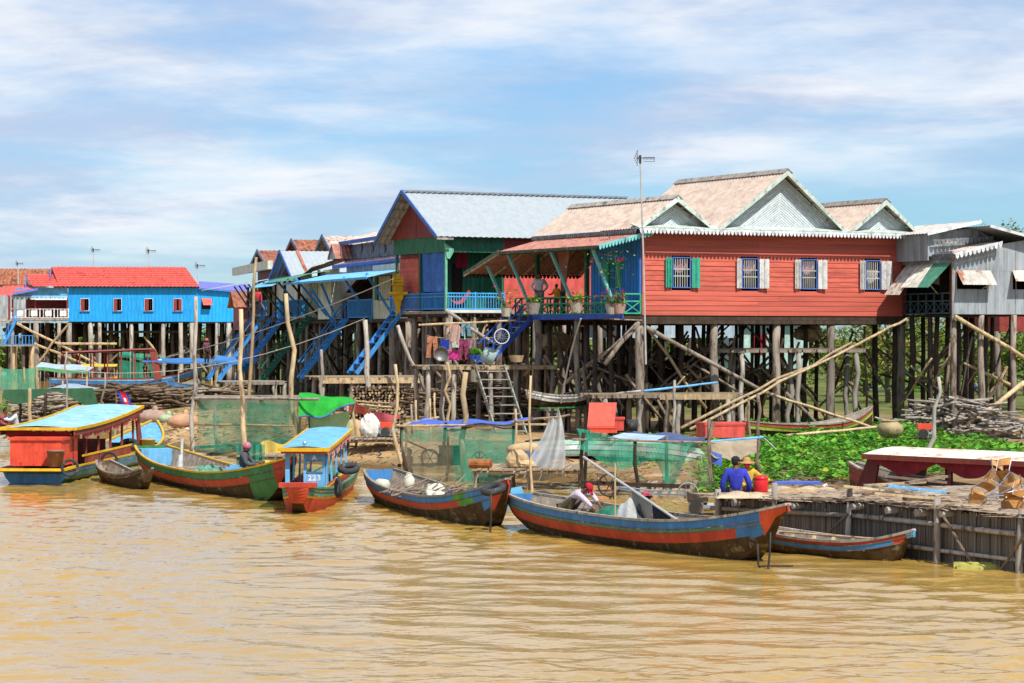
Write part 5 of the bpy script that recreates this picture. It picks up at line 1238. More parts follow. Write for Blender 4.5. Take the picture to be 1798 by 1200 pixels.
# blue roofed tour boat
b0w = Gp(66, 858); 
s0 = Gp(66, 852) + Vector((-.2, 1.0, 0)); dd = (Vector((-12.0, 85, 0)) - s0).normalized(); dd.z = 0
B6 = Boat('blue_roofed_tour_boat', 'tour boat with sky blue roof edged in yellow at the left', s0 - dd * .2, s0 + dd * 16.0, B=.95, z0=.42, zs=.0, zb=.75, keel=-.3, ks=.1, kb=1.2,
          bands=((.12, BT_LB), (.3, BT_LB), (.62, BT_GREEN)), sw=.95, bw=.12, ribs=0, gun=BT_YEL, panel=lambda t, j, nb: BT_MAR if (t > .93 and j < 1) else None, tb=.75, deck=1)
def tour_cabin():
    b = B6; t = b.t; L = b.L; xA, xB = b.x(.03), b.x(.56); w = .84; zr = 1.42
    t.part('deck', MB().box(b.x(.0), b.x(.78), -.8, .8, .26, .3), W_DARK)
    t.part('bow_deck', MB().grid(lambda a, c: (b.x(.8 + .195 * a), (c - .5) * 2 * (b.hb(.8 + .195 * a) - .03), b.sheer(.8 + .195 * a) - .05), 8, 2), BT_LB)
    for sd in (-1, 1):
        t.part('coaming', MB().slab((b.x(.14), sd * (w + .0), .43), (b.x(.7), sd * w, .43), (b.x(.7), sd * w, .68), (b.x(.14), sd * w, .64), .03), BT_MAR)
        t.part('coaming_trim', MB().beam((b.x(.12), sd * (w + .02), .66), (b.x(.7), sd * (w + .02), .71), .05, .05), BT_YEL)
        for k in range(6):
            x = xA + .3 + (xB - xA - .6) * k / 5; t.part('cabin_post', MB().beam((x, sd * w, .35), (x, sd * w, zr + .3 * (k / 5) ** 2), .08, .06), BT_MAR)
    X = lambda a: xA - .3 + (xB - xA + .5) * a; Z = lambda a: zr + .05 - .0 * a + .36 * a ** 2.0
    rf = MB(); rf.grid(lambda a, c: (X(a), (c - .5) * 2.1, Z(a) + .08 * math.sin(math.pi * c)), 14, 6); rf.grid(lambda a, c: (X(a), (c - .5) * 2.1, Z(a) - .04 + .08 * math.sin(math.pi * c)), 14, 6)
    r = t.part('roof', rf, P_('tour_roof_blue', '#8fc4d8', wamt=.3, wear='#c0cccf', wscale=2)); rim = MB()
    for sd in (-1, 1):
        for k in range(14): a0, a1 = k / 14, (k + 1) / 14; rim.beam((X(a0), sd * 1.06, Z(a0)), (X(a1), sd * 1.06, Z(a1)), .05, .08); None
    rim.beam((X(0), -1.06, Z(0)), (X(0), 1.06, Z(0)), .05, .08); rim.beam((X(1), -1.06, Z(1)), (X(1), 1.06, Z(1)), .05, .08)
    t.part('roof_rim', rim, BT_YEL, r); [t.part('roof_fascia', (lambda m: [m.beam((X(k / 14), sd * 1.03, Z(k / 14) - .11), (X((k + 1) / 14), sd * 1.03, Z((k + 1) / 14) - .11), .04, .14) for k in range(14)] and m)(MB()), BT_MAR, r) for sd in (-1, 1)]
    t.part('bow_frame', MB().slab((xB + .3, -w, .6), (xB + .9, -w, .6), (xB + .25, -w, Z(1) - .1), (xB - .1, -w, Z(1) - .1), .06).slab((xB + .3, w, .6), (xB + .9, w, .6), (xB + .25, w, Z(1) - .1), (xB - .1, w, Z(1) - .1), .06), BT_MAR)
    for sd in (-1, 1):
        va = MB()
        for k in range(6):
            a0, a1 = .12 + .85 * k / 6, .12 + .85 * (k + 1) / 6
            va.grid(lambda a, c: (X(a0 + (a1 - a0) * a), sd * (1.0 + .03 * math.sin(a * 22)), Z(a0 + (a1 - a0) * a) - .15 - c * (.06 + .14 * math.sin(math.pi * a))), 10, 3)
        t.part('valance', va, cloth('salmon_valance', '#c96f68', var=.25))
    for k in range(3):
        x = b.x(.30 + .09 * k); t.part('bench', MB().box(x, x + .4, -.2, .6, .3, .55).box(x, x + .06, -.2, .6, .55, .9), BT_MAR)
    t.part('stern_curtain', MB().grid(lambda a, c: (xA - .1, -.9 + 1.8 * a, zr - .02 - c * (.08 + .14 * abs(math.sin(a * 6)))), 14, 3), cloth('dark_red_curtain', '#8b2d2f'))
tour_cabin()
o = B6.t.part('stern_platform', MB().box(B6.x(0) - 1.0, B6.x(.06), -1.0, .95, .36, .42), BT_MAR)
B6.t.part('platform_trim', MB().beam((B6.x(0) - 1.02, -1.02, .42), (B6.x(.05), -1.02, .44), .05, .07).beam((B6.x(0) - 1.02, -1.0, .42), (B6.x(0) - 1.02, .95, .42), .05, .07), BT_YEL)
# maroon tour boat with white roof at the right
c0 = Gp(1490, 862); 
s9 = Wp(1500, 800, 60); e9 = Wp(1830, 800, 54)
B9 = Boat('maroon_tour_boat', 'maroon tour boat with flaking white roof behind the bamboo cage', (e9.x + 3.2, 53.6), (s9.x + .1, 61), B=.95, z0=.5, zs=.0, zb=.5, keel=-.3, ks=.1, kb=.6, bands=((.2, BT_MAR), (.4, BT_MAR)), sw=.9, bw=.15, ribs=0)
def maroon_cabin():
    b = B9; t = b.t; x1 = b.fr.l(Wp(1585, 800, 60.2)).x; x0 = b.fr.l(Wp(1960, 800, 53.6)).x; w = .85; zr = 1.22
    X = lambda a: x1 + (x0 - x1) * a
    rf = MB(); rf.grid(lambda a, c: (X(a), (c - .5) * 2.2, zr + .14 * math.sin(math.pi * c) + .05), 10, 6); rf.grid(lambda a, c: (X(a), (c - .5) * 2.2, zr + .12 * math.sin(math.pi * c)), 10, 6)
    r = t.part('roof', rf, paint('flaking_white_roof', '#d9d2c0', wear='#c07a55', wamt=.3, wscale=1.6))
    rim = MB()
    for sd in (-1, 1): rim.beam((X(0), sd * 1.1, zr - .01), (X(1), sd * 1.1, zr - .01), .05, .12)
    rim.beam((X(0), -1.1, zr), (X(0), 1.1, zr), .06, .1); t.part('roof_rim', rim, BT_MAR, r)
    M9 = paint('dark_maroon', '#5c2528', wamt=.15)
    for sd in (-1, 1):
        t.part('bow_frame', MB().slab((x1 + .45, sd * w, .3), (x1 - .15, sd * w, .3), (x1 - .35, sd * w, zr), (x1 - .02, sd * w, zr), .07), M9)
        for k in range(5): t.part('cabin_post', MB().beam((x1 - .9 - 1.5 * k, sd * w, .3), (x1 - .9 - 1.5 * k, sd * w, zr), .1, .08), M9)
        va = MB()
        for k in range(4):
            a0, a1 = x1 - .25 - 1.9 * k, x1 - .25 - 1.9 * (k + 1)
            va.grid(lambda a, c: (a0 + (a1 - a0) * a, sd * (1.02 + .03 * math.sin(a * 18)), zr - .04 - c * (.06 + .3 * math.sin(math.pi * a) ** 1.2)), 14, 4)
        t.part('valance', va, cloth('maroon_valance', '#7d2a36', var=.25))
maroon_cabin()
# far boats in the back channel
s0, b0 = Gp(60, 690), Gp(330, 683)
B10 = Boat('red_canopy_boat', 'far red canopied passenger boat moored in the back channel', Wp(88, 690, 189), Wp(352, 690, 192), B=1.0, z0=.8, zs=.1, zb=.9, keel=-.3, ks=.2, kb=1.2, bands=((.15, BT_LB), (.4, BT_BLUE), (.6, W_HULL)), sw=.8, bw=.1, ribs=0, gun=BT_RED)
t = B10.t; X = lambda px: B10.fr.l(Wp(px, 650, B10.fr.o.y)).x; zr = 2.75
t.part('roof', MB().grid(lambda a, c: (X(105) + (X(272) - X(105)) * a, (c - .5) * 2.2, zr + .25 * a + .1 * math.sin(math.pi * c)), 8, 4).grid(lambda a, c: (X(105) + (X(272) - X(105)) * a, (c - .5) * 2.2, zr - .1 + .25 * a + .1 * math.sin(math.pi * c)), 8, 4), BT_MAR)
for px in (110, 135, 160, 185, 210, 235, 258):
    for sd in (-1, 1): t.part('canopy_post', MB().beam((X(px), sd * .9, .6), (X(px), sd * .9, zr + .1), .1, .08), BT_MAR)
t.part('bow_frame', MB().slab((X(270), -.95, .8), (X(284), -.95, .8), (X(272), -.95, zr + .2), (X(260), -.95, zr + .2), .1), BT_MAR)
for nm, lb, a, b, mt in (('yellow_canopy_boat', 'far boat with a yellow awning beyond the red canopied boat', (135, 676), (215, 676), BT_YEL), ('blue_rowing_boat', 'far blue rowing boat tied beside the canopied boats', (300, 690), (345, 688), BT_BLUE),
                         ('bare_cargo_boat', 'bare brown cargo boat beached behind the firewood pile', (265, 704), (350, 702), W_HULL)):
    s0, b0 = Gp(*a), Gp(*b); q = Boat(nm, lb, s0, b0, B=.8, z0=.55, zs=.2, zb=.4, keel=-.2, ks=.3, kb=.5, bands=((.3, mt),), sw=.4, bw=.1, ribs=0)
    if nm == 'yellow_canopy_boat': q.t.part('awning', MB().grid(lambda u, c: (q.x(.1 + .8 * u), (c - .5) * 1.8, 1.5 + .2 * math.sin(math.pi * c)), 6, 4), cloth('yellow_awning', '#d9c046')); [q.t.part('awning_post', MB().beam((q.x(k), sd * .7, .4), (q.x(k), sd * .8, 1.5), .06), W_TAN) for k in (.15, .85) for sd in (-1, 1)]
# boats stored ashore
def ashore(nm, lb, p, q, z, B, mats_, flip=False, zb=.25, H=.5):
    bt = Boat(nm, lb, p, q, B=B, z0=H, zs=.15, zb=zb, keel=0, ks=.15, kb=.3, bands=tuple((H * .3 * (i + 1), m) for i, m in enumerate(mats_)), sw=.35, bw=.12, ribs=0, floor=.06)
    bt.t.o.location.z = z
    if flip: bt.t.o.rotation_euler = (math.pi, 0, bt.t.o.rotation_euler.z); bt.t.o.location.z = z + H
    return bt
p, q = Wp(925, 775, 79), Wp(1240, 765, 76)
ashore('upturned_green_boat', 'upturned pale green boat lying on the bank behind the white plastic sheet', (p.x, 79), (q.x, 76), .42, .65, (paint('pale_green_hull', '#8fc0a6', wamt=.3), BT_WHITE, P_('pale_jade', '#a9cdb8')), True)
p, q = Wp(1310, 752, 86.5), Wp(1530, 740, 90)
ashore('red_lime_boat', 'red and lime green longboat pulled up under the red house', (p.x, 86.5), (q.x, 90), .55, .55, (BT_RED, BT_LIME), zb=.55, H=.42)
p, q = Wp(925, 710, 91), Wp(1035, 706, 93.5)
bt = ashore('white_blue_boat', 'white and blue numbered boat stored on trestles under the veranda', (q.x, 93.5), (p.x, 91), 1.45, .5, (BT_WHITE, BT_WHITE), zb=.2, H=.42)
bt.t.part('green_keel', MB().box(bt.x(.05), bt.x(.9), -.3, .3, -.05, .0), BT_GREEN); bt.t.part('trestle', MB().beam((bt.x(.2), -.4, -1.1), (bt.x(.2), -.4, 0), .09).beam((bt.x(.2), .4, -1.1), (bt.x(.2), .4, 0), .09).beam((bt.x(.2), -.5, -.08), (bt.x(.2), .5, -.08), .09), W_POST)
bt.t.part('trestle', MB().beam((bt.x(.8), -.4, -1.1), (bt.x(.8), -.4, 0), .09).beam((bt.x(.8), .4, -1.1), (bt.x(.8), .4, 0), .09).beam((bt.x(.8), -.5, -.08), (bt.x(.8), .5, -.08), .09), W_POST)
# ---------------------------------------------------------------- poles, landings, pens
NET = mat('green_net', '#43ad8f', rough=.9, spec=.1, alpha=.45, transl=.25); NET_D = mat('green_net_folded', '#3a9c80', rough=.9, spec=.1, alpha=.68, transl=.25)
NET_G = mat('grey_net', '#8b8a74', rough=.9, spec=.1, alpha=.42); NET_BR = mat('brown_net_fringe', '#8a7a66', rough=.95, spec=.1, alpha=.9)
T_GREEN = cloth('bright_green_tarp', '#35b344', transl=.3); T_BLUE = cloth('blue_tarp', '#5b78d2', transl=.25); T_DBLUE = cloth('dark_blue_grey_tarp', '#4f5d80'); T_LBL = cloth('pale_blue_tarp', '#a9bdd0')
T_BEIGE = cloth('beige_tarp', '#b5a48c', transl=.3); T_PALEG = cloth('pale_green_sheet', '#b3c7a2', transl=.3); PLASTIC = mat('clear_plastic_sheet', '#dcdedd', rough=.25, spec=.5, transl=.35, alpha=.82); C_PINK = cloth('pink_red_cloth', '#bd5a62')
SACK = cloth('white_sack', '#d9d6d0', transl=.05, bump=.3); SACK_T = cloth('tan_sack', '#bba07a', transl=.05, bump=.3)
def gW(px, py, d): p = Wp(px, py, d); return p
def pole(label, tx, ty, bx, d, r=.06, m=None, by=None, dtop=None, k=6, wob=.02, group='bare upright poles along the shore'):
    top = Wp(tx, ty, dtop or d); b = Wp(bx, by or 700, d); zb = (gz(b.x, b.y) if by is None else b.z) - .3
    if by is None and zb < -.6: zb = -.6
    b = Vector((b.x, b.y, zb)); mb = crooked(b - b, top - b, r, r * .72, 8, k, wob)
    return solo('wooden_pole', label, 'pole', mb, m or W_TAN, b, group=group, smooth=True)
pole('tall grey pole at the left corner of the long net pen', 344, 521, 342, 84, .085, W_GREY)
pole('tall pale pole rising beside the helmeted person in the boat', 423, 543, 430, 66.3, .075, W_TAN, by=838)
pole('tallest crooked pale pole in front of the far stairs', 450, 452, 436, 108, .08, W_TAN)
pole('knobbly pale pole at the right corner of the long net pen', 502, 516, 516, 82, .09, W_TAN, wob=.05)
pole('weathered post standing just left of the blue ladder', 641, 562, 646, 99, .12, W_GREY, wob=.01)
pole('short broken post left of the timber stage', 564, 614, 567, 100, .08, W_GREY)
pole('thin bent pole at the left edge of the blue tarp pen', 694, 640, 703, 74, .06, W_TAN, wob=.05)
pole('slim bleached pole left of the wooden ladder', 785, 636, 787, 86, .06, W_TAN, wob=.05)
pole('sturdy pale post in the middle of the blue tarp pen', 818, 654, 814, 70.3, .095, W_TAN, wob=.03)
pole('very thin upright stick beside the bamboo raft', 932, 660, 934, 66.5, .04, W_TAN)
pole('slender stick at the right end of the blue tarp pen', 905, 718, 902, 68.5, .045, W_TAN)
pole('short stick standing left of the upright with a small white box', 1169, 691, 1170, 78, .05, W_STICK)
pole('stick carrying a small grey box near the green boat', 1185, 668, 1181, 79, .055, W_GREY)
pole('bare stick beside the hyacinth under the beige tarp', 1245, 735, 1248, 65.5, .06, W_STICK)
pole('rough pole at the right end of the beige tarp', 1330, 692, 1337, 67, .06, W_STICK, wob=.05)
pole('leaning stick just left of the beige tarp end pole', 1315, 700, 1312, 67.6, .045, W_STICK, wob=.05)
pole('bleached leaning pole beside the orange boat engine', 1648, 662, 1628, 76, .075, W_GREY, wob=.04)
pole('pale stake on the sand behind the blue tour boat', 52, 682, 52, 100, .09, W_TAN)
pole('thin dark stake left of the sagging dark tarp', 35, 690, 35, 112, .06, W_DARK)
pole('thin dark stake right of the stooping person in blue', 80, 690, 80, 104, .06, W_DARK)
pole('slim stake under the middle of the sagging tarp', 117, 618, 119, 106, .05, W_GREY)
pole('thin leaning stake beside the flag', 185, 655, 206, 98, .05, W_GREY, wob=.05)
for i, (tx, ty, bx, d) in enumerate(((755, 700, 757, 84), (763, 690, 765, 86), (780, 697, 783, 84), (722, 710, 724, 84), (730, 703, 733, 85), (905, 735, 906, 78), (985, 745, 986, 80), (610, 702, 612, 84))):
    pole(['picket leaning left of the wooden ladder foot', 'tall thin picket beside the ladder foot', 'stout picket between the ladder and the brush heap', 'picket at the right end of the log stack', 'taller picket at the right end of the log stack', 'short picket left of the hanging plastic sheet', 'short picket right of the hanging plastic sheet', 'picket at the left end of the log stack'][i], tx, ty, bx, d, .045, rnd.choice((W_TAN, W_STICK, W_GREY)), k=4, group='short pickets by the firewood')
# mooring stakes that share a look
for i, (tx, ty, bx, by, d) in enumerate(((1353, 935, 1349, 998, 44.0), (1330, 955, 1331, 995, 44.6), (862, 868, 861, 940, 52.0), (506, 852, 505, 885, 61), (533, 850, 534, 880, 60.5))):
    pole(['bent iron rod in the water right of the near boat bow', 'iron rod in the water under the near boat bow', 'iron rod in the water below the jug boat bow', 'thin rod in the water left of the water taxi bow', 'thin rod in the water beside the green boat bow'][i], tx, ty, bx, d, .022, IRON, by=by, k=3, wob=.01, group='mooring rods')
# long sun-bleached scaffold poles under the red house
for lb, a, b in (('upper of two long bleached poles rising across the red house stilts', Wp(1196, 752, 86.5), Wp(1495, 602, 90.5)), ('lower of two long bleached poles rising across the red house stilts', Wp(1212, 754, 86.2), Wp(1500, 608, 90.3)),
                 ('crooked bleached branch reaching up to the red house corner', Wp(1490, 612, 90.2), Wp(1592, 560, 92))):
    solo('scaffold_pole', lb, 'pole', crooked(a - a, b - a, .055, .045, 8, 7, .03), W_TAN, a, smooth=True)
for lb, a, b, m_ in (('long brown pole slanting down from the middle of the red house stilts', Wp(1348, 690, 89), Wp(1535, 752, 88), W_TAN), ('fallen pole lying along the hyacinth edge beside the clay jar', Wp(1380, 765, 82), Wp(1540, 750, 84), W_TAN),
                     ('blue plastic pipe lying on the low plank landing', Wp(1130, 687, 89), Wp(1260, 672, 91), BT_LB), ('grey plastic pipe under the red house', Wp(1050, 695, 90), Wp(1125, 687, 89), GALV), ('dark beam propped under the veranda', Wp(1050, 633, 89.5), Wp(1118, 567, 89.3), W_POST)):
    solo('loose_pole', lb, 'pole', crooked(a - a, b - a, .045, .04, 7, 5, .02), m_, a, smooth=True)
# ---- landing in front of the two houses, with wooden ladder
def landing(label, p0, p1, d0, depth, z, posts_px, name='plank_landing', m=None):
    f = Fr(Wp(p0, 600, d0), 14); L = f.Y(p1, 640, 0).x; t = Thing(name, label, 'landing', (L / 2, depth / 2, .5), f)
    plank_floor(t, 0, L, 0, depth, z, m, .24, 'x')
    for k in range(int(L / .55)): t.part('joist', MB().beam((.2 + k * .55, -.12, z - .1), (.2 + k * .55, depth, z - .1), .09, .1), W_POST)
    for px in posts_px:
        x = f.Y(px, 640, .1).x
        for y in (.1, depth - .2): w = f.w(x, y, 0); t.part('post', crooked((x, y, gz(w.x, w.y) - .2), (x + .05, y, z - .1), .1, .09, 7, 4, .03), W_GREY, smooth=True)
    return t, f, L
t, f, L = landing('plank landing with laundry between the green house and red veranda', 742, 975, 93.5, 2.2, 2.92, (750, 795, 860, 905, 968))
t.part('edge_beam', MB().box(.6, L, -.1, -.02, 2.76, 2.9), W_TAN)
t, f, L = landing('low plank landing under the left half of the red house', 1040, 1300, 88.5, 1.6, 2.0, (1060, 1122, 1190, 1298)); t.part('edge_beam', MB().box(2.4, L - .2, -.14, -.04, 1.78, 1.98), W_TAN)
t, f, L = landing('timber stage at the foot of the bright blue ladder', 560, 742, 101, 2.4, 2.4, (566, 615, 646, 700, 738)); t.part('edge_beam', MB().box(0, L, -.12, -.03, 2.12, 2.34), W_TAN)
t, f, L = landing('high storage shelf of poles under the red house floor', 1250, 1520, 92.5, 1.2, 3.55, (1300, 1400, 1500), m=W_STICK)
t, f, L = landing('dark plank stage below the far blue stairs', 395, 500, 118, 3, 1.9, (400, 440, 480, 498), m=W_GREY)
lf = Fr(Wp(860, 640, 92.8), 0); t = Thing('wooden_ladder', 'broad weathered wooden ladder from plank landing to the bank', 'ladder', (0, 0, .5), lf)
b_ = lf.l(Wp(898, 752, 90)); b_.z = 1.0
ladder(t, (.0, -.1, 2.9), (b_.x, b_.y, gz(*lf.w(b_.x, b_.y, 0)[:2]) + .0), 1.05, paint('worn_turquoise_wood', '#8f9d92', wear='#6f6659', wamt=.5), 8, side=(1, 0, 0), sm=W_GREY)
# ---- laundry
def hang(label, px, py, d, w, h, m, shape='rect', group='laundry hanging under the green house'):
    p = Wp(px, py, d); mb = MB(); fn = lambda x0, x1, z0, z1: mb.grid(lambda a, b: (x0 + (x1 - x0) * a, .05 * math.sin(a * 9 + b * 3), z0 + (z1 - z0) * b), 8, 6)
    if shape == 'trousers':
        fn(-w / 2, w / 2, 0, -h * .3); mb.grid(lambda a, b: (-w / 2 + w * .44 * a - .04 * b, .04 * math.sin(a * 8 + b * 4), -h * .3 - h * .7 * b), 5, 6); mb.grid(lambda a, b: (w * .06 + w * .44 * a + .04 * b, .04 * math.sin(a * 8 + b * 5), -h * .3 - h * .7 * b), 5, 6)
    elif shape == 'shirt':
        fn(-w * .3, w * .3, 0, -h); mb.grid(lambda a, b: (-w * .3 - w * .25 * a, .03 * math.sin(a * 6), -.02 - b * h * .35 - a * h * .25), 4, 3); mb.grid(lambda a, b: (w * .3 + w * .25 * a, .03 * math.sin(a * 6), -.02 - b * h * .35 - a * h * .25), 4, 3)
    else: fn(-w / 2, w / 2, 0, -h)
    return solo('hanging_' + {'rect': 'towel', 'trousers': 'trousers', 'shirt': 'shirt'}[shape], label, 'laundry', mb, m, p, group=group)
hang('peach trousers hanging on the lower clothes line', 759, 591, 94, .38, .78, cloth('peach_print', '#c98a6c', var=.3, scale=14), 'trousers')
hang('pale pink blouse hanging from the upper pole', 798, 570, 94, .55, .62, cloth('pale_pink', '#d9b5a5'), 'shirt')
hang('pale blue checked shorts hanging from the upper pole', 818, 569, 94.1, .34, .45, cloth('blue_check', '#7aa8b8', var=.3, scale=16), 'trousers')
hang('deep blue shirt hanging on the lower clothes line', 781, 597, 94, .32, .36, cloth('deep_blue', '#3446b0'), 'rect')
hang('small white cloth on the lower clothes line', 800, 599, 94, .26, .24, WHITEC, 'rect')
hang('magenta patterned trousers on the lower clothes line', 814, 598, 94, .36, .7, cloth('magenta_print', '#a84a74', var=.5, scale=16), 'trousers')
hang('faded mauve shirt at the right of the lower clothes line', 826, 597, 94.1, .28, .4, cloth('mauve', '#b58fa0'), 'shirt')
hang('bright pink cloth hanging low behind the metal basin', 797, 616, 95, .4, .35, cloth('hot_pink', '#d9489a'), 'rect')
def line(name, label, a, b, r=.012, sag=.15, m=None, cat='rope'):
    a, b = Vector(a), Vector(b); pts = [a.lerp(b, i / 10) - a - Vector((0, 0, sag * 4 * (i / 10) * (1 - i / 10))) for i in range(11)]
    return solo(name, label, cat, MB().tube(pts, r, 5), m or ROPE, a)
solo('drying_pole', 'bamboo drying pole carrying the upper laundry', 'pole', crooked(Vector(), Wp(905, 563, 94.5) - Wp(735, 571, 94), .04, .035, 6, 5, .02), W_TAN, Wp(735, 571, 94))
line('clothes_line', 'thin clothes line carrying the lower laundry', Wp(750, 590, 94), Wp(870, 592, 95), .01, .1)
line('long_power_line', 'long thin cable rising from the far stage to the gold shrine', Wp(290, 628, 140), Wp(690, 490, 104), .022, .3, GALV, 'cable')
line('slack_rope', 'slack rope running low between poles past the far red boat', Wp(100, 648, 110), Wp(640, 560, 100), .015, .9, GALV)
line('mooring_rope', 'thin mooring rope slung from the white buoy across the green boat', Wp(230, 795, 72), Wp(345, 760, 84), .014, .1)
line('bent_hose', 'long grey hose hanging from the veranda down to the stored boat', Wp(1020, 560, 88.5), Wp(985, 708, 90.5), .03, -.25, GALV, 'hose')
# ---- metal basin, bicycle wheel, bonsai tub and baskets on the landing
p = Wp(775, 622, 93.2); solo('metal_basin', 'round grey metal basin hung on its side by the laundry', 'basin', MB().lathe([(.02, .1), (.2, .1), (.26, .0), (.27, -.02), (.25, 0), (.19, .085), (0.02, .085)], n=20, axis='y'), mat('dull_tin', '#6f706d', rough=.45, metal=.5), p, smooth=True)
def wheel(label, p, r, m_rim, spokes=16, name='bicycle_wheel', cat='wheel', rz=0, tyre=.02):
    t = Thing(name, label, cat, p, group=None); t.part('rim', MB().torus(p, r, tyre, 'y', 28, 6), m_rim, smooth=True); s_ = MB()
    for i in range(spokes): a = 2 * math.pi * i / spokes; s_.tube([p, Vector(p) + Vector((r * math.cos(a), 0, r * math.sin(a)))], .007 if spokes > 8 else .018, 4)
    t.part('spokes', s_, STEEL if spokes > 8 else IRON); t.part('hub', MB().tube([Vector(p) - Vector((0, .05, 0)), Vector(p) + Vector((0, .05, 0))], .035, 8), IRON); t.o.rotation_euler.z = rz
    return t
wheel('spare bicycle wheel hanging beside the dark blue stairs', Wp(881, 591, 94), .27, WHITE_P)
t = Thing('planted_tub', 'blue tub of green herbs standing on the plank landing', 'planter', Wp(834, 632, 94)); q = Wp(834, 632, 94)
t.part('tub', MB().lathe([(0, 0), (.19, 0), (.23, .18), (.2, .18), (.18, .05), (0, .05)], q, 14), BLUE_DEEP); g_ = MB(); [leaf(g_, q + Vector((rnd.uniform(-.16, .16), rnd.uniform(-.1, .1), .15)), .3, rnd.uniform(.6, 1.4), rnd.uniform(0, 6.28), rnd.choice((0, 1))) for _ in range(40)]; t.part('herbs', g_, LEAF)
p = Wp(907, 636, 93.2); solo('wicker_basket', 'open wicker basket at the foot of the dark blue stairs', 'basket', MB().lathe([(.0, 0), (.2, 0), (.28, .24), (.25, .24), (.18, .03), (0, .03)], n=14), W_TAN, p)
p = Wp(869, 630, 93); solo('upturned_tub', 'tipped grey green plastic tub beside the dark blue stairs', 'tub', MB().lathe([(.0, .5), (.22, .5), (.34, 0), (.31, 0), (.2, .46), (0, .46)], n=16).xf(Matrix.Rotation(R(-62), 4, 'Y')), mat('grey_teal_plastic', '#8fa5a2', rough=.4), p, smooth=True)
# ---- spirit house on the corner of the green house
q = Wp(699, 563, 105.5); t = Thing('spirit_house', 'gilded spirit house shrine on a pedestal at the balcony corner', 'shrine', q)
def tier(z0, z1, w0, w1): return MB().add([q + Vector((sx * w, sy * w, z)) for z, w in ((z0, w0), (z1, w1)) for sx, sy in ((-1, -1), (1, -1), (1, 1), (-1, 1))], [(3, 2, 1, 0), (4, 5, 6, 7), (0, 1, 5, 4), (1, 2, 6, 5), (2, 3, 7, 6), (3, 0, 4, 7)])
t.part('pedestal', tier(.2, .5, .09, .09).add(*(lambda m: (m.v, m.f))(tier(.5, .85, .09, .16))).add(*(lambda m: (m.v, m.f))(tier(.85, 1.05, .2, .24))), GOLD)
t.part('tray', tier(1.05, 1.09, .36, .42).add(*(lambda m: (m.v, m.f))(tier(1.09, 1.17, .40, .42))), GOLD)
t.part('shrine_body', tier(1.17, 1.45, .2, .2), GOLD); ro = MB()
for k in range(4): m_ = tier(1.45 + k * .12, 1.58 + k * .12, .3 - k * .065, .14 - k * .035); ro.add(m_.v, m_.f)
ro.tube([q + Vector((0, 0, 2.0)), q + Vector((0, 0, 2.35))], [.04, .006], 6); sp = t.part('shrine_roof', ro, GOLD)
for sx in (-1, 1): t.part('spire', MB().tube([q + Vector((sx * .2, -.18, 1.5)), q + Vector((sx * .2, -.18, 1.9))], [.05, .006], 5), GOLD, sp)
# ---- flower pots along the red house veranda
FL = cloth('bougainvillea_pink', '#c4356a', transl=.3)
def flower_pot(label, px, py, d, s=1.0, pot='#9a9089', blooms=10, spread=.3, name='flower_pot'):
    q = Wp(px, py, d); t = Thing(name, label, 'flower pot', q, group='flower pots along the red house veranda')
    t.part('pot', MB().lathe([(0, 0), (.16 * s, 0), (.23 * s, .34 * s), (.25 * s, .36 * s), (.2 * s, .36 * s), (.18 * s, .3 * s), (0, .3 * s)], q, 14), mat('pot_' + pot[1:], pot, wear='#6d655e', wamt=.3)); g_ = MB(); b_ = MB()
    for _ in range(90): p = q + Vector((rnd.gauss(0, spread * .5), rnd.gauss(0, spread * .4), .35 * s + abs(rnd.gauss(0, spread * .6)))); leaf(g_, p, rnd.uniform(.08, .16), rnd.uniform(-.6, 1), rnd.uniform(0, 6.28), rnd.choice((0, 1, 2, 3)))
    for _ in range(9): g_.tube([q + Vector((0, 0, .3 * s)), q + Vector((rnd.gauss(0, spread * .6), rnd.gauss(0, spread * .4), .35 * s + abs(rnd.gauss(0, spread * .5))))], .008, 3, mi=2)
    for _ in range(blooms):
        c = q + Vector((rnd.gauss(0, spread * .6), rnd.gauss(0, spread * .5), .5 * s + abs(rnd.gauss(0, spread * .5))))
        for _ in range(6): leaf(b_, c + Vector((rnd.gauss(0, .03), rnd.gauss(0, .03), rnd.gauss(0, .03))), .065, rnd.uniform(-1, 1), rnd.uniform(0, 6.28), 0, .9)
    t.part('plant', g_, LEAF); 
    if blooms: t.part('blossoms', b_, FL)
    t.part('hanger', MB().beam(q + Vector((0, 0, .0)), q + Vector((0, .7, .0)), .05), W_GREY)
flower_pot('grey bucket planter hung below the second turquoise strut', 936, 552, 88.6, 1.15, '#8d847e', 0, .22)
flower_pot('square grey pot with dry plants on the veranda rail', 1012, 549, 88.5, 1.0, '#aaa293', 0, .28)
flower_pot('grey pot with pink blossoms at the front veranda corner', 1074, 552, 88.3, 1.0, '#a39a90', 12, .34)
flower_pot('terracotta banded pot with red flowers nearest the red wall', 1088, 551, 88.2, 1.0, '#b08f80', 8, .3)
flower_pot('bushy bougainvillea in a pale pot at the veranda stairs', 889, 556, 92, .9, '#b8b2a2', 12, .55)
v_ = Wp(1070, 440, 89); t = Thing('climbing_vine', 'flowering vine trained up the blue wall under the turquoise fringe', 'vine', v_); g_ = MB(); b_ = MB()
for _ in range(130): leaf(g_, v_ + Vector((rnd.gauss(0, .45), rnd.uniform(-.1, .1), rnd.gauss(-.35, .3))), rnd.uniform(.07, .13), rnd.uniform(-1, 1), rnd.uniform(0, 6.28), rnd.choice((1, 2, 2, 3)))
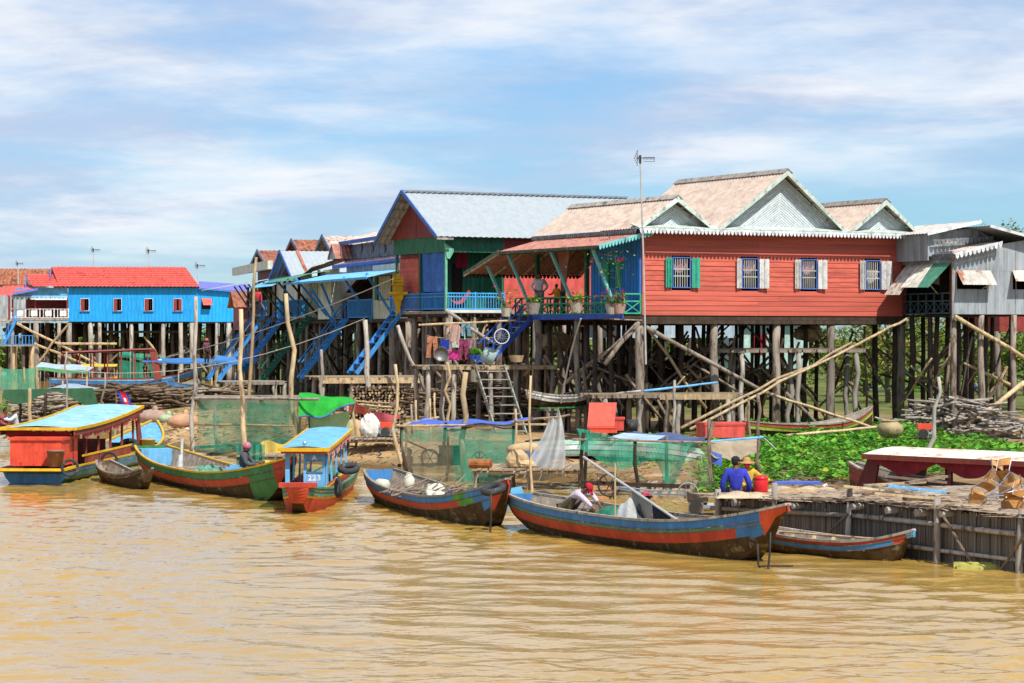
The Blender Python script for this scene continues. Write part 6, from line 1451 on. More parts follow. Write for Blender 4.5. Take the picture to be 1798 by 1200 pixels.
for c in ((-.6, -.35), (.35, -.3), (.42, -.35)): [leaf(b_, v_ + Vector((c[0] + rnd.gauss(0, .04), -.1, c[1] + rnd.gauss(0, .04))), .1, rnd.uniform(-1, 1), rnd.uniform(0, 6.28), 0, .9) for _ in range(8)]
t.part('leaves', g_, LEAF); t.part('blossoms', b_, FL); t.part('stem', MB().tube([v_ + Vector((.5, 0, -2)), v_ + Vector((.3, 0, -1)), v_ + Vector((.2, 0, -.2)), v_ + Vector((-.5, 0, -.1))], .012, 4), BARK)
# ---- television aerials
def aerial(label, tx, ty, bx, by, d, s=1.0, r=.03):
    a, b = Wp(bx, by, d), Wp(tx, ty, d); t = Thing('television_aerial', label, 'aerial', a, group='television aerials'); t.part('mast', MB().tube([a, a.lerp(b, .5) + Vector((.02, 0, 0)), b], [r, r * .9, r * .7], 6), GALV)
    c = b + Vector((0, 0, .06 * s)); m = MB().beam(c + Vector((-.12 * s, 0, 0)), c + Vector((.5 * s, 0, 0)), .025 * s).beam(c + Vector((.12 * s, 0, -.12 * s)), c + Vector((.5 * s, 0, -.12 * s)), .014 * s).beam(c + Vector((.12 * s, 0, .02 * s)), c + Vector((.5 * s, 0, .02 * s)), .014 * s).beam(c + Vector((.49 * s, 0, -.12 * s)), c + Vector((.49 * s, 0, .04 * s)), .014 * s)
    for k in range(9): x = .12 * s + k * .045 * s; m.beam(c + Vector((x, -.12 * s, -.05 * s)), c + Vector((x, .12 * s, -.05 * s)), .012 * s); 
    m.beam(c + Vector((0, 0, -.18 * s)), c + Vector((0, 0, .1 * s)), .08 * s)
    t.part('elements', m, IRON); rf = MB()
    for k in range(7): z = (-.24 + .08 * k) * s; x = -.1 * s - .1 * s * (1 - abs(k - 3) / 3); rf.beam(c + Vector((x, -.25 * s, z)), c + Vector((x, .25 * s, z)), .018 * s); rf.beam(c + Vector((-.06 * s, 0, 0)), c + Vector((x, 0, z)), .014 * s)
    t.part('reflector', rf, IRON)
aerial('tall aerial mast standing against the red house corner', 1124, 281, 1134, 640, 88.2, 1.0, .035)
aerial('aerial above the left part of the red tile roof', 164, 440, 164, 500, 228, 1.1, .06); aerial('aerial above the right part of the red tile roof', 261, 442, 264, 500, 228, 1.3, .06); aerial('aerial standing right of the red tile roof', 347, 468, 348, 560, 229, 1.3, .06); aerial('aerial above the rusty far roof', 31, 464, 32, 500, 250, 1.1, .06)
# ---- firewood
def sticks(name, label, px0, px1, py_base, py_top, d0, d1, n, Lr=(.7, 1.6), r=.03, m=None, ends=False, seed=0, cat='firewood', tilt=.5):
    g = random.Random(seed); a = Wp(px0, py_base, d0); b = Wp(px1, py_base, d1); top = Wp(px0, py_top, d0).z; c = (a + b) / 2; c.z = gz(c.x, c.y)
    t = Thing(name, label, cat, c); meshes = []
    for k in range(6):
        L = 1.0; pts = [Vector((-.5, 0, 0)), Vector((-.15, g.uniform(-.05, .05), g.uniform(-.04, .04))), Vector((.2, g.uniform(-.05, .05), g.uniform(-.04, .04))), Vector((.5, 0, 0))]
        meshes.append(MB().tube(pts, [r, r * .95, r * .85, r * .7], 5).data('stick', m or g.choice((W_STICK, W_LOG, W_GREY)), True))
    many = MB(); H = max(.3, top - c.z)
    for i in range(n):
        q = g.random(); pos = a.lerp(b, q); hump = math.sin(math.pi * (.08 + .84 * q)) ** .6
        z = gz(pos.x, pos.y) + H * hump * g.random() ** .8; y = g.uniform(-.8, .8) * (1 - .5 * (z - c.z) / H) + (.3 if not ends else 0)
        L = g.uniform(*Lr); az = g.gauss(0, tilt) if not ends else math.pi / 2 + g.gauss(0, .12); el = g.gauss(0, .12)
        put('stick', g.choice(meshes), t.o, Vector((pos.x - c.x, pos.y - c.y + y, z - c.z + .03)), (0, el, az), (L, g.uniform(.8, 1.5), g.uniform(.8, 1.5)))
    return t
# dark hearts so that the piles are solid
sticks('firewood_pile', 'long heap of crooked grey firewood on the left sand bank', 150, 310, 712, 678, 113, 112, 170, (1.2, 2.8), .05, seed=1)
sticks('firewood_pile', 'low scatter of firewood behind the grass at far left', 30, 130, 708, 690, 116, 116, 70, (1.2, 2.6), .05, seed=2)
sticks('firewood_pile', 'thin firewood heap in front of the bare cargo boat', 345, 420, 692, 682, 118, 116, 60, (1.2, 2.6), .05, seed=6)
sticks('driftwood_pile', 'big tangle of bleached driftwood under the zinc house', 1588, 1800, 766, 700, 93, 91, 230, (.9, 2.4), .04, W_GREY, seed=3, tilt=.9)
sticks('brush_heap', 'dark heap of brushwood under the balcony left of the wooden ladder', 742, 930, 728, 672, 98, 98, 170, (1.0, 2.4), .035, W_LOG, seed=4, tilt=.6)
def log_stack(label, px0, px1, py0, py1, d, seed):
    g = random.Random(seed); a, b = Wp(px0, py0, d), Wp(px1, py0, d); top = Wp(px0, py1, d).z; z0 = gz((a.x + b.x) / 2, d); t = Thing('log_stack', label, 'firewood', Vector(((a.x + b.x) / 2, d, z0)))
    me = [MB().tube([(0, -.35, 0), (0, .35, g.uniform(-.02, .02))], [.05, .045], 6).data('log', m_) for m_ in (W_LOG, W_STICK, W_TAN, W_LOG)]
    z = z0 + .05; k = 0
    while z < top:
        x = a.x + g.uniform(0, .08)
        while x < b.x: put('log', g.choice(me), t.o, Vector((x, d, z)) - t.b, (g.uniform(-.08, .08), 0, g.uniform(-.1, .1)), (s_ := g.uniform(.7, 1.25), 1, s_)); x += .125; k += 1
        z += .105
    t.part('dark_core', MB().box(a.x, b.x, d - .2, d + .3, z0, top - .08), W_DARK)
log_stack('neat stack of cut firewood seen end on behind the pink cloth', 612, 712, 768, 712, 89, 5)
log_stack('dark stacked firewood under the green house stilts', 620, 735, 708, 678, 99, 6)
# ---- long net pen on the left bank
def netpanel(t, name, p0, p1, h0, h1, m, sag=.12, wav=.05, parent=None, nu=20, nv=10, bot=None):
    p0, p1 = Vector(p0), Vector(p1); nrm = Vector((-(p1 - p0).y, (p1 - p0).x, 0)).normalized(); s1, s2 = rnd.uniform(0, 6), rnd.uniform(0, 6)
    def fn(a, b):
        p = p0.lerp(p1, a); zt = p.z + h0 - sag * 4 * a * (1 - a); zb = p.z + h1
        q = Vector((p.x, p.y, zt + (zb - zt) * b)); return q + nrm * wav * (math.sin(a * 11 + s1) + math.sin(a * 23 + b * 3 + s2) * .6) * (.3 + b)
    return t.part(name, MB().grid(fn, nu, nv), m, parent)
A, B = Wp(347, 800, 84), Wp(516, 800, 81); A.z, B.z = gz(A.x, A.y), gz(B.x, B.y)
t = Thing('long_net_pen', 'long green net pen with brown fringed top on the sand bank', 'net pen', (A + B) / 2); zt = Wp(347, 700, 84).z
for p, dy in ((A, 2.6), (B, 2.6)): t.part('back_post', crooked(p + Vector((.3, dy, -.2)), p + Vector((.3, dy, zt - p.z + .1)), .06, .05, 6, 4), W_GREY)
t.part('top_pole', crooked(Vector((A.x - .2, A.y, zt)), Vector((B.x + .8, B.y, zt + .05)), .05, .045, 6, 6), W_GREY); t.part('mid_pole', crooked(Vector((A.x, A.y, zt - .85)), Vector((B.x, B.y, zt - .8)), .035, .03, 6, 5), W_TAN)
t.part('low_rail', MB().beam((A.x - .1, A.y - .1, zt - 1.6), (A.x + 1.8, A.y - .15, zt - 1.5), .05, .09), paint('teal_wood', '#3f7a6c'))
for (a, b) in ((A, B), (A + Vector((.3, 2.6, 0)), B + Vector((.3, 2.6, 0))), (B, B + Vector((.3, 2.6, 0)))): netpanel(t, 'net', (a.x, a.y, zt), (b.x, b.y, zt), 0, -1.75, NET if a is A else NET_G, .05)
netpanel(t, 'net_fold', (A.x + 1.6, A.y - .05, zt), (B.x - .1, B.y - .05, zt), -.1, -1.7, NET, .05)
t.part('brown_fringe', MB().grid(lambda a, b: (A.x - .05 + (B.x - A.x + .1) * a, A.y - .12 + 1.4 * max(0, 1 - b * 2.2) + .04 * math.sin(a * 31), zt + .08 - .35 * max(0, b - .45) * (1 + .35 * math.sin(a * 17)) / .55 * 1.0), 40, 8), NET_BR)
# ---- green tarp shelter
d = 82; t = Thing('green_tarp_shelter', 'bright green tarpaulin shelter with pale green hanging sheet', 'shelter', Vector((Wp(575, 780, d).x, d, gz(Wp(575, 780, d).x, d))))
c_ = [Wp(525, 693, d - .3), Wp(626, 706, d - .3), Wp(618, 700, d + 1.6), Wp(530, 690, d + 1.6)]; lo = [Wp(524, 732, d - .6), Wp(622, 716, d - .5)]
def gt(a, b):
    top = c_[0].lerp(c_[1], a); fr_ = lo[0].lerp(lo[1], a); bk = c_[3].lerp(c_[2], a); fr_ = fr_ - Vector((0, 0, .18 * math.sin(math.pi * min(1, a * 1.3)) ** 2 - .1 * a))
    p = bk.lerp(top, b / .4) if b < .4 else top.lerp(fr_, (b - .4) / .6); return p + Vector((0, .05 * math.sin(a * 13), .03 * math.sin(a * 9 + b * 6)))
t.part('green_tarp', MB().grid(gt, 20, 14), T_GREEN); t.part('blue_hem', MB().tube([gt(i / 20, 1) - Vector((0, .01, 0)) for i in range(21)], .025, 5), T_BLUE)
p0, p1 = Wp(545, 735, d), Wp(614, 722, d); t.part('pale_sheet', MB().grid(lambda a, b: Vector((p0.x + (p1.x - p0.x) * a, d + .06 * math.sin(a * 10), p0.z + (p1.z - p0.z) * a)) - Vector((0, 0, b * (1.25 + .15 * a))), 16, 8), T_PALEG)
for px, py in ((527, 690), (624, 700), (587, 725)): q = Wp(px, py, d + .1); t.part('post', crooked((q.x, q.y, gz(q.x, q.y) - .2), q, .05, .04, 6, 4), W_TAN)
for py in (703, 709, 715): a, b = Wp(600, py, 86), Wp(690 + rnd.uniform(-15, 15), py + 6, 85); t.part('rail', crooked(a, b, .03, .03, 5, 4), W_TAN)
q = Wp(670, 735, 83); solo('pink_red_cloth', 'pink red cloth draped over a rail beside the firewood stack', 'cloth', MB().grid(lambda a, b: ((a - .5) * 1.2 + .25 * (1 - a) * b, .08 * math.sin(a * 8), .25 * a + .12 * math.sin(a * 5) - b * (.55 - .45 * a)), 14, 8), C_PINK, q)
q = Wp(637, 718, 84); solo('dark_red_cloth', 'dark red cloth slung next to the green tarpaulin', 'cloth', MB().grid(lambda a, b: ((a - .5) * .9, .06 * math.sin(a * 7), .2 - .5 * a * a - b * (.35 - .2 * a)), 10, 6), cloth('brick_red_cloth', '#9a4238'), q)
q = Wp(595, 778, 83.5); solo('tan_sack_heap', 'row of bulging tan sacks leaning behind the pale green sheet', 'sacks', MB().ell((0, 0, .3), .4, .3, .45, 12, 8, .05).ell((.65, .1, .25), .42, .3, .4, 12, 8, .05), SACK_T, Vector((Wp(622, 778, 83.5).x, 83.5, gz(Wp(622, 778, 83.5).x, 83.5))), smooth=True)
# ---- bamboo deck beside the taxi, with engine
def raft(name, label, pxs, d0, d1, z, skew=0, legs=True, wdt=.14, m=None, cat='deck'):
    a, b = Wp(pxs[0], 800, d0), Wp(pxs[1], 800, d0); c = Vector(((a.x + b.x) / 2, d0, max(0, gz((a.x + b.x) / 2, d0)))); t = Thing(name, label, cat, c); L = b.x - a.x; n = int(L / wdt); me = unit_box(m or W_PLANK)
    for i in range(n): x = a.x + (i + .5) * wdt; t.piece('slat', me, (x + skew * .5, (d0 + d1) / 2 + rnd.uniform(-.06, .06), z + rnd.uniform(-.012, .012)), (0, 0, -math.atan2(skew, d1 - d0) + rnd.uniform(-.02, .02)), (wdt * .86, d1 - d0 + rnd.uniform(-.1, .15), .04))
    for y in (d0 + .15, d1 - .15): t.part('bearer', MB().tube([(a.x, y, z - .07), (b.x, y, z - .07)], .045, 6), W_GREY)
    if legs:
        for i in range(int(L / 1.0) + 1):
            for y in (d0 + .1, d1 - .1): x = a.x + .1 + i * (L - .2) / max(1, int(L / 1.0)); t.part('leg', crooked((x, y, max(-.5, gz(x, y)) - .2), (x, y, z - .05), .045, .04, 6, 2, .02), W_GREY)
    return t
raft('bamboo_deck', 'small bamboo deck on the bank behind the water taxi', (598, 702), 80, 82, .78)
def engine(label, p, red=True):
    t = Thing('boat_engine', label, 'engine', p); p = Vector(p); t.part('tank', MB().box(p.x - .22, p.x + .22, p.y - .14, p.y + .14, p.z + .3, p.z + .48), ORANGE_BOX if red else (IRON if red is None else BT_YEL))
    t.part('block', MB().box(p.x - .2, p.x + .12, p.y - .12, p.y + .12, p.z + .05, p.z + .295).tube([p + Vector((.12, 0, .18)), p + Vector((.34, 0, .18))], .1, 10), STEEL); t.part('flywheel', MB().lathe([(.02, -.17), (.15, -.17), (.15, -.13), (.02, -.13)], p + Vector((-.05, 0, .17)), 14, axis='y'), IRON); t.part('skid', MB().beam(p + Vector((-.3, -.1, .02)), p + Vector((.35, -.1, .02)), .05).beam(p + Vector((-.3, .1, .02)), p + Vector((.35, .1, .02)), .05), W_DARK)
engine('red tank engine on the small bamboo deck', Vector((Wp(680, 790, 80.8).x, 80.8, .8))); engine('yellow engine on the bank by the pale yellow cloth', Vector((Wp(462, 800, 76).x, 76, gz(Wp(462, 800, 76).x, 76) + .35)), False); engine('orange engine mounted in the brush beside the clay jar', Vector((Wp(1623, 760, 78).x, 78, .85)))
solo('white_plastic_sack', 'crumpled white plastic sack on the small bamboo deck', 'sack', MB().ell((0, 0, .35), .3, .25, .4, 12, 9, .12), SACK, Vector((Wp(650, 790, 80.6).x, 80.6, .8)))
solo('blue_bundle', 'blue and grey bundle beside the red tank engine', 'bundle', MB().ell((0, 0, .2), .35, .25, .25, 12, 8, .15), T_LBL, Vector((Wp(668, 790, 81.4).x, 81.4, .8)))
q = Wp(498, 800, 76.5); solo('yellow_cloth', 'pale yellow cloth hung to dry over the engine frame', 'cloth', MB().grid(lambda a, b: ((a - .5) * .8 + .1 * b, .05 * math.sin(a * 9), -b * .95 + .06 * math.sin(a * 6)), 10, 8), cloth('pale_yellow', '#e0c86a', transl=.3), Wp(482, 777, 75.5))
solo('green_net_bundle', 'bundle of green net hung on a rail behind the helmeted person', 'net', MB().grid(lambda a, b: ((a - .5) * .8, .1 * math.sin(a * 25), -b * (.7 + .15 * math.sin(a * 7))), 26, 8), NET_D, Wp(440, 781, 72))
raft('plank_jetty', 'short plank jetty behind the green and red boat', (415, 500), 72, 73.6, .62, wdt=.22)
solo('brown_stool', 'dark wooden tub on the short plank jetty', 'tub', MB().lathe([(0, 0), (.2, 0), (.24, .3), (.2, .3), (.17, .05), (0, .05)], n=12), W_DARK, Vector((Wp(450, 830, 71).x, 71.0, .1)))
# ---- blue tarp pen
d = 70.5; A, B = Wp(705, 850, d), Wp(903, 850, d - 1); A.z = B.z = gz(A.x, d); t = Thing('blue_tarp_pen', 'green net pen under a faded blue tarpaulin roof in mid picture', 'net pen', (A + B) / 2); zt = Wp(705, 750, d).z
for px in (705, 783, 902): q = Wp(px, 750, d - (.5 if px > 800 else 0)); t.part('post', crooked((q.x, q.y, gz(q.x, q.y) - .3), (q.x, q.y, zt + .12), .05, .045, 6, 4), W_DARK)
for px in (712, 905): q = Wp(px, 748, d + 2.2); t.part('post', crooked((q.x, q.y, gz(q.x, q.y) - .2), (q.x, q.y, zt + .1), .045, .04, 6, 4), W_STICK)
t.part('top_pole', crooked((A.x - .1, d - .02, zt + .03), (B.x + .9, d - 1.0, zt + .1), .035, .03, 6, 6), W_TAN); m0 = Wp(790, 800, d); m1 = Wp(816, 800, d - .4)
netpanel(t, 'net', (A.x, d, zt), (m0.x + .1, d - .4, zt), -.05, -1.62, NET_G, .1); netpanel(t, 'net_left', (A.x, d, zt), (m0.x, d - .4, zt), -.02, -.4, NET, .06); netpanel(t, 'net_right', (m0.x + .1, d - .4, zt), (B.x, d - 1, zt), -.02, -1.6, NET, .06); netpanel(t, 'net_right_fold', (m1.x, d - .45, zt), (B.x, d - 1.02, zt), -.3, -1.65, NET, .05)
netpanel(t, 'net_back', (A.x + .2, d + 2.2, zt), (B.x, d + 2.0, zt), 0, -1.3, NET_G, .1)
P4 = [Wp(716, 747, d), Wp(905, 741, d - 1), Wp(940, 737, d + .9), Wp(752, 735, d + 1.6)]
def tb(a, b): p = P4[0].lerp(P4[1], a).lerp(P4[3].lerp(P4[2], a), b); return p + Vector((0, 0, .05 * math.sin(a * 12 + b * 3) + .03 * math.sin(b * 9) - .06 * math.sin(math.pi * a)))
t.part('blue_tarp', MB().grid(tb, 24, 8), T_BLUE); t.part('brown_lining', MB().grid(lambda a, b: tb(.3 + .7 * a, .1 + .5 * b) - Vector((0, 0, .1 + .06 * math.sin(a * 9))), 12, 4), cloth('rust_cloth', '#96563a'))
t.part('side_pole', crooked(Wp(695, 748, d + .2), Wp(770, 733, d + 1.6), .035, .03, 6, 4), W_TAN)
p = Wp(755, 805, d + .9); t2 = wheel('iron winch wheel inside the blue tarp pen', p, .24, IRON, 6, 'iron_wheel', 'wheel', tyre=.025); solo('timber_stand', 'timber stand behind the net of the blue tarp pen', 'frame', MB().beam((-.9, 0, -.2), (1.0, 0, -.15), .08).beam((-.8, 0, .55), (.7, 0, -.1), .04).beam((.5, 0, -.4), (.5, 0, .6), .07).beam((-.6, 0, -.9), (-.6, 0, .3), .07), W_DARK, p)
wheel('pale wheel rim inside the right half of the blue tarp pen', Wp(842, 808, d + .6), .22, GALV, 8, 'wheel_rim', 'wheel')
q = Wp(790, 792, d + 1.2); solo('dark_crate', 'dark green wooden crate inside the blue tarp pen', 'crate', MB().box(-.3, .3, -.2, .2, -.35, .1).box(-.33, .33, -.23, .23, .1, .15), GREEN_SH, q)
# ---- bamboo raft deck with white plastic sheet
t = raft('bamboo_raft', 'grey bamboo raft deck below the hanging plastic sheet', (828, 1030), 66.5, 69.5, .52, skew=.3)
q = Wp(978, 735, 67.2)
def ps(a, b): w = .25 + .75 * b; return Vector(((a - .62) * w * 1.25 - .3 * b * b, .12 * math.sin(a * 13 + b * 2) * (.4 + b), .28 * math.exp(-((a - .72) / .14) ** 2) * (1 - b) - b * 1.6 + .05 * math.sin(a * 9)))
solo('plastic_sheet', 'white translucent plastic sheet hanging from a pole over the raft', 'sheet', MB().grid(ps, 26, 20), PLASTIC, q, smooth=True); solo('sheet_pole', 'horizontal branch that the plastic sheet hangs from', 'pole', crooked(Vector((-1.2, 0, -.1)), Vector((.35, 0, .1)), .03, .025, 6, 5), W_STICK, q)
solo('tan_sack', 'long tan sack lying on the bamboo raft', 'sack', MB().ell((0, 0, .16), .55, .25, .18, 14, 8, .03), SACK_T, Vector((Wp(925, 810, 68.2).x, 68.2, .82)), smooth=True); solo('blue_bag', 'open blue plastic bag on the bamboo raft', 'bag', MB().lathe([(0, 0), (.3, 0), (.42, .2), (.38, .42), (.32, .35), (.3, .1)], n=12), mat('blue_bag_plastic', '#3f74ab', rough=.4), Vector((Wp(938, 830, 67.8).x, 67.8, .54)))
solo('fibre_heap', 'slumped heap of tan netting on the raft beside the green net', 'net', MB().ell((0, 0, .18), .3, .25, .3, 14, 9, .1).ell((.2, -.1, .08), .35, .25, .14, 12, 7, .1), SACK_T, Vector((Wp(908, 850, 67.2).x, 67.3, .54))); solo('rolled_mat', 'rolled brown mat lying on the bank by the sturdy post', 'mat', MB().tube([(-.25, .1, .12), (.3, -.1, .12)], .13, 12).tube([(.3, -.1, .12), (.305, -.1, .12)], .07, 10), paint('brown_mat', '#a5673a', wear='#7d4a2a'), Vector((Wp(842, 850, 67.0).x, 66.9, .54)))
# ---- draped net canopy with tarps at the right
d = 64; zt = Wp(1120, 778, d).z; t = Thing('draped_net_canopy', 'canopy of sagging green net and grey tarpaulin above the winch', 'net canopy', Vector((Wp(1130, 860, d).x, d, gz(Wp(1130, 860, d).x, d))))
for px, py, dd in ((1025, 760, d), (1115, 775, d), (1170, 765, d + 1.5), (1252, 740, d), (1030, 770, d + 2)): q = Wp(px, py, dd); t.part('post', crooked((q.x, q.y, gz(q.x, q.y) - .4), q, .05, .045, 6, 4), W_DARK if px < 1120 else W_STICK)
t.part('top_pole', crooked(Wp(1005, 772, d), Wp(1255, 778, d), .03, .03, 6, 5), W_STICK)
def dn(a, b):
    px = 1012 + 215 * a; top = 752 + 26 * min(1, a * 2); low = 788 + 62 * math.exp(-((a - .78) / .12) ** 2) * 1.15 + 36 * math.sin(math.pi * min(1, a / .75)) ** 2 * (a < .75) ; p = Wp(px + 6 * math.sin(b * 3 + a * 9), top + (low - top) * b, d - .15); p.y += .18 * math.sin(a * 26 + b * 2); return p
t.part('green_net', MB().grid(dn, 40, 14), NET_D)
t.part('thin_net', MB().grid(lambda a, b: Wp(1090 + 110 * a, 780 + 20 * b, d - .05) + Vector((0, .1 * math.sin(a * 13), 0)), 12, 4), NET_G); t.part('hanging_net', MB().grid(lambda a, b: Wp(1205 + 45 * a + 12 * b, 783 + 112 * b, d - .2) + Vector((0, .12 * math.sin(a * 9 + b * 2), 0)), 12, 10), NET_G)
a_, b_, c2, d2 = Wp(1065, 772, d + .3), Wp(1225, 780, d), Wp(1245, 768, d + 2.2), Wp(1115, 757, d + 2.4)
t.part('grey_tarp', MB().grid(lambda a, b: a_.lerp(b_, a).lerp(d2.lerp(c2, a), b) - Vector((0, 0, .12 * math.sin(math.pi * a) * math.sin(math.pi * b) + .04 * math.sin(a * 10))), 16, 8), T_DBLUE); t.part('pale_tarp', MB().grid(lambda a, b: a_.lerp(b_, a * .55).lerp(d2.lerp(c2, a * .5), b * .6) + Vector((0, 0, .04)), 8, 4), T_LBL)
a_, b_ = Wp(1235, 778, 66), Wp(1340, 768, 67)
t = Thing('beige_tarp_awning', 'sagging beige tarpaulin awning on a blue pipe above the seated man', 'awning', Vector((Wp(1290, 860, 66).x, 66, .2))); t.part('blue_pipe', MB().tube([a_ + Vector((-.2, 0, 0)), b_], .035, 8), BT_LB)
t.part('tarp', MB().grid(lambda a, b: a_.lerp(b_, .12 + .78 * a) - Vector((.1 * b, .9 * b - .05, .5 * b * math.sin(math.pi * (.12 + .7 * a)) ** .8 + .05 * b * math.sin(a * 14))), 18, 8), T_BEIGE); t.part('white_flap', MB().grid(lambda a, b: b_ + Vector((.05 + .32 * a - .15 * (1 - b), .03 * math.sin(b * 6), .05 - .3 * a - b * .08)), 8, 4), SACK); t.part('blue_corner', MB().grid(lambda a, b: a_ + Vector((.15 + .28 * a, -.55, -.18 - .3 * b - .1 * a)), 5, 4), T_BLUE)
p = Wp(1070, 852, 63); wheel('black iron winch wheel above the red cap man boat', p, .27, IRON, 6, 'iron_wheel', 'wheel', tyre=.025); wheel('pale grey belt wheel right of the draped net', Wp(1208, 866, 60.5), .24, mat('dull_wheel', '#8d8f8e', metal=.3), 10, 'belt_wheel', 'wheel', tyre=.014)
t = Thing('winch_bench', 'rough timber winch bench below the draped green net', 'bench', Vector((p.x + 1, 63, gz(p.x + 1, 63)))); t.part('beam', MB().beam(p + Vector((-.7, .1, .05)), p + Vector((2.0, .2, -.05)), .09, .1), W_DARK); t.part('beam', MB().beam(p + Vector((0, .3, -.3)), p + Vector((2.6, .2, -.35)), .08, .1), W_PLANK)
for k in range(3): t.part('leg', MB().beam(p + Vector((.1 + .9 * k, .2, -1.1)), p + Vector((.1 + .9 * k, .2, 0)), .08), W_STICK)
for k in range(7): t.part('board', MB().beam(p + Vector((.5 + .22 * k, .5, -.75 + .02 * k)), p + Vector((1.0 + .2 * k, 1.2, .05)), .16, .03), W_PLANK)
for k, (dx, z) in enumerate(((0, 1.0), (.5, .35))): t.part('belt', MB().tube([p + Vector((.2, 0, -.05 - .04 * k)), Wp(1150, 862 + 6 * k, 62), Wp(1206, 862 + 8 * k, 60.6)], .018, 5), mat('pale_blue_hose', '#8fa9c2'))
# ---- boxes and jar near the red house
def chest(label, px, py, d, w, dp, h, m, rz=0, open_=False, name='storage_box'):
    q = Wp(px, py, d); t = Thing(name, label, 'box', q); t.part('body', MB().box(q.x - w / 2, q.x + w / 2, q.y - dp / 2, q.y + dp / 2, q.z, q.z + h).box(q.x - w / 2 - .02, q.x + w / 2 + .02, q.y - dp / 2 - .02, q.y + dp / 2 + .02, q.z + h * .9, q.z + h * .97), m)
    if open_: t.part('lid', MB().slab(q + Vector((-w / 2, dp / 2, h)), q + Vector((w / 2, dp / 2, h)), q + Vector((w / 2 + .12, dp / 2 + .25, h + .75)), q + Vector((-w / 2 + .1, dp / 2 + .25, h + .75)), .05), m)
    else: t.part('lid', MB().box(q.x - w / 2 - .03, q.x + w / 2 + .03, q.y - dp / 2 - .03, q.y + dp / 2 + .03, q.z + h * .98, q.z + h + .06), m)
    t.o.rotation_euler.z = rz; return t
chest('open orange insulated box with raised lid behind the green boat', 1057, 760, 80, .85, .7, .16, ORANGE_BOX, .1, True); chest('closed faded red box beside the red lime boat', 1265, 768, 82, 1.35, .8, .42, RED_BOX, .3); chest('small faded red drum box next to the open orange box', 1084, 756, 81, .4, .4, .36, RED_BOX)
q = Wp(1110, 757, 81); solo('black_bucket', 'black plastic bucket standing by the open orange box', 'bucket', MB().lathe([(0, 0), (.17, 0), (.2, .36), (.18, .36), (.15, .04), (0, .04)], n=14), RUBBER, q, smooth=True)
q = Wp(1563, 770, 80); solo('clay_jar', 'big round tan clay water jar at the edge of the hyacinth', 'jar', MB().lathe([(.02, .0), (.22, .0), (.36, .13), (.42, .27), (.39, .42), (.28, .5), (.27, .53), (.30, .55), (.29, .57), (.25, .56), (.24, .5), (.33, .38), (.3, .1), (.02, .05)], n=24), mat('clay', '#a3916b', wear='#7b6d50', wamt=.4, wscale=3), q, smooth=True)
q = Wp(18, 730, 110); 
b = B6; chest('big orange insulated box on the stern of the blue roofed boat', 0, 0, 0, 1, 1, 1, ORANGE_BOX) if False else None
fr6 = b.fr; t = Thing('insulated_fish_box', 'big orange insulated box on the stern of the blue roofed boat', 'box', (b.x(0) + .0, -.1, .42), fr6); t.part('body', MB().box(b.x(0) - .55, b.x(0) + 1.35, -.85, .55, .5, 1.18), ORANGE_BOX); t.part('lid', MB().box(b.x(0) - .6, b.x(0) + 1.4, -.9, .6, 1.185, 1.26), ORANGE_BOX); t.part('runner', MB().box(b.x(0) - .5, b.x(0) + 1.3, -.7, -.5, .425, .495).box(b.x(0) - .5, b.x(0) + 1.3, .2, .4, .425, .495), BT_MAR)
def tyre(label, p, Rr, r, axis='z', tilt=None, group='old black tyres on the boats'): return solo('old_tyre', label, 'tyre', MB().torus((0, 0, 0), Rr, r, axis, 22, 10, tilt), RUBBER, p, group=group, smooth=True)
tyre('old tyre on the bow of the blue roofed boat', Wp(226, 780, 78), .22, .08, 'z', Matrix.Rotation(R(25), 3, 'X')); tyre('tyre wedged between the water taxi and jug boat', Wp(612, 823, 62), .2, .075, 'z', Matrix.Rotation(R(18), 3, 'X'))
tyre('tyre slung over the bow of the jug boat', Wp(866, 859, 52.6), .2, .075, 'z', Matrix.Rotation(R(-12), 3, 'Y') @ Matrix.Rotation(R(15), 3, 'X')); tyre('tyre lying flat inside the jug boat', B2.on(.24, .1, .26), .23, .08); tyre('tyre standing on the raft side behind the red cap man', Wp(958, 880, 56.5), .24, .085, 'z', Matrix.Rotation(R(30), 3, 'X') @ Matrix.Rotation(R(15), 3, 'Y'))
for lb, px, py, d in (('thin tyre fender near the stern of the blue roofed boat', 123, 822, 68.2), ('thin tyre fender amidships on the blue roofed boat', 192, 808, 72.5)): tyre(lb, Wp(px, py, d), .21, .04, 'y', Matrix.Rotation(R(25), 3, 'Y'))
tyre('thin tyre fender hanging on the water taxi side', Wp(594, 857, 58.5), .19, .045, 'x', Matrix.Rotation(R(20), 3, 'Z'))
# ---- boat cargo
def jug(label, p, s=1.0, lie=False, m=None, rz=0):
    mb = MB(); prof = [(0, 0), (.15, 0), (.17, .03), (.17, .3), (.12, .38), (.05, .4), (.05, .45), (0, .45)]; mb.lathe([(r * s, z * s) for r, z in prof], n=12); mb.torus((0, 0, .4 * s), .08 * s, .02 * s, 'y', 10, 5)
    if lie: mb.xf(Matrix.Rotation(R(85), 4, 'Y')); mb.move((0, 0, .16 * s))
    return solo('plastic_jug', label, 'jug', mb, m or mat('milky_plastic', '#dcd8c4', rough=.4, transl=.15), p, rz, group='white jugs in the boat', smooth=True)
jug('white jug standing on the flat tyre', B2.on(.24, .1, .36), .8); jug('white jug lying behind the flat tyre', B2.on(.3, .45, .2), .95, True); jug('white jug lying at the near side of the jug boat', B2.on(.22, -.55, .3), .85, True, rz=2.5); jug('white jug lying amidships in the jug boat', B2.on(.5, -.35, .25), .85, True, rz=.4)
jug('white jug near the bow of the jug boat', B2.on(.6, -.25, .25), .85, True, rz=2)
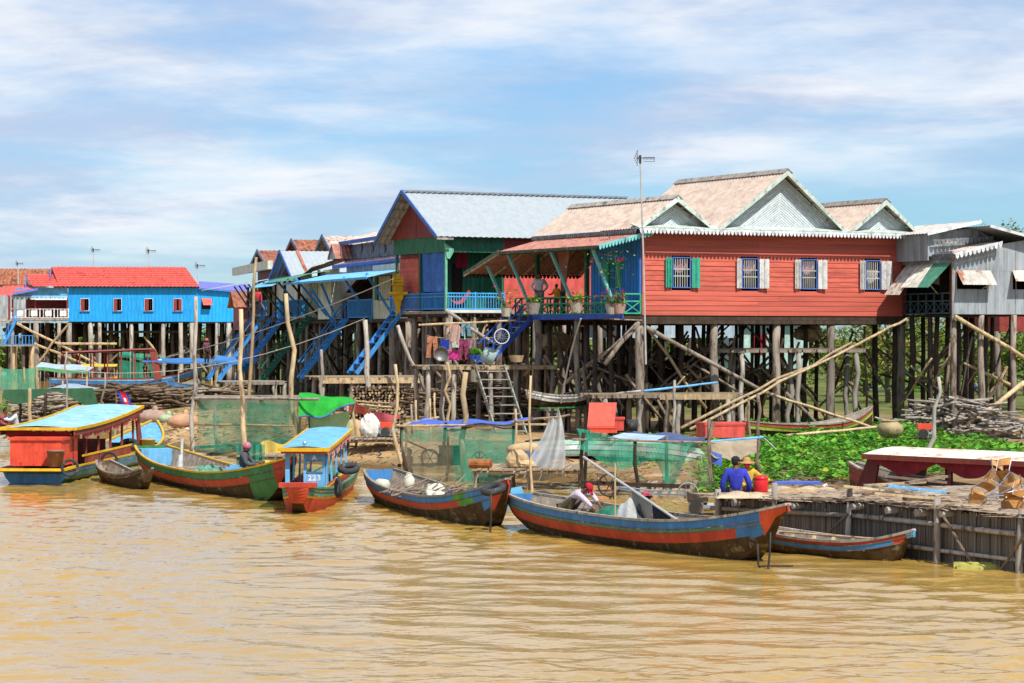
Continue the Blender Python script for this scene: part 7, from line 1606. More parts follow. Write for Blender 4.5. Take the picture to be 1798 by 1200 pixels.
solo('white_bundle', 'white cloth bundle with blue print in the jug boat', 'bundle', MB().ell((0, 0, .12), .22, .18, .14, 12, 8, .15), SACK, B2.on(.64, -.15, .22)); solo('dark_blue_cloth', 'dark blue cloth on the white bundle in the jug boat', 'cloth', MB().ell((0, 0, .06), .14, .12, .07, 10, 6, .2), cloth('navy_cloth', '#33477a'), B2.on(.645, -.2, .42)); solo('white_bowl', 'white enamel bowl near the bow of the jug boat', 'bowl', MB().lathe([(0, 0), (.15, 0), (.3, .12), (.28, .12), (.14, .02), (0, .02)], n=16), WHITE_P, B2.on(.75, .1, .32), smooth=True)
for i in range(26):
    pass
solo('straw_bundle', 'loose dry straw spilling along the far side of the jug boat', 'straw', (lambda m: [m.tube([(x := rnd.uniform(-1.4, 1.2), rnd.uniform(-.2, .3), rnd.uniform(0, .12)), (x + rnd.uniform(.3, .9), rnd.uniform(-.2, .4), rnd.uniform(.1, .5))], .012, 4) for _ in range(38)] and m)(MB()), W_STICK, Wp(765, 872, 58), kind='stuff')
solo('net_heap', 'heap of wet green netting in the green and red boat', 'net', MB().grid(lambda a, b: ((a - .5) * 2.6, (b - .5) * 1.2, .42 * math.sin(math.pi * a) ** .6 * math.sin(math.pi * b) ** .7 + .06 * math.sin(a * 31 + b * 9)), 40, 14), cloth('wet_green_net', '#6a9a80', var=.4, scale=9), B4.on(.46, 0, .12), B4.fr.a)
def bucket(label, p, m, s=1.0, name='bucket', group=None): return solo(name, label, 'bucket', MB().lathe([(r * s, z * s) for r, z in ((0, 0), (.15, 0), (.19, .32), (.2, .32), (.2, .35), (.17, .35), (.14, .04), (0, .04))], n=16), m, p, smooth=True, group=group)
solo('blue_jerrycan', 'light blue plastic can beside the helmeted person', 'can', MB().box(-.2, .2, -.14, .14, 0, .26).box(-.12, .12, -.04, .04, .26, .32), mat('can_blue', '#5e9cc4', rough=.4), B4.on(.7, -.3, .42)); bucket('brown paint bucket at the stern of the blue roofed boat', Vector((B6.fr.w(B6.x(0) - .8, -.75, 0).x, B6.fr.w(B6.x(0) - .8, -.75, 0).y, .5)), paint('brown_bucket', '#8f6656', wear='#b09080', wamt=.3), 1.25); bucket('yellow tub on the sand by the blue boat bow', Wp(260, 795, 79), paint('straw_tub', '#b0a05c'), 1.2)
solo('white_buoy_post', 'white painted stake with wrapped rag at the green boat stern', 'stake', MB().tube([(0, 0, -.2), (.03, 0, .75)], .04, 7).tube([(-.03, 0, -.1), (-.02, 0, .3)], [.09, .05], 7), WHITE_P, B4.on(.22, .1, .4))
solo('blue_cloth_rag', 'sky blue cloth hanging off the far boat bow at the tyre', 'cloth', MB().grid(lambda a, b: ((a - .5) * .5 + .12 * b, -.05 * b, -.45 * b * (1 - .3 * a) + .1 * a), 6, 6), T_LBL if False else cloth('sky_cloth', '#6fb6dc'), Wp(895, 862, 55.3))
# clothes on the slanting pole in the near boat
a_, b_ = Wp(1025, 803, 54), Wp(1206, 925, 46.8); solo('slanting_pole', 'pale slanting pole carrying clothes over the near fishing boat', 'pole', MB().tube([(0, 0, 0), b_ - a_], [.028, .024], 7), GALV, a_)
def drape(label, t0, t1, h, m, g_='clothes drying on the slanting pole'): 
    p0, p1 = a_.lerp(b_, t0), a_.lerp(b_, t1); mb = MB().grid(lambda a, b: (p1 - p0) * a + Vector((.0 + .05 * b, .1 * math.sin(a * 10 + b * 2) * b, -h * b * (1 + .18 * math.sin(a * 8)))), 12, 10); return solo('drying_garment', label, 'laundry', mb, m, p0, group=g_)
drape('grey trousers drying on the slanting pole', .5, .68, .52, cloth('grey_cloth', '#8c8880')); drape('black shirt drying on the slanting pole', .69, .86, .42, cloth('black_cloth', '#23262f'))
solo('upright_stick', 'thin upright stick standing in the near fishing boat', 'pole', MB().tube([(0, 0, 0), (0, 0, 1.1)], .018, 6), W_TAN, Wp(1080, 915, 49)); solo('plastic_bundle', 'crumpled clear plastic bundle in the near fishing boat', 'sheet', MB().grid(lambda a, b: ((a - .5) * 1.2, (b - .5) * .6, .55 * math.exp(-((a - .3) / .22) ** 2) * math.sin(math.pi * b) + .05 * math.sin(a * 23 + b * 11)), 22, 12), PLASTIC, B1.on(.47, 0, .28), B1.fr.a); solo('green_net_roll', 'roll of green netting in front of the red cap man', 'net', MB().ell((0, 0, .2), .55, .35, .25, 14, 8, .08), cloth('net_green', '#3f8a72'), B1.on(.38, .1, .2), B1.fr.a)
bucket('cream plastic basin near the bow of the fishing boat', B1.on(.72, .0, .15), mat('cream_plastic', '#d6cfb4', rough=.4), 1.0, 'plastic_basin'); engine('greasy engine block behind the near fishing boat bow', Wp(1225, 905, 55.5), None)
# ---------------------------------------------------------------- bamboo fish cage with thatched deck
BAMB = wood('grey_bamboo_slat', '#6e665d', wear='#a59d92', wamt=.25, stretch=(1, 1, .15)); REED = wood('bleached_reed', '#b19d86', wear='#8b7864', wamt=.3)
Lc, Rc = Wp(1258, 874, 52.0), Wp(1850, 900, 42.6)
FC = Fr(Lc, math.degrees(math.atan2(Rc.y - Lc.y, Rc.x - Lc.x))); LC = (Vector(Rc[:2]) - Vector(Lc[:2])).length
def ztop(x): return .74 + .24 * min(1, x / (LC * .55)) + .02 * math.sin(x * 1.7)
def build_cage():
    t = Thing('bamboo_fish_cage', 'large floating bamboo fish cage with thatched deck at lower right', 'fish cage', (LC / 2, 3, 0), FC); g = random.Random(5); me = unit_box(BAMB)
    wall = t.part('back_panel', MB().box(0, LC, .06, .1, -.5, .7), W_DARK)
    x = 0.02
    while x < LC:
        w = g.uniform(.04, .07); zt = ztop(x) - .06 + g.uniform(-.05, .04); t.piece('slat', me, (x, g.uniform(-.012, .012), (zt - .5) / 2), (g.uniform(-.015, .015), g.uniform(-.02, .02), 0), (w * .9, .025, zt + .5), wall); x += w
    for z, r in ((.62, .045), (.17, .04)):
        t.part('rail', crooked((-.1, -.06, z - .12 + .0), (LC * .5, -.07, z + .05), r, r, 7, 5, .012), W_GREY, smooth=True); t.part('rail', crooked((LC * .5 - .2, -.1, z + .05), (LC, -.07, z + .03), r, r, 7, 5, .012), W_GREY, smooth=True)
    for px, h in ((1262, .25), (1361, .42), (1493, .3), (1647, .25), (1795, .2)):
        x = FC.Y(px, 900, -.1).x; t.part('post', crooked((x, -.15, -.7), (x + .02, -.13, ztop(x) + h - .1), .07, .06, 7, 4, .01), W_GREY, smooth=True)
    for (ax, az, bx, bz) in ((.8, .1, 2.2, .68), (FC.Y(1650, 890, -.2).x, .95, FC.Y(1716, 985, -.2).x, .0), (FC.Y(1798, 935, -.2).x, .6, FC.Y(1755, 990, -.2).x, -.02), (FC.Y(1450, 930, -.2).x, .25, FC.Y(1490, 880, -.2).x, .7)):
        t.part('brace', crooked((ax, -.22, az), (bx, -.22, bz), .025, .022, 6, 3, .01), W_STICK)
    for px in (1290, 1395, 1500, 1560, 1612, 1655): x = FC.Y(px, 885, -.2).x; t.part('log_end', MB().tube([(x, -.25, ztop(x) - .12), (x + .1, .8, ztop(x) - .1)], g.uniform(.05, .085), 8), W_GREY)
    # deck
    D = 6.8
    t.part('deck_base', MB().grid(lambda a, b: (LC * a, .02 + D * b, ztop(LC * a) - .05 + .03 * math.sin(b * 20 + a * 9) - .1 * (b > .999)), 40, 20).box(0, LC, .1, D, -.4, .62), REED)
    rd = MB()
    for i in range(2600):
        x = g.uniform(-.1, LC); y = g.uniform(-.1, D) if i > 500 else g.uniform(-.18, .5); L = g.uniform(.4, 1.5); a = g.gauss(R(8), .22); z = ztop(max(0, min(x, LC))) + g.uniform(-.04, .045); w = g.uniform(.012, .035)
        dx, dy = L / 2 * math.cos(a), L / 2 * math.sin(a); p, q = Vector((x - dx, y - dy, z)), Vector((x + dx, y + dy, z + g.uniform(-.03, .03))); s_ = Vector((-math.sin(a), math.cos(a), 0)) * w
        rd.add([p - s_, q - s_ * .5, q + s_ * .5, p + s_, (p + q) / 2 + Vector((0, 0, .02))], [(0, 1, 4), (1, 2, 4), (2, 3, 4), (3, 0, 4)])
    t.part('reed_thatch', rd, REED, kind='stuff')
build_cage()
def deck(px, py): # point on the cage deck seen at this pixel
    p = FC.Z(px, py, .95); p.z = ztop(p.x) + .0; return FC.w(*p)
g = random.Random(9)
for i, (px, py) in enumerate(((1560, 872), (1585, 868), (1605, 878), (1560, 884), (1622, 866), (1640, 874), (1590, 886), (1530, 878), (1575, 862), (1610, 858), (1640, 890), (1545, 866))):
    q = deck(px, py); solo('loose_plank', 'blue painted plank on the heap of scrap planks' if i == 2 else 'weathered scrap plank heaped on the bamboo cage deck', 'plank', MB().box(-g.uniform(.4, .7), .6, -.06, .06, .0, .045).xf(Matrix.Rotation(g.uniform(-.16, .14), 4, 'Y')), BT_LB if i == 2 else g.choice((W_STICK, W_LOG, W_TAN, W_GREY)), q + Vector((0, 0, .06 + .055 * (i % 5))), g.gauss(.2, .3), group=None if i == 2 else 'scrap planks on the cage deck')
PLY = paint('orange_plywood', '#c08a4e', wear='#a3703a', wamt=.3)
def chair(label, p, rot):
    t = Thing('school_chair', label, 'chair', p, group='tumbled plywood chairs'); b = Vector(p)
    t.part('seat', MB().grid(lambda a, c: b + Vector(((a - .5) * .4, (c - .5) * .4, .44 + .03 * (2 * a - 1) ** 2 - .03 * (c < .1))), 6, 4).grid(lambda a, c: b + Vector(((a - .5) * .4, (c - .5) * .4, .425 + .03 * (2 * a - 1) ** 2 - .03 * (c < .1))), 6, 4), PLY); t.part('backrest', MB().grid(lambda a, c: b + Vector(((a - .5) * .4, .22 + .05 * c - .03 * (2 * a - 1) ** 2, .6 + .22 * c)), 6, 3).grid(lambda a, c: b + Vector(((a - .5) * .4, .235 + .05 * c - .03 * (2 * a - 1) ** 2, .6 + .22 * c)), 6, 3), PLY)
    for sx in (-1, 1): t.part('frame', MB().tube([b + Vector((sx * .2, -.2, 0)), b + Vector((sx * .19, -.17, .42)), b + Vector((sx * .19, .17, .43)), b + Vector((sx * .19, .27, .82))], .013, 6).tube([b + Vector((sx * .2, .24, 0)), b + Vector((sx * .19, .12, .42))], .013, 6), STEEL)
    t.part('cross_bar', MB().tube([b + Vector((-.19, .0, .2)), b + Vector((.19, .0, .2))], .01, 5), STEEL); t.o.rotation_euler = rot; t.o.scale = (.8, .8, .8)
CH_L = ('leftmost tumbled chair with its steel legs splayed up', 'chair lying on its back at the near edge of the pile', 'chair on its side in the middle of the chair pile', 'topmost orange chair of the pile tilted forward', 'chair half hidden under the topmost chair', 'chair at the front right with its seat facing out', 'chair with legs in the air at the right edge', 'rear chair of the pile seen from behind', 'upright chair standing at the right frame edge', 'chair wedged low between the front chairs', 'chair lying face down at the back of the pile')
for i, (px, py, h, rot) in enumerate(((1695, 876, .15, (R(75), R(20), R(30))), (1712, 890, .1, (R(-80), R(10), R(-20))), (1740, 885, .15, (R(20), R(80), R(15))), (1760, 850, .5, (R(50), R(10), R(140))), (1735, 860, .35, (R(110), R(-20), R(60))), (1768, 893, .12, (R(85), 0, R(5))),
                                     (1790, 868, .4, (R(150), R(20), R(100))), (1755, 838, .4, (R(60), R(-30), R(200))), (1793, 893, .1, (R(80), R(15), R(-30))), (1748, 875, .3, (R(40), R(70), R(80))), (1785, 845, .55, (R(100), R(15), R(170))))):
    chair(CH_L[i], deck(px, py + 8) + Vector((0, .2, h * .25 - .04)), rot)
solo('red_cooler', 'red drink cooler with white band on the bamboo cage deck', 'cooler', MB().lathe([(0, 0), (.13, 0), (.14, .02), (.145, .2), (.145, .3), (.14, .31), (.15, .32), (.15, .36), (.1, .4), (0, .41)], n=18), mat('cooler_red', '#cf2a2c', rough=.35), deck(1336, 853), smooth=True)
solo('cooler_band', 'white rim band round the red drink cooler', 'band', MB().lathe([(.147, .275), (.15, .275), (.15, .305), (.147, .305)], n=18), WHITE_P, deck(1336, 853)) if False else None
for lb, px, py, s_ in (('white dusty sack slumped beside the man in blue', 1305, 862, 1.0), ('tan and white sack lying behind the red cooler', 1385, 846, 1.2), ('brown stained sack beside the blue sheet on the deck', 1430, 842, 1.0), ('flat tan sack in front of the stained sack', 1395, 853, .9)):
    solo('dusty_sack', lb, 'sack', MB().grid(lambda a, b: ((a - .5) * 1.1 * s_, (b - .5) * .5, .11 * s_ * math.sin(math.pi * a) ** .5 * math.sin(math.pi * b) ** .5 * (1 + .3 * math.sin(a * 14 + b * 5))), 18, 8), cloth('dusty_sackcloth', '#bfae94', wear='#b08a5c', wamt=.35, transl=.05) if s_ > .95 else SACK_T, deck(px, py))
solo('blue_sheet', 'folded blue sheet at the back of the cage deck', 'sheet', MB().box(-.5, .5, -.25, .25, 0, .05), T_BLUE, deck(1403, 838) + Vector((0, .3, .12)))
solo('bamboo_float', 'mossy yellow bamboo bundle floating beside the cage', 'float', MB().tube([(-.45, 0, .02), (.45, -.1, .02)], .09, 8).tube([(-.42, -.14, 0), (.43, -.24, 0)], .08, 8), paint('mossy_bamboo', '#a09a48', wear='#6d7530', wamt=.35), Gp(1720, 998))
solo('anchor_board', 'flat dark rudder board lying at the water below the bow', 'board', MB().box(-.3, .3, -.05, .05, .0, .03), W_DARK, Gp(1362, 996))
# ---------------------------------------------------------------- left bank and back channel bits
d = 108; t = Thing('sagging_tarp_shelter', 'sagging dark green tarpaulin with pale top at far left', 'shelter', Vector((Wp(80, 720, d).x, d, gz(Wp(80, 720, d).x, d)))); a_, b_ = Wp(-20, 686, d), Wp(165, 682, d)
t.part('tarp_top', MB().grid(lambda a, b: a_.lerp(b_, a) + Vector((.0, -.2 + 2.2 * b, .06 * math.sin(a * 12) - .15 * math.sin(math.pi * a * 2) * b)), 16, 6), T_LBL); t.part('tarp_flap', MB().grid(lambda a, b: a_.lerp(b_, .15 + .85 * a) + Vector((.25 * b * a, -.25, .02 - b * (.35 + .25 * math.sin(a * 9) + .75 * max(0, a - .75) * 4 * .4))), 20, 6), cloth('bottle_green_tarp', '#3f6b50'))
for px in (-5, 35, 80, 140): q = Wp(px, 688, d + .3); t.part('post', crooked((q.x, q.y, gz(q.x, q.y) - .2), q, .05, .05, 6, 3), W_DARK)
d = 128; t = Thing('far_net_pen', 'pale green net pen at the far left edge', 'net pen', Vector((Wp(30, 690, d).x, d, .4)))
for px in (2, 42, 65): q = Wp(px, 645, d); t.part('post', crooked((q.x, q.y, .2), q, .06, .05, 6, 4), W_TAN)
a_, b_ = Wp(-10, 645, d), Wp(66, 645, d); netpanel(t, 'net', a_, b_, 0, -1.15, mat('pale_green_net', '#5fae8a', rough=.9, alpha=.75, transl=.25), .1)
for nm, lb, px0, px1, py0, py1, d, m_ in (('striped_awning', 'white and green striped awning left of the red canopied boat', 62, 155, 645, 652, 150, T_LBL), ('green_shade_roof', 'green shade cloth shelter in front of the far stilts', 208, 284, 623, 632, 196, NET_D), ('blue_strip_awning', 'long thin blue awning strip right of the green shade cloth', 250, 375, 634, 637, 190, cloth('mid_blue_tarp', '#4a86c8')), ('blue_far_awning', 'blue strip awning over the far plank stage', 375, 450, 634, 636, 135, cloth('mid_blue_tarp', '#4a86c8'))):
    a_, b_ = Wp(px0, py0, d), Wp(px1, py1, d); c = (a_ + b_) / 2; t = Thing(nm, lb, 'awning', Vector((c.x, c.y, 0))); t.part('cloth', MB().grid(lambda a, b: a_.lerp(b_, a) + Vector((0, 2 * b, .25 * b + .04 * math.sin(a * 9 + b * 2))), 10, 4), m_); t.part('hem', MB().grid(lambda a, b: a_.lerp(b_, a) + Vector((0, -.02, .04 * math.sin(a * 9) - b * (.12 if 'blue' in nm else .2))), 10, 2), cloth('dull_green_hem', '#5f9c6e') if nm == 'striped_awning' else m_)
    if nm == 'green_shade_roof': t.part('side_net', MB().grid(lambda a, b: a_.lerp(b_, a) + Vector((0, .1, -.4 - b * 1.6)), 6, 4), NET_D)
    for px in (px0 + 4, (px0 + px1) / 2, px1 - 4): q = Wp(px, py0, d); t.part('post', MB().tube([(q.x, q.y + .3, -.6), (q.x, q.y + .3, q.z)], .05, 6), W_TAN)
q = Wp(209, 722, 96); q.z = gz(q.x, q.y); t = Thing('flag_pole', 'small red and blue national flag on a stick on the sand', 'flag', q); hp = Wp(209, 690, 96).z - q.z
t.part('stick', MB().tube([q, q + Vector((-.12, 0, hp + .1))], .025, 6), W_STICK)
fl = [q + Vector((-.1, -.02, hp)), q + Vector((.12, -.02, hp - .62))]
fg = lambda a0, a1: MB().grid(lambda a, b: fl[0].lerp(fl[1], b) + Vector((.02 + (a0 + (a1 - a0) * a) * .42, .04 * math.sin(b * 7), .1 - (a0 + (a1 - a0) * a) * .12)), 3, 8)
t.part('blue_stripe', fg(0, .25), cloth('flag_blue', '#32459c')); t.part('red_stripe', fg(.25, .75), cloth('flag_red', '#cf3040')); t.part('blue_stripe', fg(.75, 1), cloth('flag_blue', '#32459c')); t.part('white_emblem', MB().grid(lambda a, b: fl[0].lerp(fl[1], .38 + .24 * b) + Vector((.02 + (.4 + .2 * a) * .42, -.012 + .04 * math.sin(b * 2 + 2.7), .1 - (.4 + .2 * a) * .12)), 3, 3), WHITEC)
for lb, px, py, d, m_, s_ in (('pink sack on the sand beside the firewood heap', 268, 718, 104, cloth('pink_sack', '#c2a394'), .9), ('orange tied sack at the left of the long net pen', 322, 714, 98, cloth('orange_sack', '#c99f7e'), .9), ('grey green rags under the orange sack', 292, 722, 103, T_PALEG, .5)):
    q = Wp(px, py, d); q.z = gz(q.x, q.y); solo('tied_sack', lb, 'sack', MB().ell((0, 0, .25 * s_), .7 * s_, .4 * s_, .35 * s_, 12, 8, .08).ell((.1, 0, .6 * s_), .12, .1, .15, 8, 5), m_, q, smooth=True)
# ---------------------------------------------------------------- background between the stilts
def bg_house(label, px0, px1, d, deg, zf, zt, m, n, floor_low=None):
    f = Fr(Wp(px0, 560, d), deg); L = f.Y(px1, 560, 0).x; t = Thing('rear_stilt_house', label, 'house', (L / 2, 3, .3), f); t.part('wall', MB().box(0, L, 0, 6, zf, zt), m); t.part('roof', MB().corr((-.4, -.6, zt - .05), (L + .4, -.6, zt - .05), (L + .4, 3, zt + 1.1), (-.4, 3, zt + 1.1), .3, .02).corr((L + .4, 6.6, zt - .05), (-.4, 6.6, zt - .05), (-.4, 3, zt + 1.1), (L + .4, 3, zt + 1.1), .3, .02), ROOF_RUST)
    posts(t, [.2 + (L - .4) * i / n for i in range(n + 1)], [.2, 2.0, 4.0, 5.8], zf, .13, wood('shade_toned_rear_post', '#463c34')); braces(t, int(n * 2.2), (0, L), (0, 6), (.5, zf - .2), .06, W_DARK, seed=int(px0)); return t, f, L  # post colour darkened to carry the gloom under the houses
bg_house('added rear house that darkens the space behind the red house stilts', 905, 1090, 112, 22, 4.4, 6.4, W_DARK, 6)  # three dark-walled rear houses added to supply stilts and shading
bg_house('added rear house that darkens the space behind the green house stilts', 690, 930, 122, 20, 4.4, 6.2, W_DARK, 7)
bg_house('added rear house that darkens the space behind the cream house stilts', 470, 700, 150, 14, 4.3, 6.0, W_DARK, 7)
t, f, L = bg_house('pale blue rear house partly visible under the red house', 1090, 1290, 124, 20, 3.9, 6.2, paint('pale_blue_sheet', '#a9bccb'), 5)
t, f, L = bg_house('low teal and white rear house behind the red house stilts', 1300, 1420, 140, 16, 2.2, 4.9, paint('teal_white_sheet', '#9ab8b0'), 4)
t.part('red_curtain', MB().box(.6, 1.5, -.06, -.03, 3.0, 4.1), cloth('crimson_curtain', '#a8283c'))
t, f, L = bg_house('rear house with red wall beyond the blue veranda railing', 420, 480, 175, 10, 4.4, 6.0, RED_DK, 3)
for i in range(1, 7):
    f = F1; px = (930, 975, 1020, 1080, 1160, 1205, 1420)[i]; q = Wp(px, (612, 600, 640, 650, 660, 640, 585)[i], 96 + i % 3)
    solo('hanging_clutter', ('dark bundle hung below the veranda floor', 'grey sack slung under the veranda', 'folded tarpaulin stored on the low shelf', 'dark net heap stored under the blue room', 'black net bundle on the low landing', 'pile of dark nets behind the bleached poles', 'straw bundle on the high storage shelf')[i], 'bundle', MB().ell((0, 0, 0), rnd.uniform(.5, .9), .4, rnd.uniform(.2, .4), 12, 8, .2), (INSIDE, SACK_T, T_DBLUE, W_DARK, INSIDE, W_DARK, W_TAN)[i], q)
TR = ('yellowish bushy tree behind the middle of the red house stilts', 'pale tangled tree between the red and zinc houses', 'tall tree whose crown tops the zinc house roof', 'dense green tree at the far right behind the zinc house stilts', 'low dry bush behind the pale blue rear house', 'round green bush beyond the back channel', 'light green bush left of the teal rear house', 'broad tree behind the right stilts of the red house', 'dark tree behind the driftwood pile', 'young tree behind the left stilts of the red house', 'straw coloured thicket tree behind the clay jar')
for i, (px, d, h, sp, low, nl, w) in enumerate(((1400, 150, 6, 2.6, .1, 1500, (5, 3, 1, 4)), (1560, 135, 6, 2.4, .1, 1500, (4, 3, 1, 5)), (1762, 172, 11.6, 2.0, .45, 1200, (6, 4, 1, 3)), (1740, 130, 5.2, 2.6, .1, 1700, (6, 4, 1, 1)), (1240, 145, 5, 2.2, .1, 1200, (3, 3, 2, 4)), (1480, 205, 5, 3.2, .1, 1400, (5, 5, 1, 1)), (1300, 180, 5.5, 3, .1, 1300, (6, 3, 1, 2)), (1640, 160, 6, 3, .1, 1600, (5, 4, 1, 4)), (1800, 150, 6, 3, .1, 1500, (5, 4, 2, 2)), (1180, 165, 5, 2.6, .1, 1200, (3, 4, 2, 3)), (1520, 150, 4.5, 2.3, .05, 1300, (3, 2, 1, 6)))):
    p = Wp(px, 600, d); tree(TR[i], p.x, d, h, sp, low, nl, 50 + i, .34, w)
mb = MB(); g = random.Random(77)
for i in range(11000):
    x = g.uniform(-85, 75); y = 262 + 40 * (x > -8) * .0 + g.uniform(-5, 5) - .15 * x; leaf(mb, Vector((x, y, .2 + 5.3 * g.random() ** .8 * (.75 + .25 * math.sin(x * .5)))), g.uniform(.6, 1.2), g.uniform(-1, 1), g.uniform(0, 6.28), g.choices(range(4), (1, 3, 5, 1))[0], .7)
solo('far_thicket', 'distant dark green thicket closing the view between the stilts', 'thicket', mb, TREE_LEAF, (0, 0, 0), kind='stuff')
for nm, lb, a, b, d in (('far_moored_boat', 'small red and blue boat in the back channel seen through the stilts', 1520, 1580, 170), ('far_canoe', 'far canoe with a person in blue seen under the zinc house', 1700, 1760, 160)):
    p, q = Wp(a, 650, d), Wp(b, 650, d + 1); Boat(nm, lb, p, q, B=.5, z0=.5, zs=.3, zb=.6, keel=-.2, ks=.3, kb=.6, bands=((.25, BT_BLUE), (.5, BT_RED)), sw=.2, bw=.1, ribs=0)
# ---------------------------------------------------------------- litter on the bank
mb = MB(); g = random.Random(31)
for i in range(1500):
    x = g.uniform(-16, 9); y = float(np.interp(x, SX, SY)) + .3 + abs(g.gauss(0, 7)); z = gz(x, y); a = g.uniform(0, 6.28); L = g.uniform(.08, .5)
    if z < .03: continue
    if i % 5 == 0: mb.ell((x, y, z), g.uniform(.04, .14), g.uniform(.04, .12), g.uniform(.02, .07), 6, 4, .3, mi=g.choice((3, 3, 2)))
    elif i % 5 == 1: leaf(mb, Vector((x, y, z + .02)), g.uniform(.1, .25), g.uniform(.0, .5), a, g.choice((1, 1, 4, 5)), .7)
    else: mb.tube([(x, y, z + .02), (x + L * math.cos(a), y + L * math.sin(a), z + g.uniform(.02, .1))], g.uniform(.008, .022), 4, mi=g.choice((0, 0, 2)))
solo('bank_litter', 'twigs, clods and scraps strewn over the sandy bank', 'litter', mb, [W_STICK, LEAF[1], W_LOG, mat('dry_clod', '#94734c'), WHITEC, T_BLUE], (0, 0, 0), kind='stuff')
# ---------------------------------------------------------------- people
PEND = []
def base_pose(kind):
    J = dict(pelvis=(0, 0, .52), spine=(0, .005, .61), chest=(0, .01, .71), neck=(0, .008, .815), jaw=(0, -.012, .865), crown=(0, -.002, .93),
             shL=(-.105, .01, .785), shR=(.105, .01, .785), elL=(-.135, .03, .62), elR=(.135, .03, .62), wrL=(-.14, -.03, .475), wrR=(.14, -.03, .475), haL=(-.14, -.045, .425), haR=(.14, -.045, .425),
             hiL=(-.055, 0, .50), hiR=(.055, 0, .50), knL=(-.062, -.02, .275), knR=(.062, -.02, .275), anL=(-.062, .012, .045), anR=(.062, .012, .045), toL=(-.068, -.085, .018), toR=(.068, -.085, .018))
    if kind == 'sit':
        dz = -.27
        for k in ('pelvis', 'spine', 'chest', 'neck', 'jaw', 'crown', 'shL', 'shR', 'elL', 'elR', 'wrL', 'wrR', 'haL', 'haR', 'hiL', 'hiR'): x, y, z = J[k]; J[k] = (x, y, z + dz)
        J.update(knL=(-.08, -.235, .29), knR=(.08, -.235, .29), anL=(-.08, -.22, .05), anR=(.08, -.22, .05), toL=(-.085, -.31, .018), toR=(.085, -.31, .018), elL=(-.15, -.05, .36), elR=(.15, -.05, .36), wrL=(-.1, -.19, .32), wrR=(.1, -.19, .32), haL=(-.08, -.235, .32), haR=(.08, -.235, .32))
    if kind == 'squat':
        dz = -.38
        for k in ('pelvis', 'spine', 'chest', 'neck', 'jaw', 'crown', 'shL', 'shR', 'hiL', 'hiR'): x, y, z = J[k]; J[k] = (x, y + .06, z + dz)
        J.update(knL=(-.09, -.15, .30), knR=(.09, -.15, .30), anL=(-.07, .01, .05), anR=(.07, .01, .05), toL=(-.075, -.08, .018), toR=(.075, -.08, .018), elL=(-.15, -.1, .3), elR=(.15, -.1, .3), wrL=(-.1, -.22, .24), wrR=(.1, -.22, .24), haL=(-.09, -.265, .22), haR=(.09, -.265, .22))
    return J
UP = ('spine', 'chest', 'neck', 'jaw', 'crown', 'shL', 'shR')
EDG = [('pelvis', 'spine'), ('spine', 'chest'), ('chest', 'neck'), ('neck', 'jaw'), ('jaw', 'crown'), ('chest', 'shL'), ('chest', 'shR'), ('shL', 'elL'), ('elL', 'wrL'), ('wrL', 'haL'), ('shR', 'elR'), ('elR', 'wrR'), ('wrR', 'haR'),
       ('pelvis', 'hiL'), ('pelvis', 'hiR'), ('hiL', 'knL'), ('knL', 'anL'), ('anL', 'toL'), ('hiR', 'knR'), ('knR', 'anR'), ('anR', 'toR')]
RAD = dict(pelvis=.072, spine=.066, chest=.075, neck=.032, jaw=.042, crown=.05, sh=.044, el=.027, wr=.019, ha=.018, hi=.052, kn=.036, an=.024, to=.018)
def rad(k): return RAD.get(k, RAD.get(k[:2], .03))
def skin_obj(J, names, H, scale, root):
    idx = {n: i for i, n in enumerate(names)}; me = bpy.data.meshes.new('skin'); me.from_pydata([Vector(J[n]) * H for n in names], [(idx[a], idx[b]) for a, b in EDG if a in idx and b in idx], [])
    bm = bmesh.new(); bm.from_mesh(me); ly = bm.verts.layers.skin.verify(); bm.verts.ensure_lookup_table()
    for n, i in idx.items():
        r = rad(n) * H * (scale[n] if isinstance(scale, dict) else scale); s = bm.verts[i][ly]; s.radius = (r, r * (.8 if n in ('pelvis', 'spine', 'chest') else 1)); s.use_root = (n == root)
    bm.to_mesh(me); bm.free(); o = bpy.data.objects.new('tmp', me); COL.objects.link(o); o.modifiers.new('s', 'SKIN').use_smooth_shade = True; o.modifiers.new('u', 'SUBSURF').levels = 1; o.modifiers['u'].render_levels = 1; return o
def person(label, loc, rz=0, H=1.62, kind='stand', over=None, lean=0, shirt='#d8dade', trousers='#3b3f4a', sleeves='long', hat=None, hatcol='#222222', skin=None, group=None, headturn=0, name='person'):
    J = base_pose(kind); pv = Vector(J['pelvis'])
    if lean:
        M = Matrix.Rotation(R(lean), 3, 'X')
        for k in UP: J[k] = tuple(pv + M @ (Vector(J[k]) - pv))
        if kind != 'stand' or True:
            for k in ('elL', 'elR'): pass
    J.update(over or {}); root = bpy.data.objects.new(name, None); COL.objects.link(root); root.location = loc; root.rotation_euler = (0, 0, rz); tag(root, label, 'person', group)
    allj = list(J); body = skin_obj(J, allj, H, 1.0, 'pelvis'); top = ['pelvis', 'spine', 'chest', 'neck', 'shL', 'shR', 'elL', 'elR'] + (['wrL', 'wrR'] if sleeves == 'long' else [])
    sc = {n: (1.2 if n in ('pelvis', 'spine', 'chest', 'shL', 'shR') else 1.42) for n in top}; sc['neck'] = 1.12; sh = skin_obj(J, top, H, sc, 'pelvis'); bot = ['pelvis', 'hiL', 'hiR', 'knL', 'knR', 'anL', 'anR']; tr = skin_obj(J, bot, H, {n: 1.24 if n != 'pelvis' else 1.12 for n in bot}, 'pelvis')
    PEND.append((root, J, H, body, sh, tr, shirt, trousers, hat, hatcol, skin or SKIN, headturn))
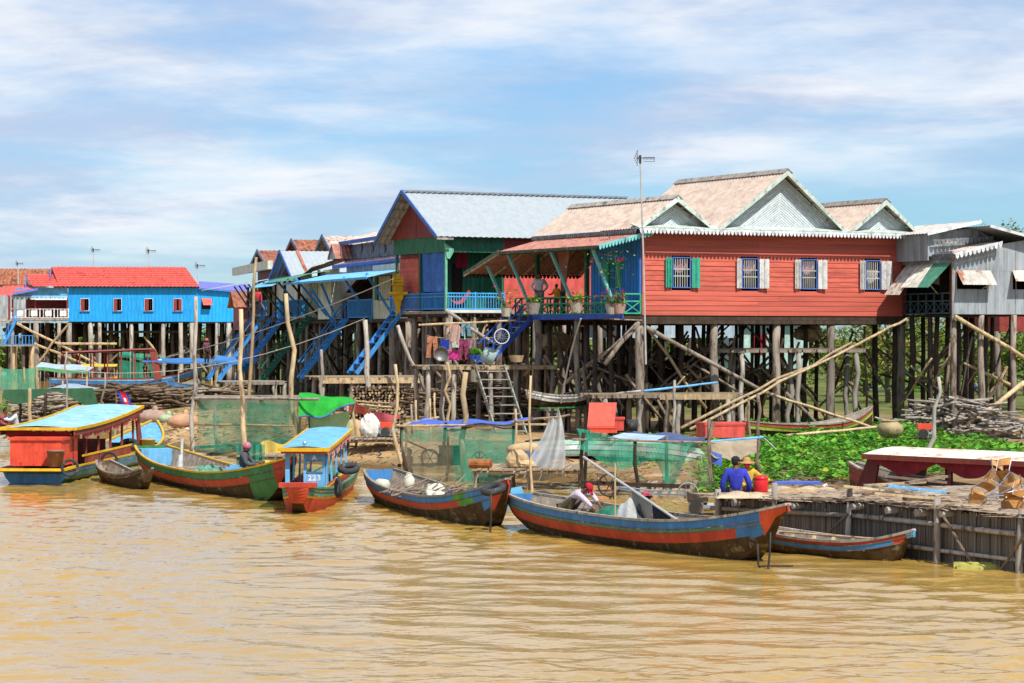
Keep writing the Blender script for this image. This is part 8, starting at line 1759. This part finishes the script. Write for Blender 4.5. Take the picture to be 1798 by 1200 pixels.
def finish_people():
    bpy.context.view_layer.update(); dg = bpy.context.evaluated_depsgraph_get(); res = [[bpy.data.meshes.new_from_object(o.evaluated_get(dg)) for o in p[3:6]] for p in PEND]
    for (root, J, H, body, sh, tr, shirt, trousers, hat, hatcol, skin, ht), ms in zip(PEND, res):
        for o in (body, sh, tr): bpy.data.objects.remove(o)
        mb = MB(); mb.v = [v.co.copy() for v in ms[0].vertices]; mb.f = [tuple(p.vertices) for p in ms[0].polygons]; mb.m = [0] * len(mb.f)
        V = {k: Vector(q) * H for k, q in J.items()}
        for s_ in 'LR':                                   # fingers and thumb rooted in the palm
            d = (V['ha' + s_] - V['wr' + s_]).normalized(); side = d.cross(Vector((0, 1, .2))).normalized(); dn = side.cross(d)
            for k, ln in enumerate((.075, .085, .08, .065)): a = V['ha' + s_] + side * (.022 * (k - 1.5)); b = a + d * ln * .6; mb.tube([a, b, b + (d * .7 + dn * .5).normalized() * ln * .5], [.0095, .009, .007], 5)
            a = V['wr' + s_].lerp(V['ha' + s_], .5); sg = 1 if s_ == 'L' else -1; b = a + side * .04 * sg + d * .03; mb.tube([a, b, b + d * .035 + side * .012 * sg], [.011, .01, .008], 5)
        # head: face, nose, ears
        up = (V['crown'] - V['neck']).normalized(); rt = Vector((1, 0, 0)); fw = up.cross(rt).normalized() * 1.0
        if fw.y > 0: fw = -fw
        fw = Matrix.Rotation(ht, 3, up) @ fw; rt = Matrix.Rotation(ht, 3, up) @ rt
        hc = V['jaw'].lerp(V['crown'], .55); B3_ = Matrix((rt, fw, up)).transposed()
        hd = MB().ell((0, 0, 0), .07, .085, .108, 14, 10); 
        for i, v in enumerate(hd.v):
            if v.z < -.03: hd.v[i] = Vector((v.x * (1 + (v.z + .03) * 3.2), v.y * .95, v.z))
        hd.ell((.0, .088, -.018), .013, .018, .022, 6, 5).ell((.073, .0, -.012), .01, .02, .03, 6, 5).ell((-.073, 0, -.012), .01, .02, .03, 6, 5).ell((0, .08, -.06), .022, .01, .007, 6, 4)
        k_ = H / 1.62; hd.v = [hc + B3_ @ (v * k_) for v in hd.v]; mb.add(hd.v, hd.f)
        put('body', mb.data('body', skin, True), root)
        for nm, me, c in (('shirt', ms[1], shirt), ('trousers', ms[2], trousers)): me.materials.clear(); me.materials.append(cloth('cloth_' + c[1:], c, transl=.05)); me.polygons.foreach_set('use_smooth', [True] * len(me.polygons)); put(nm, me, root)
        T = lambda m: m.xf(Matrix.Translation(hc) @ (B3_ * k_).to_4x4())
        e = MB().ell((.03, .074, .008), .011, .008, .007, 6, 4).ell((-.03, .074, .008), .011, .008, .007, 6, 4); put('eyes', T(e).data('eyes', HAIR), root)
        h = MB().ell((0, -.012, .018), .077, .09, .102, 12, 8); h.v = [Vector((v.x, v.y if v.y < .05 or v.z > .07 else .05, max(v.z, -.03 if v.y > .0 else -.07))) for v in h.v]; put('hair', T(h).data('hair', HAIR, True), root)
        if hat == 'cap': m = MB().ell((0, -.005, .045), .084, .1, .085, 14, 8); m.v = [Vector((v.x, v.y, max(v.z, .03))) for v in m.v]; m.poly([(-.07, .07, .035), (.07, .07, .035), (.055, .17, .02), (-.055, .17, .02)], .008); put('cap', T(m).data('cap', cloth('cap_' + hatcol[1:], hatcol, transl=0), True), root)
        if hat == 'helmet': m = MB().ell((0, -.008, .035), .105, .12, .115, 14, 9); m.v = [Vector((v.x, v.y, max(v.z, -.02))) for v in m.v]; put('helmet', T(m).data('helmet', mat('helmet_' + hatcol[1:], hatcol, rough=.35), True), root); s_ = MB().ell((0, .0, -.05), .088, .1, .075, 12, 7); put('face_scarf', T(s_).data('face_scarf', cloth('checked_scarf', '#6b4650', var=.4, scale=20), True), root)
        if hat in ('straw', 'bucket'): w = .2 if hat == 'straw' else .14; m = MB().lathe([(.0, .14), (.06, .135), (.085, .1), (.088, .045), (w, .02), (w, .012), (.08, .03)], n=18); put('sun_hat', T(m).data('sun_hat', cloth('hat_' + hatcol[1:], hatcol, transl=.05), True), root)
        if hat == 'straw': m = MB().ell((0, .03, -.045), .072, .07, .055, 10, 7); put('face_mask', T(m).data('face_mask', cloth('red_mask', '#d0404a', transl=0), True), root)
p = F1.X(947, 520, -.32); person('man in white shirt standing hands on hips on the red house veranda', F1.w(-.32, p.y, ZF1), 0, 1.66, over=dict(elL=(-.19, .04, .65), elR=(.19, .04, .65), wrL=(-.105, -.03, .56), wrR=(.105, -.03, .56), haL=(-.075, -.055, .545), haR=(.075, -.055, .545)), shirt='#eef0f6', trousers='#9d9fa8')
p = F1.X(977, 520, -.3); person('small child in orange on the red house veranda', F1.w(-.3, p.y, ZF1), -.9, 1.2, shirt='#d08a2c', trousers='#7a4a30', over=dict(elL=(-.1, -.08, .66), wrL=(-.06, -.2, .64), haL=(-.05, -.24, .64)))
person('person in pink helmet and dark grey top seated in the green boat', B4.on(.69, 0, .18), R(78), 1.58, 'sit', lean=8, shirt='#4d5258', trousers='#3a4048', hat='helmet', hatcol='#b56a78', over=dict(elR=(.14, -.12, .37), wrR=(.08, -.26, .38), haR=(.06, -.31, .38), elL=(-.14, -.1, .36), wrL=(-.07, -.24, .36), haL=(-.05, -.29, .36)))
person('child in red shirt standing inside the blue tarp pen', Vector((Wp(716, 850, 71.4).x, 71.4, gz(Wp(716, 850, 71.4).x, 71.4))), R(60), 1.38, shirt='#a02c34', trousers='#4a3a38', sleeves='short', lean=6)
person('man in red cap and lilac shirt bending down in the near boat', B1.on(.2, .1, .3), R(62), 1.65, 'squat', lean=52, shirt='#cfc0d2', trousers='#5a523c', hat='cap', hatcol='#c22a3a', over=dict(elL=(-.15, -.24, .28), wrL=(-.1, -.36, .15), haL=(-.09, -.4, .11), elR=(.16, -.22, .3), wrR=(.1, -.34, .2), haR=(.09, -.38, .16)))
q = FC.w(FC.Z(1292, 864, .8).x, FC.Z(1292, 864, .8).y, 0); person('man in royal blue shirt and dark cap seated with back turned', Vector((q.x, q.y, ztop(0) - .38)), R(180), 1.66, 'sit', shirt='#3b44b4', trousers='#30343c', hat='cap', hatcol='#2b2d31', headturn=R(-50), over=dict(elL=(-.17, .02, .36), elR=(.17, .02, .36), wrL=(-.15, -.06, .23), wrR=(.15, -.06, .23), haL=(-.14, -.09, .2), haR=(.14, -.09, .2)))
person('person in yellow shirt, straw hat and red mask behind the cooler', Vector((Wp(1311, 850, 58.6).x, 58.6, .08)), R(20), 1.6, 'sit', shirt='#c9ac45', trousers='#5a4a3a', hat='straw', hatcol='#b98a5c', over=dict(elR=(.2, -.08, .42), wrR=(.31, -.14, .38), haR=(.36, -.15, .37)))
q = Wp(30, 775, 92); person('person in pale blue shirt and sun hat seated reaching left on the bank', Vector((q.x, q.y, max(.3, gz(q.x, q.y)))), R(-75), 1.62, 'sit', lean=12, shirt='#c3cfe8', trousers='#a87c74', hat='bucket', hatcol='#8a8a5c', over=dict(elL=(-.14, -.16, .44), wrL=(-.1, -.3, .47), haL=(-.09, -.35, .48), elR=(.14, -.16, .42), wrR=(.1, -.3, .45), haR=(.09, -.35, .46)))
q = Wp(2, 775, 92); person('person in maroon top cut by the left frame edge', Vector((q.x, q.y, max(.3, gz(q.x, q.y)))), R(80), 1.62, 'sit', lean=14, shirt='#8d4a50', trousers='#4a4a52')
person('person in grey shirt and pink headscarf sitting behind the drying clothes', B1.on(.455, .5, .05), R(200), 1.55, 'squat', lean=15, shirt='#5c5d66', trousers='#3b3b42', hat='bucket', hatcol='#b04a5a')
q = B10.fr.w(X(255), 0, .7) if False else Wp(255, 668, B10.fr.o.y); person('person in black seated under the far red canopy', Vector((q.x, q.y, .85)), R(60), 1.6, 'sit', shirt='#1f2228', trousers='#22242a'); q = Wp(279, 668, B10.fr.o.y); person('person in white shirt standing at the far red boat bow', Vector((q.x, q.y, .95)), 0, 1.6, shirt='#d8d8da', trousers='#4a4450')
q = Wp(363, 640, 150); person('far person in pink hat standing by the distant stairs', Vector((q.x, q.y, q.z)), R(40), 1.55, shirt='#6a4a50', trousers='#3a3236', hat='bucket', hatcol='#d95a7c'); q = Wp(1715, 648, 160.4); person('far person in blue sitting in the canoe under the zinc house', Vector((q.x, q.y, .3)), R(30), 1.6, 'sit', shirt='#4a86d0', trousers='#3a3a44', hat='cap', hatcol='#3f7f60')
q = Wp(452, 555, 141); person('far person in red standing on the rust roof house porch', Vector((q.x, q.y, 5.1)), 0, 1.6, shirt='#c2454a', trousers='#3a3236')
finish_people()
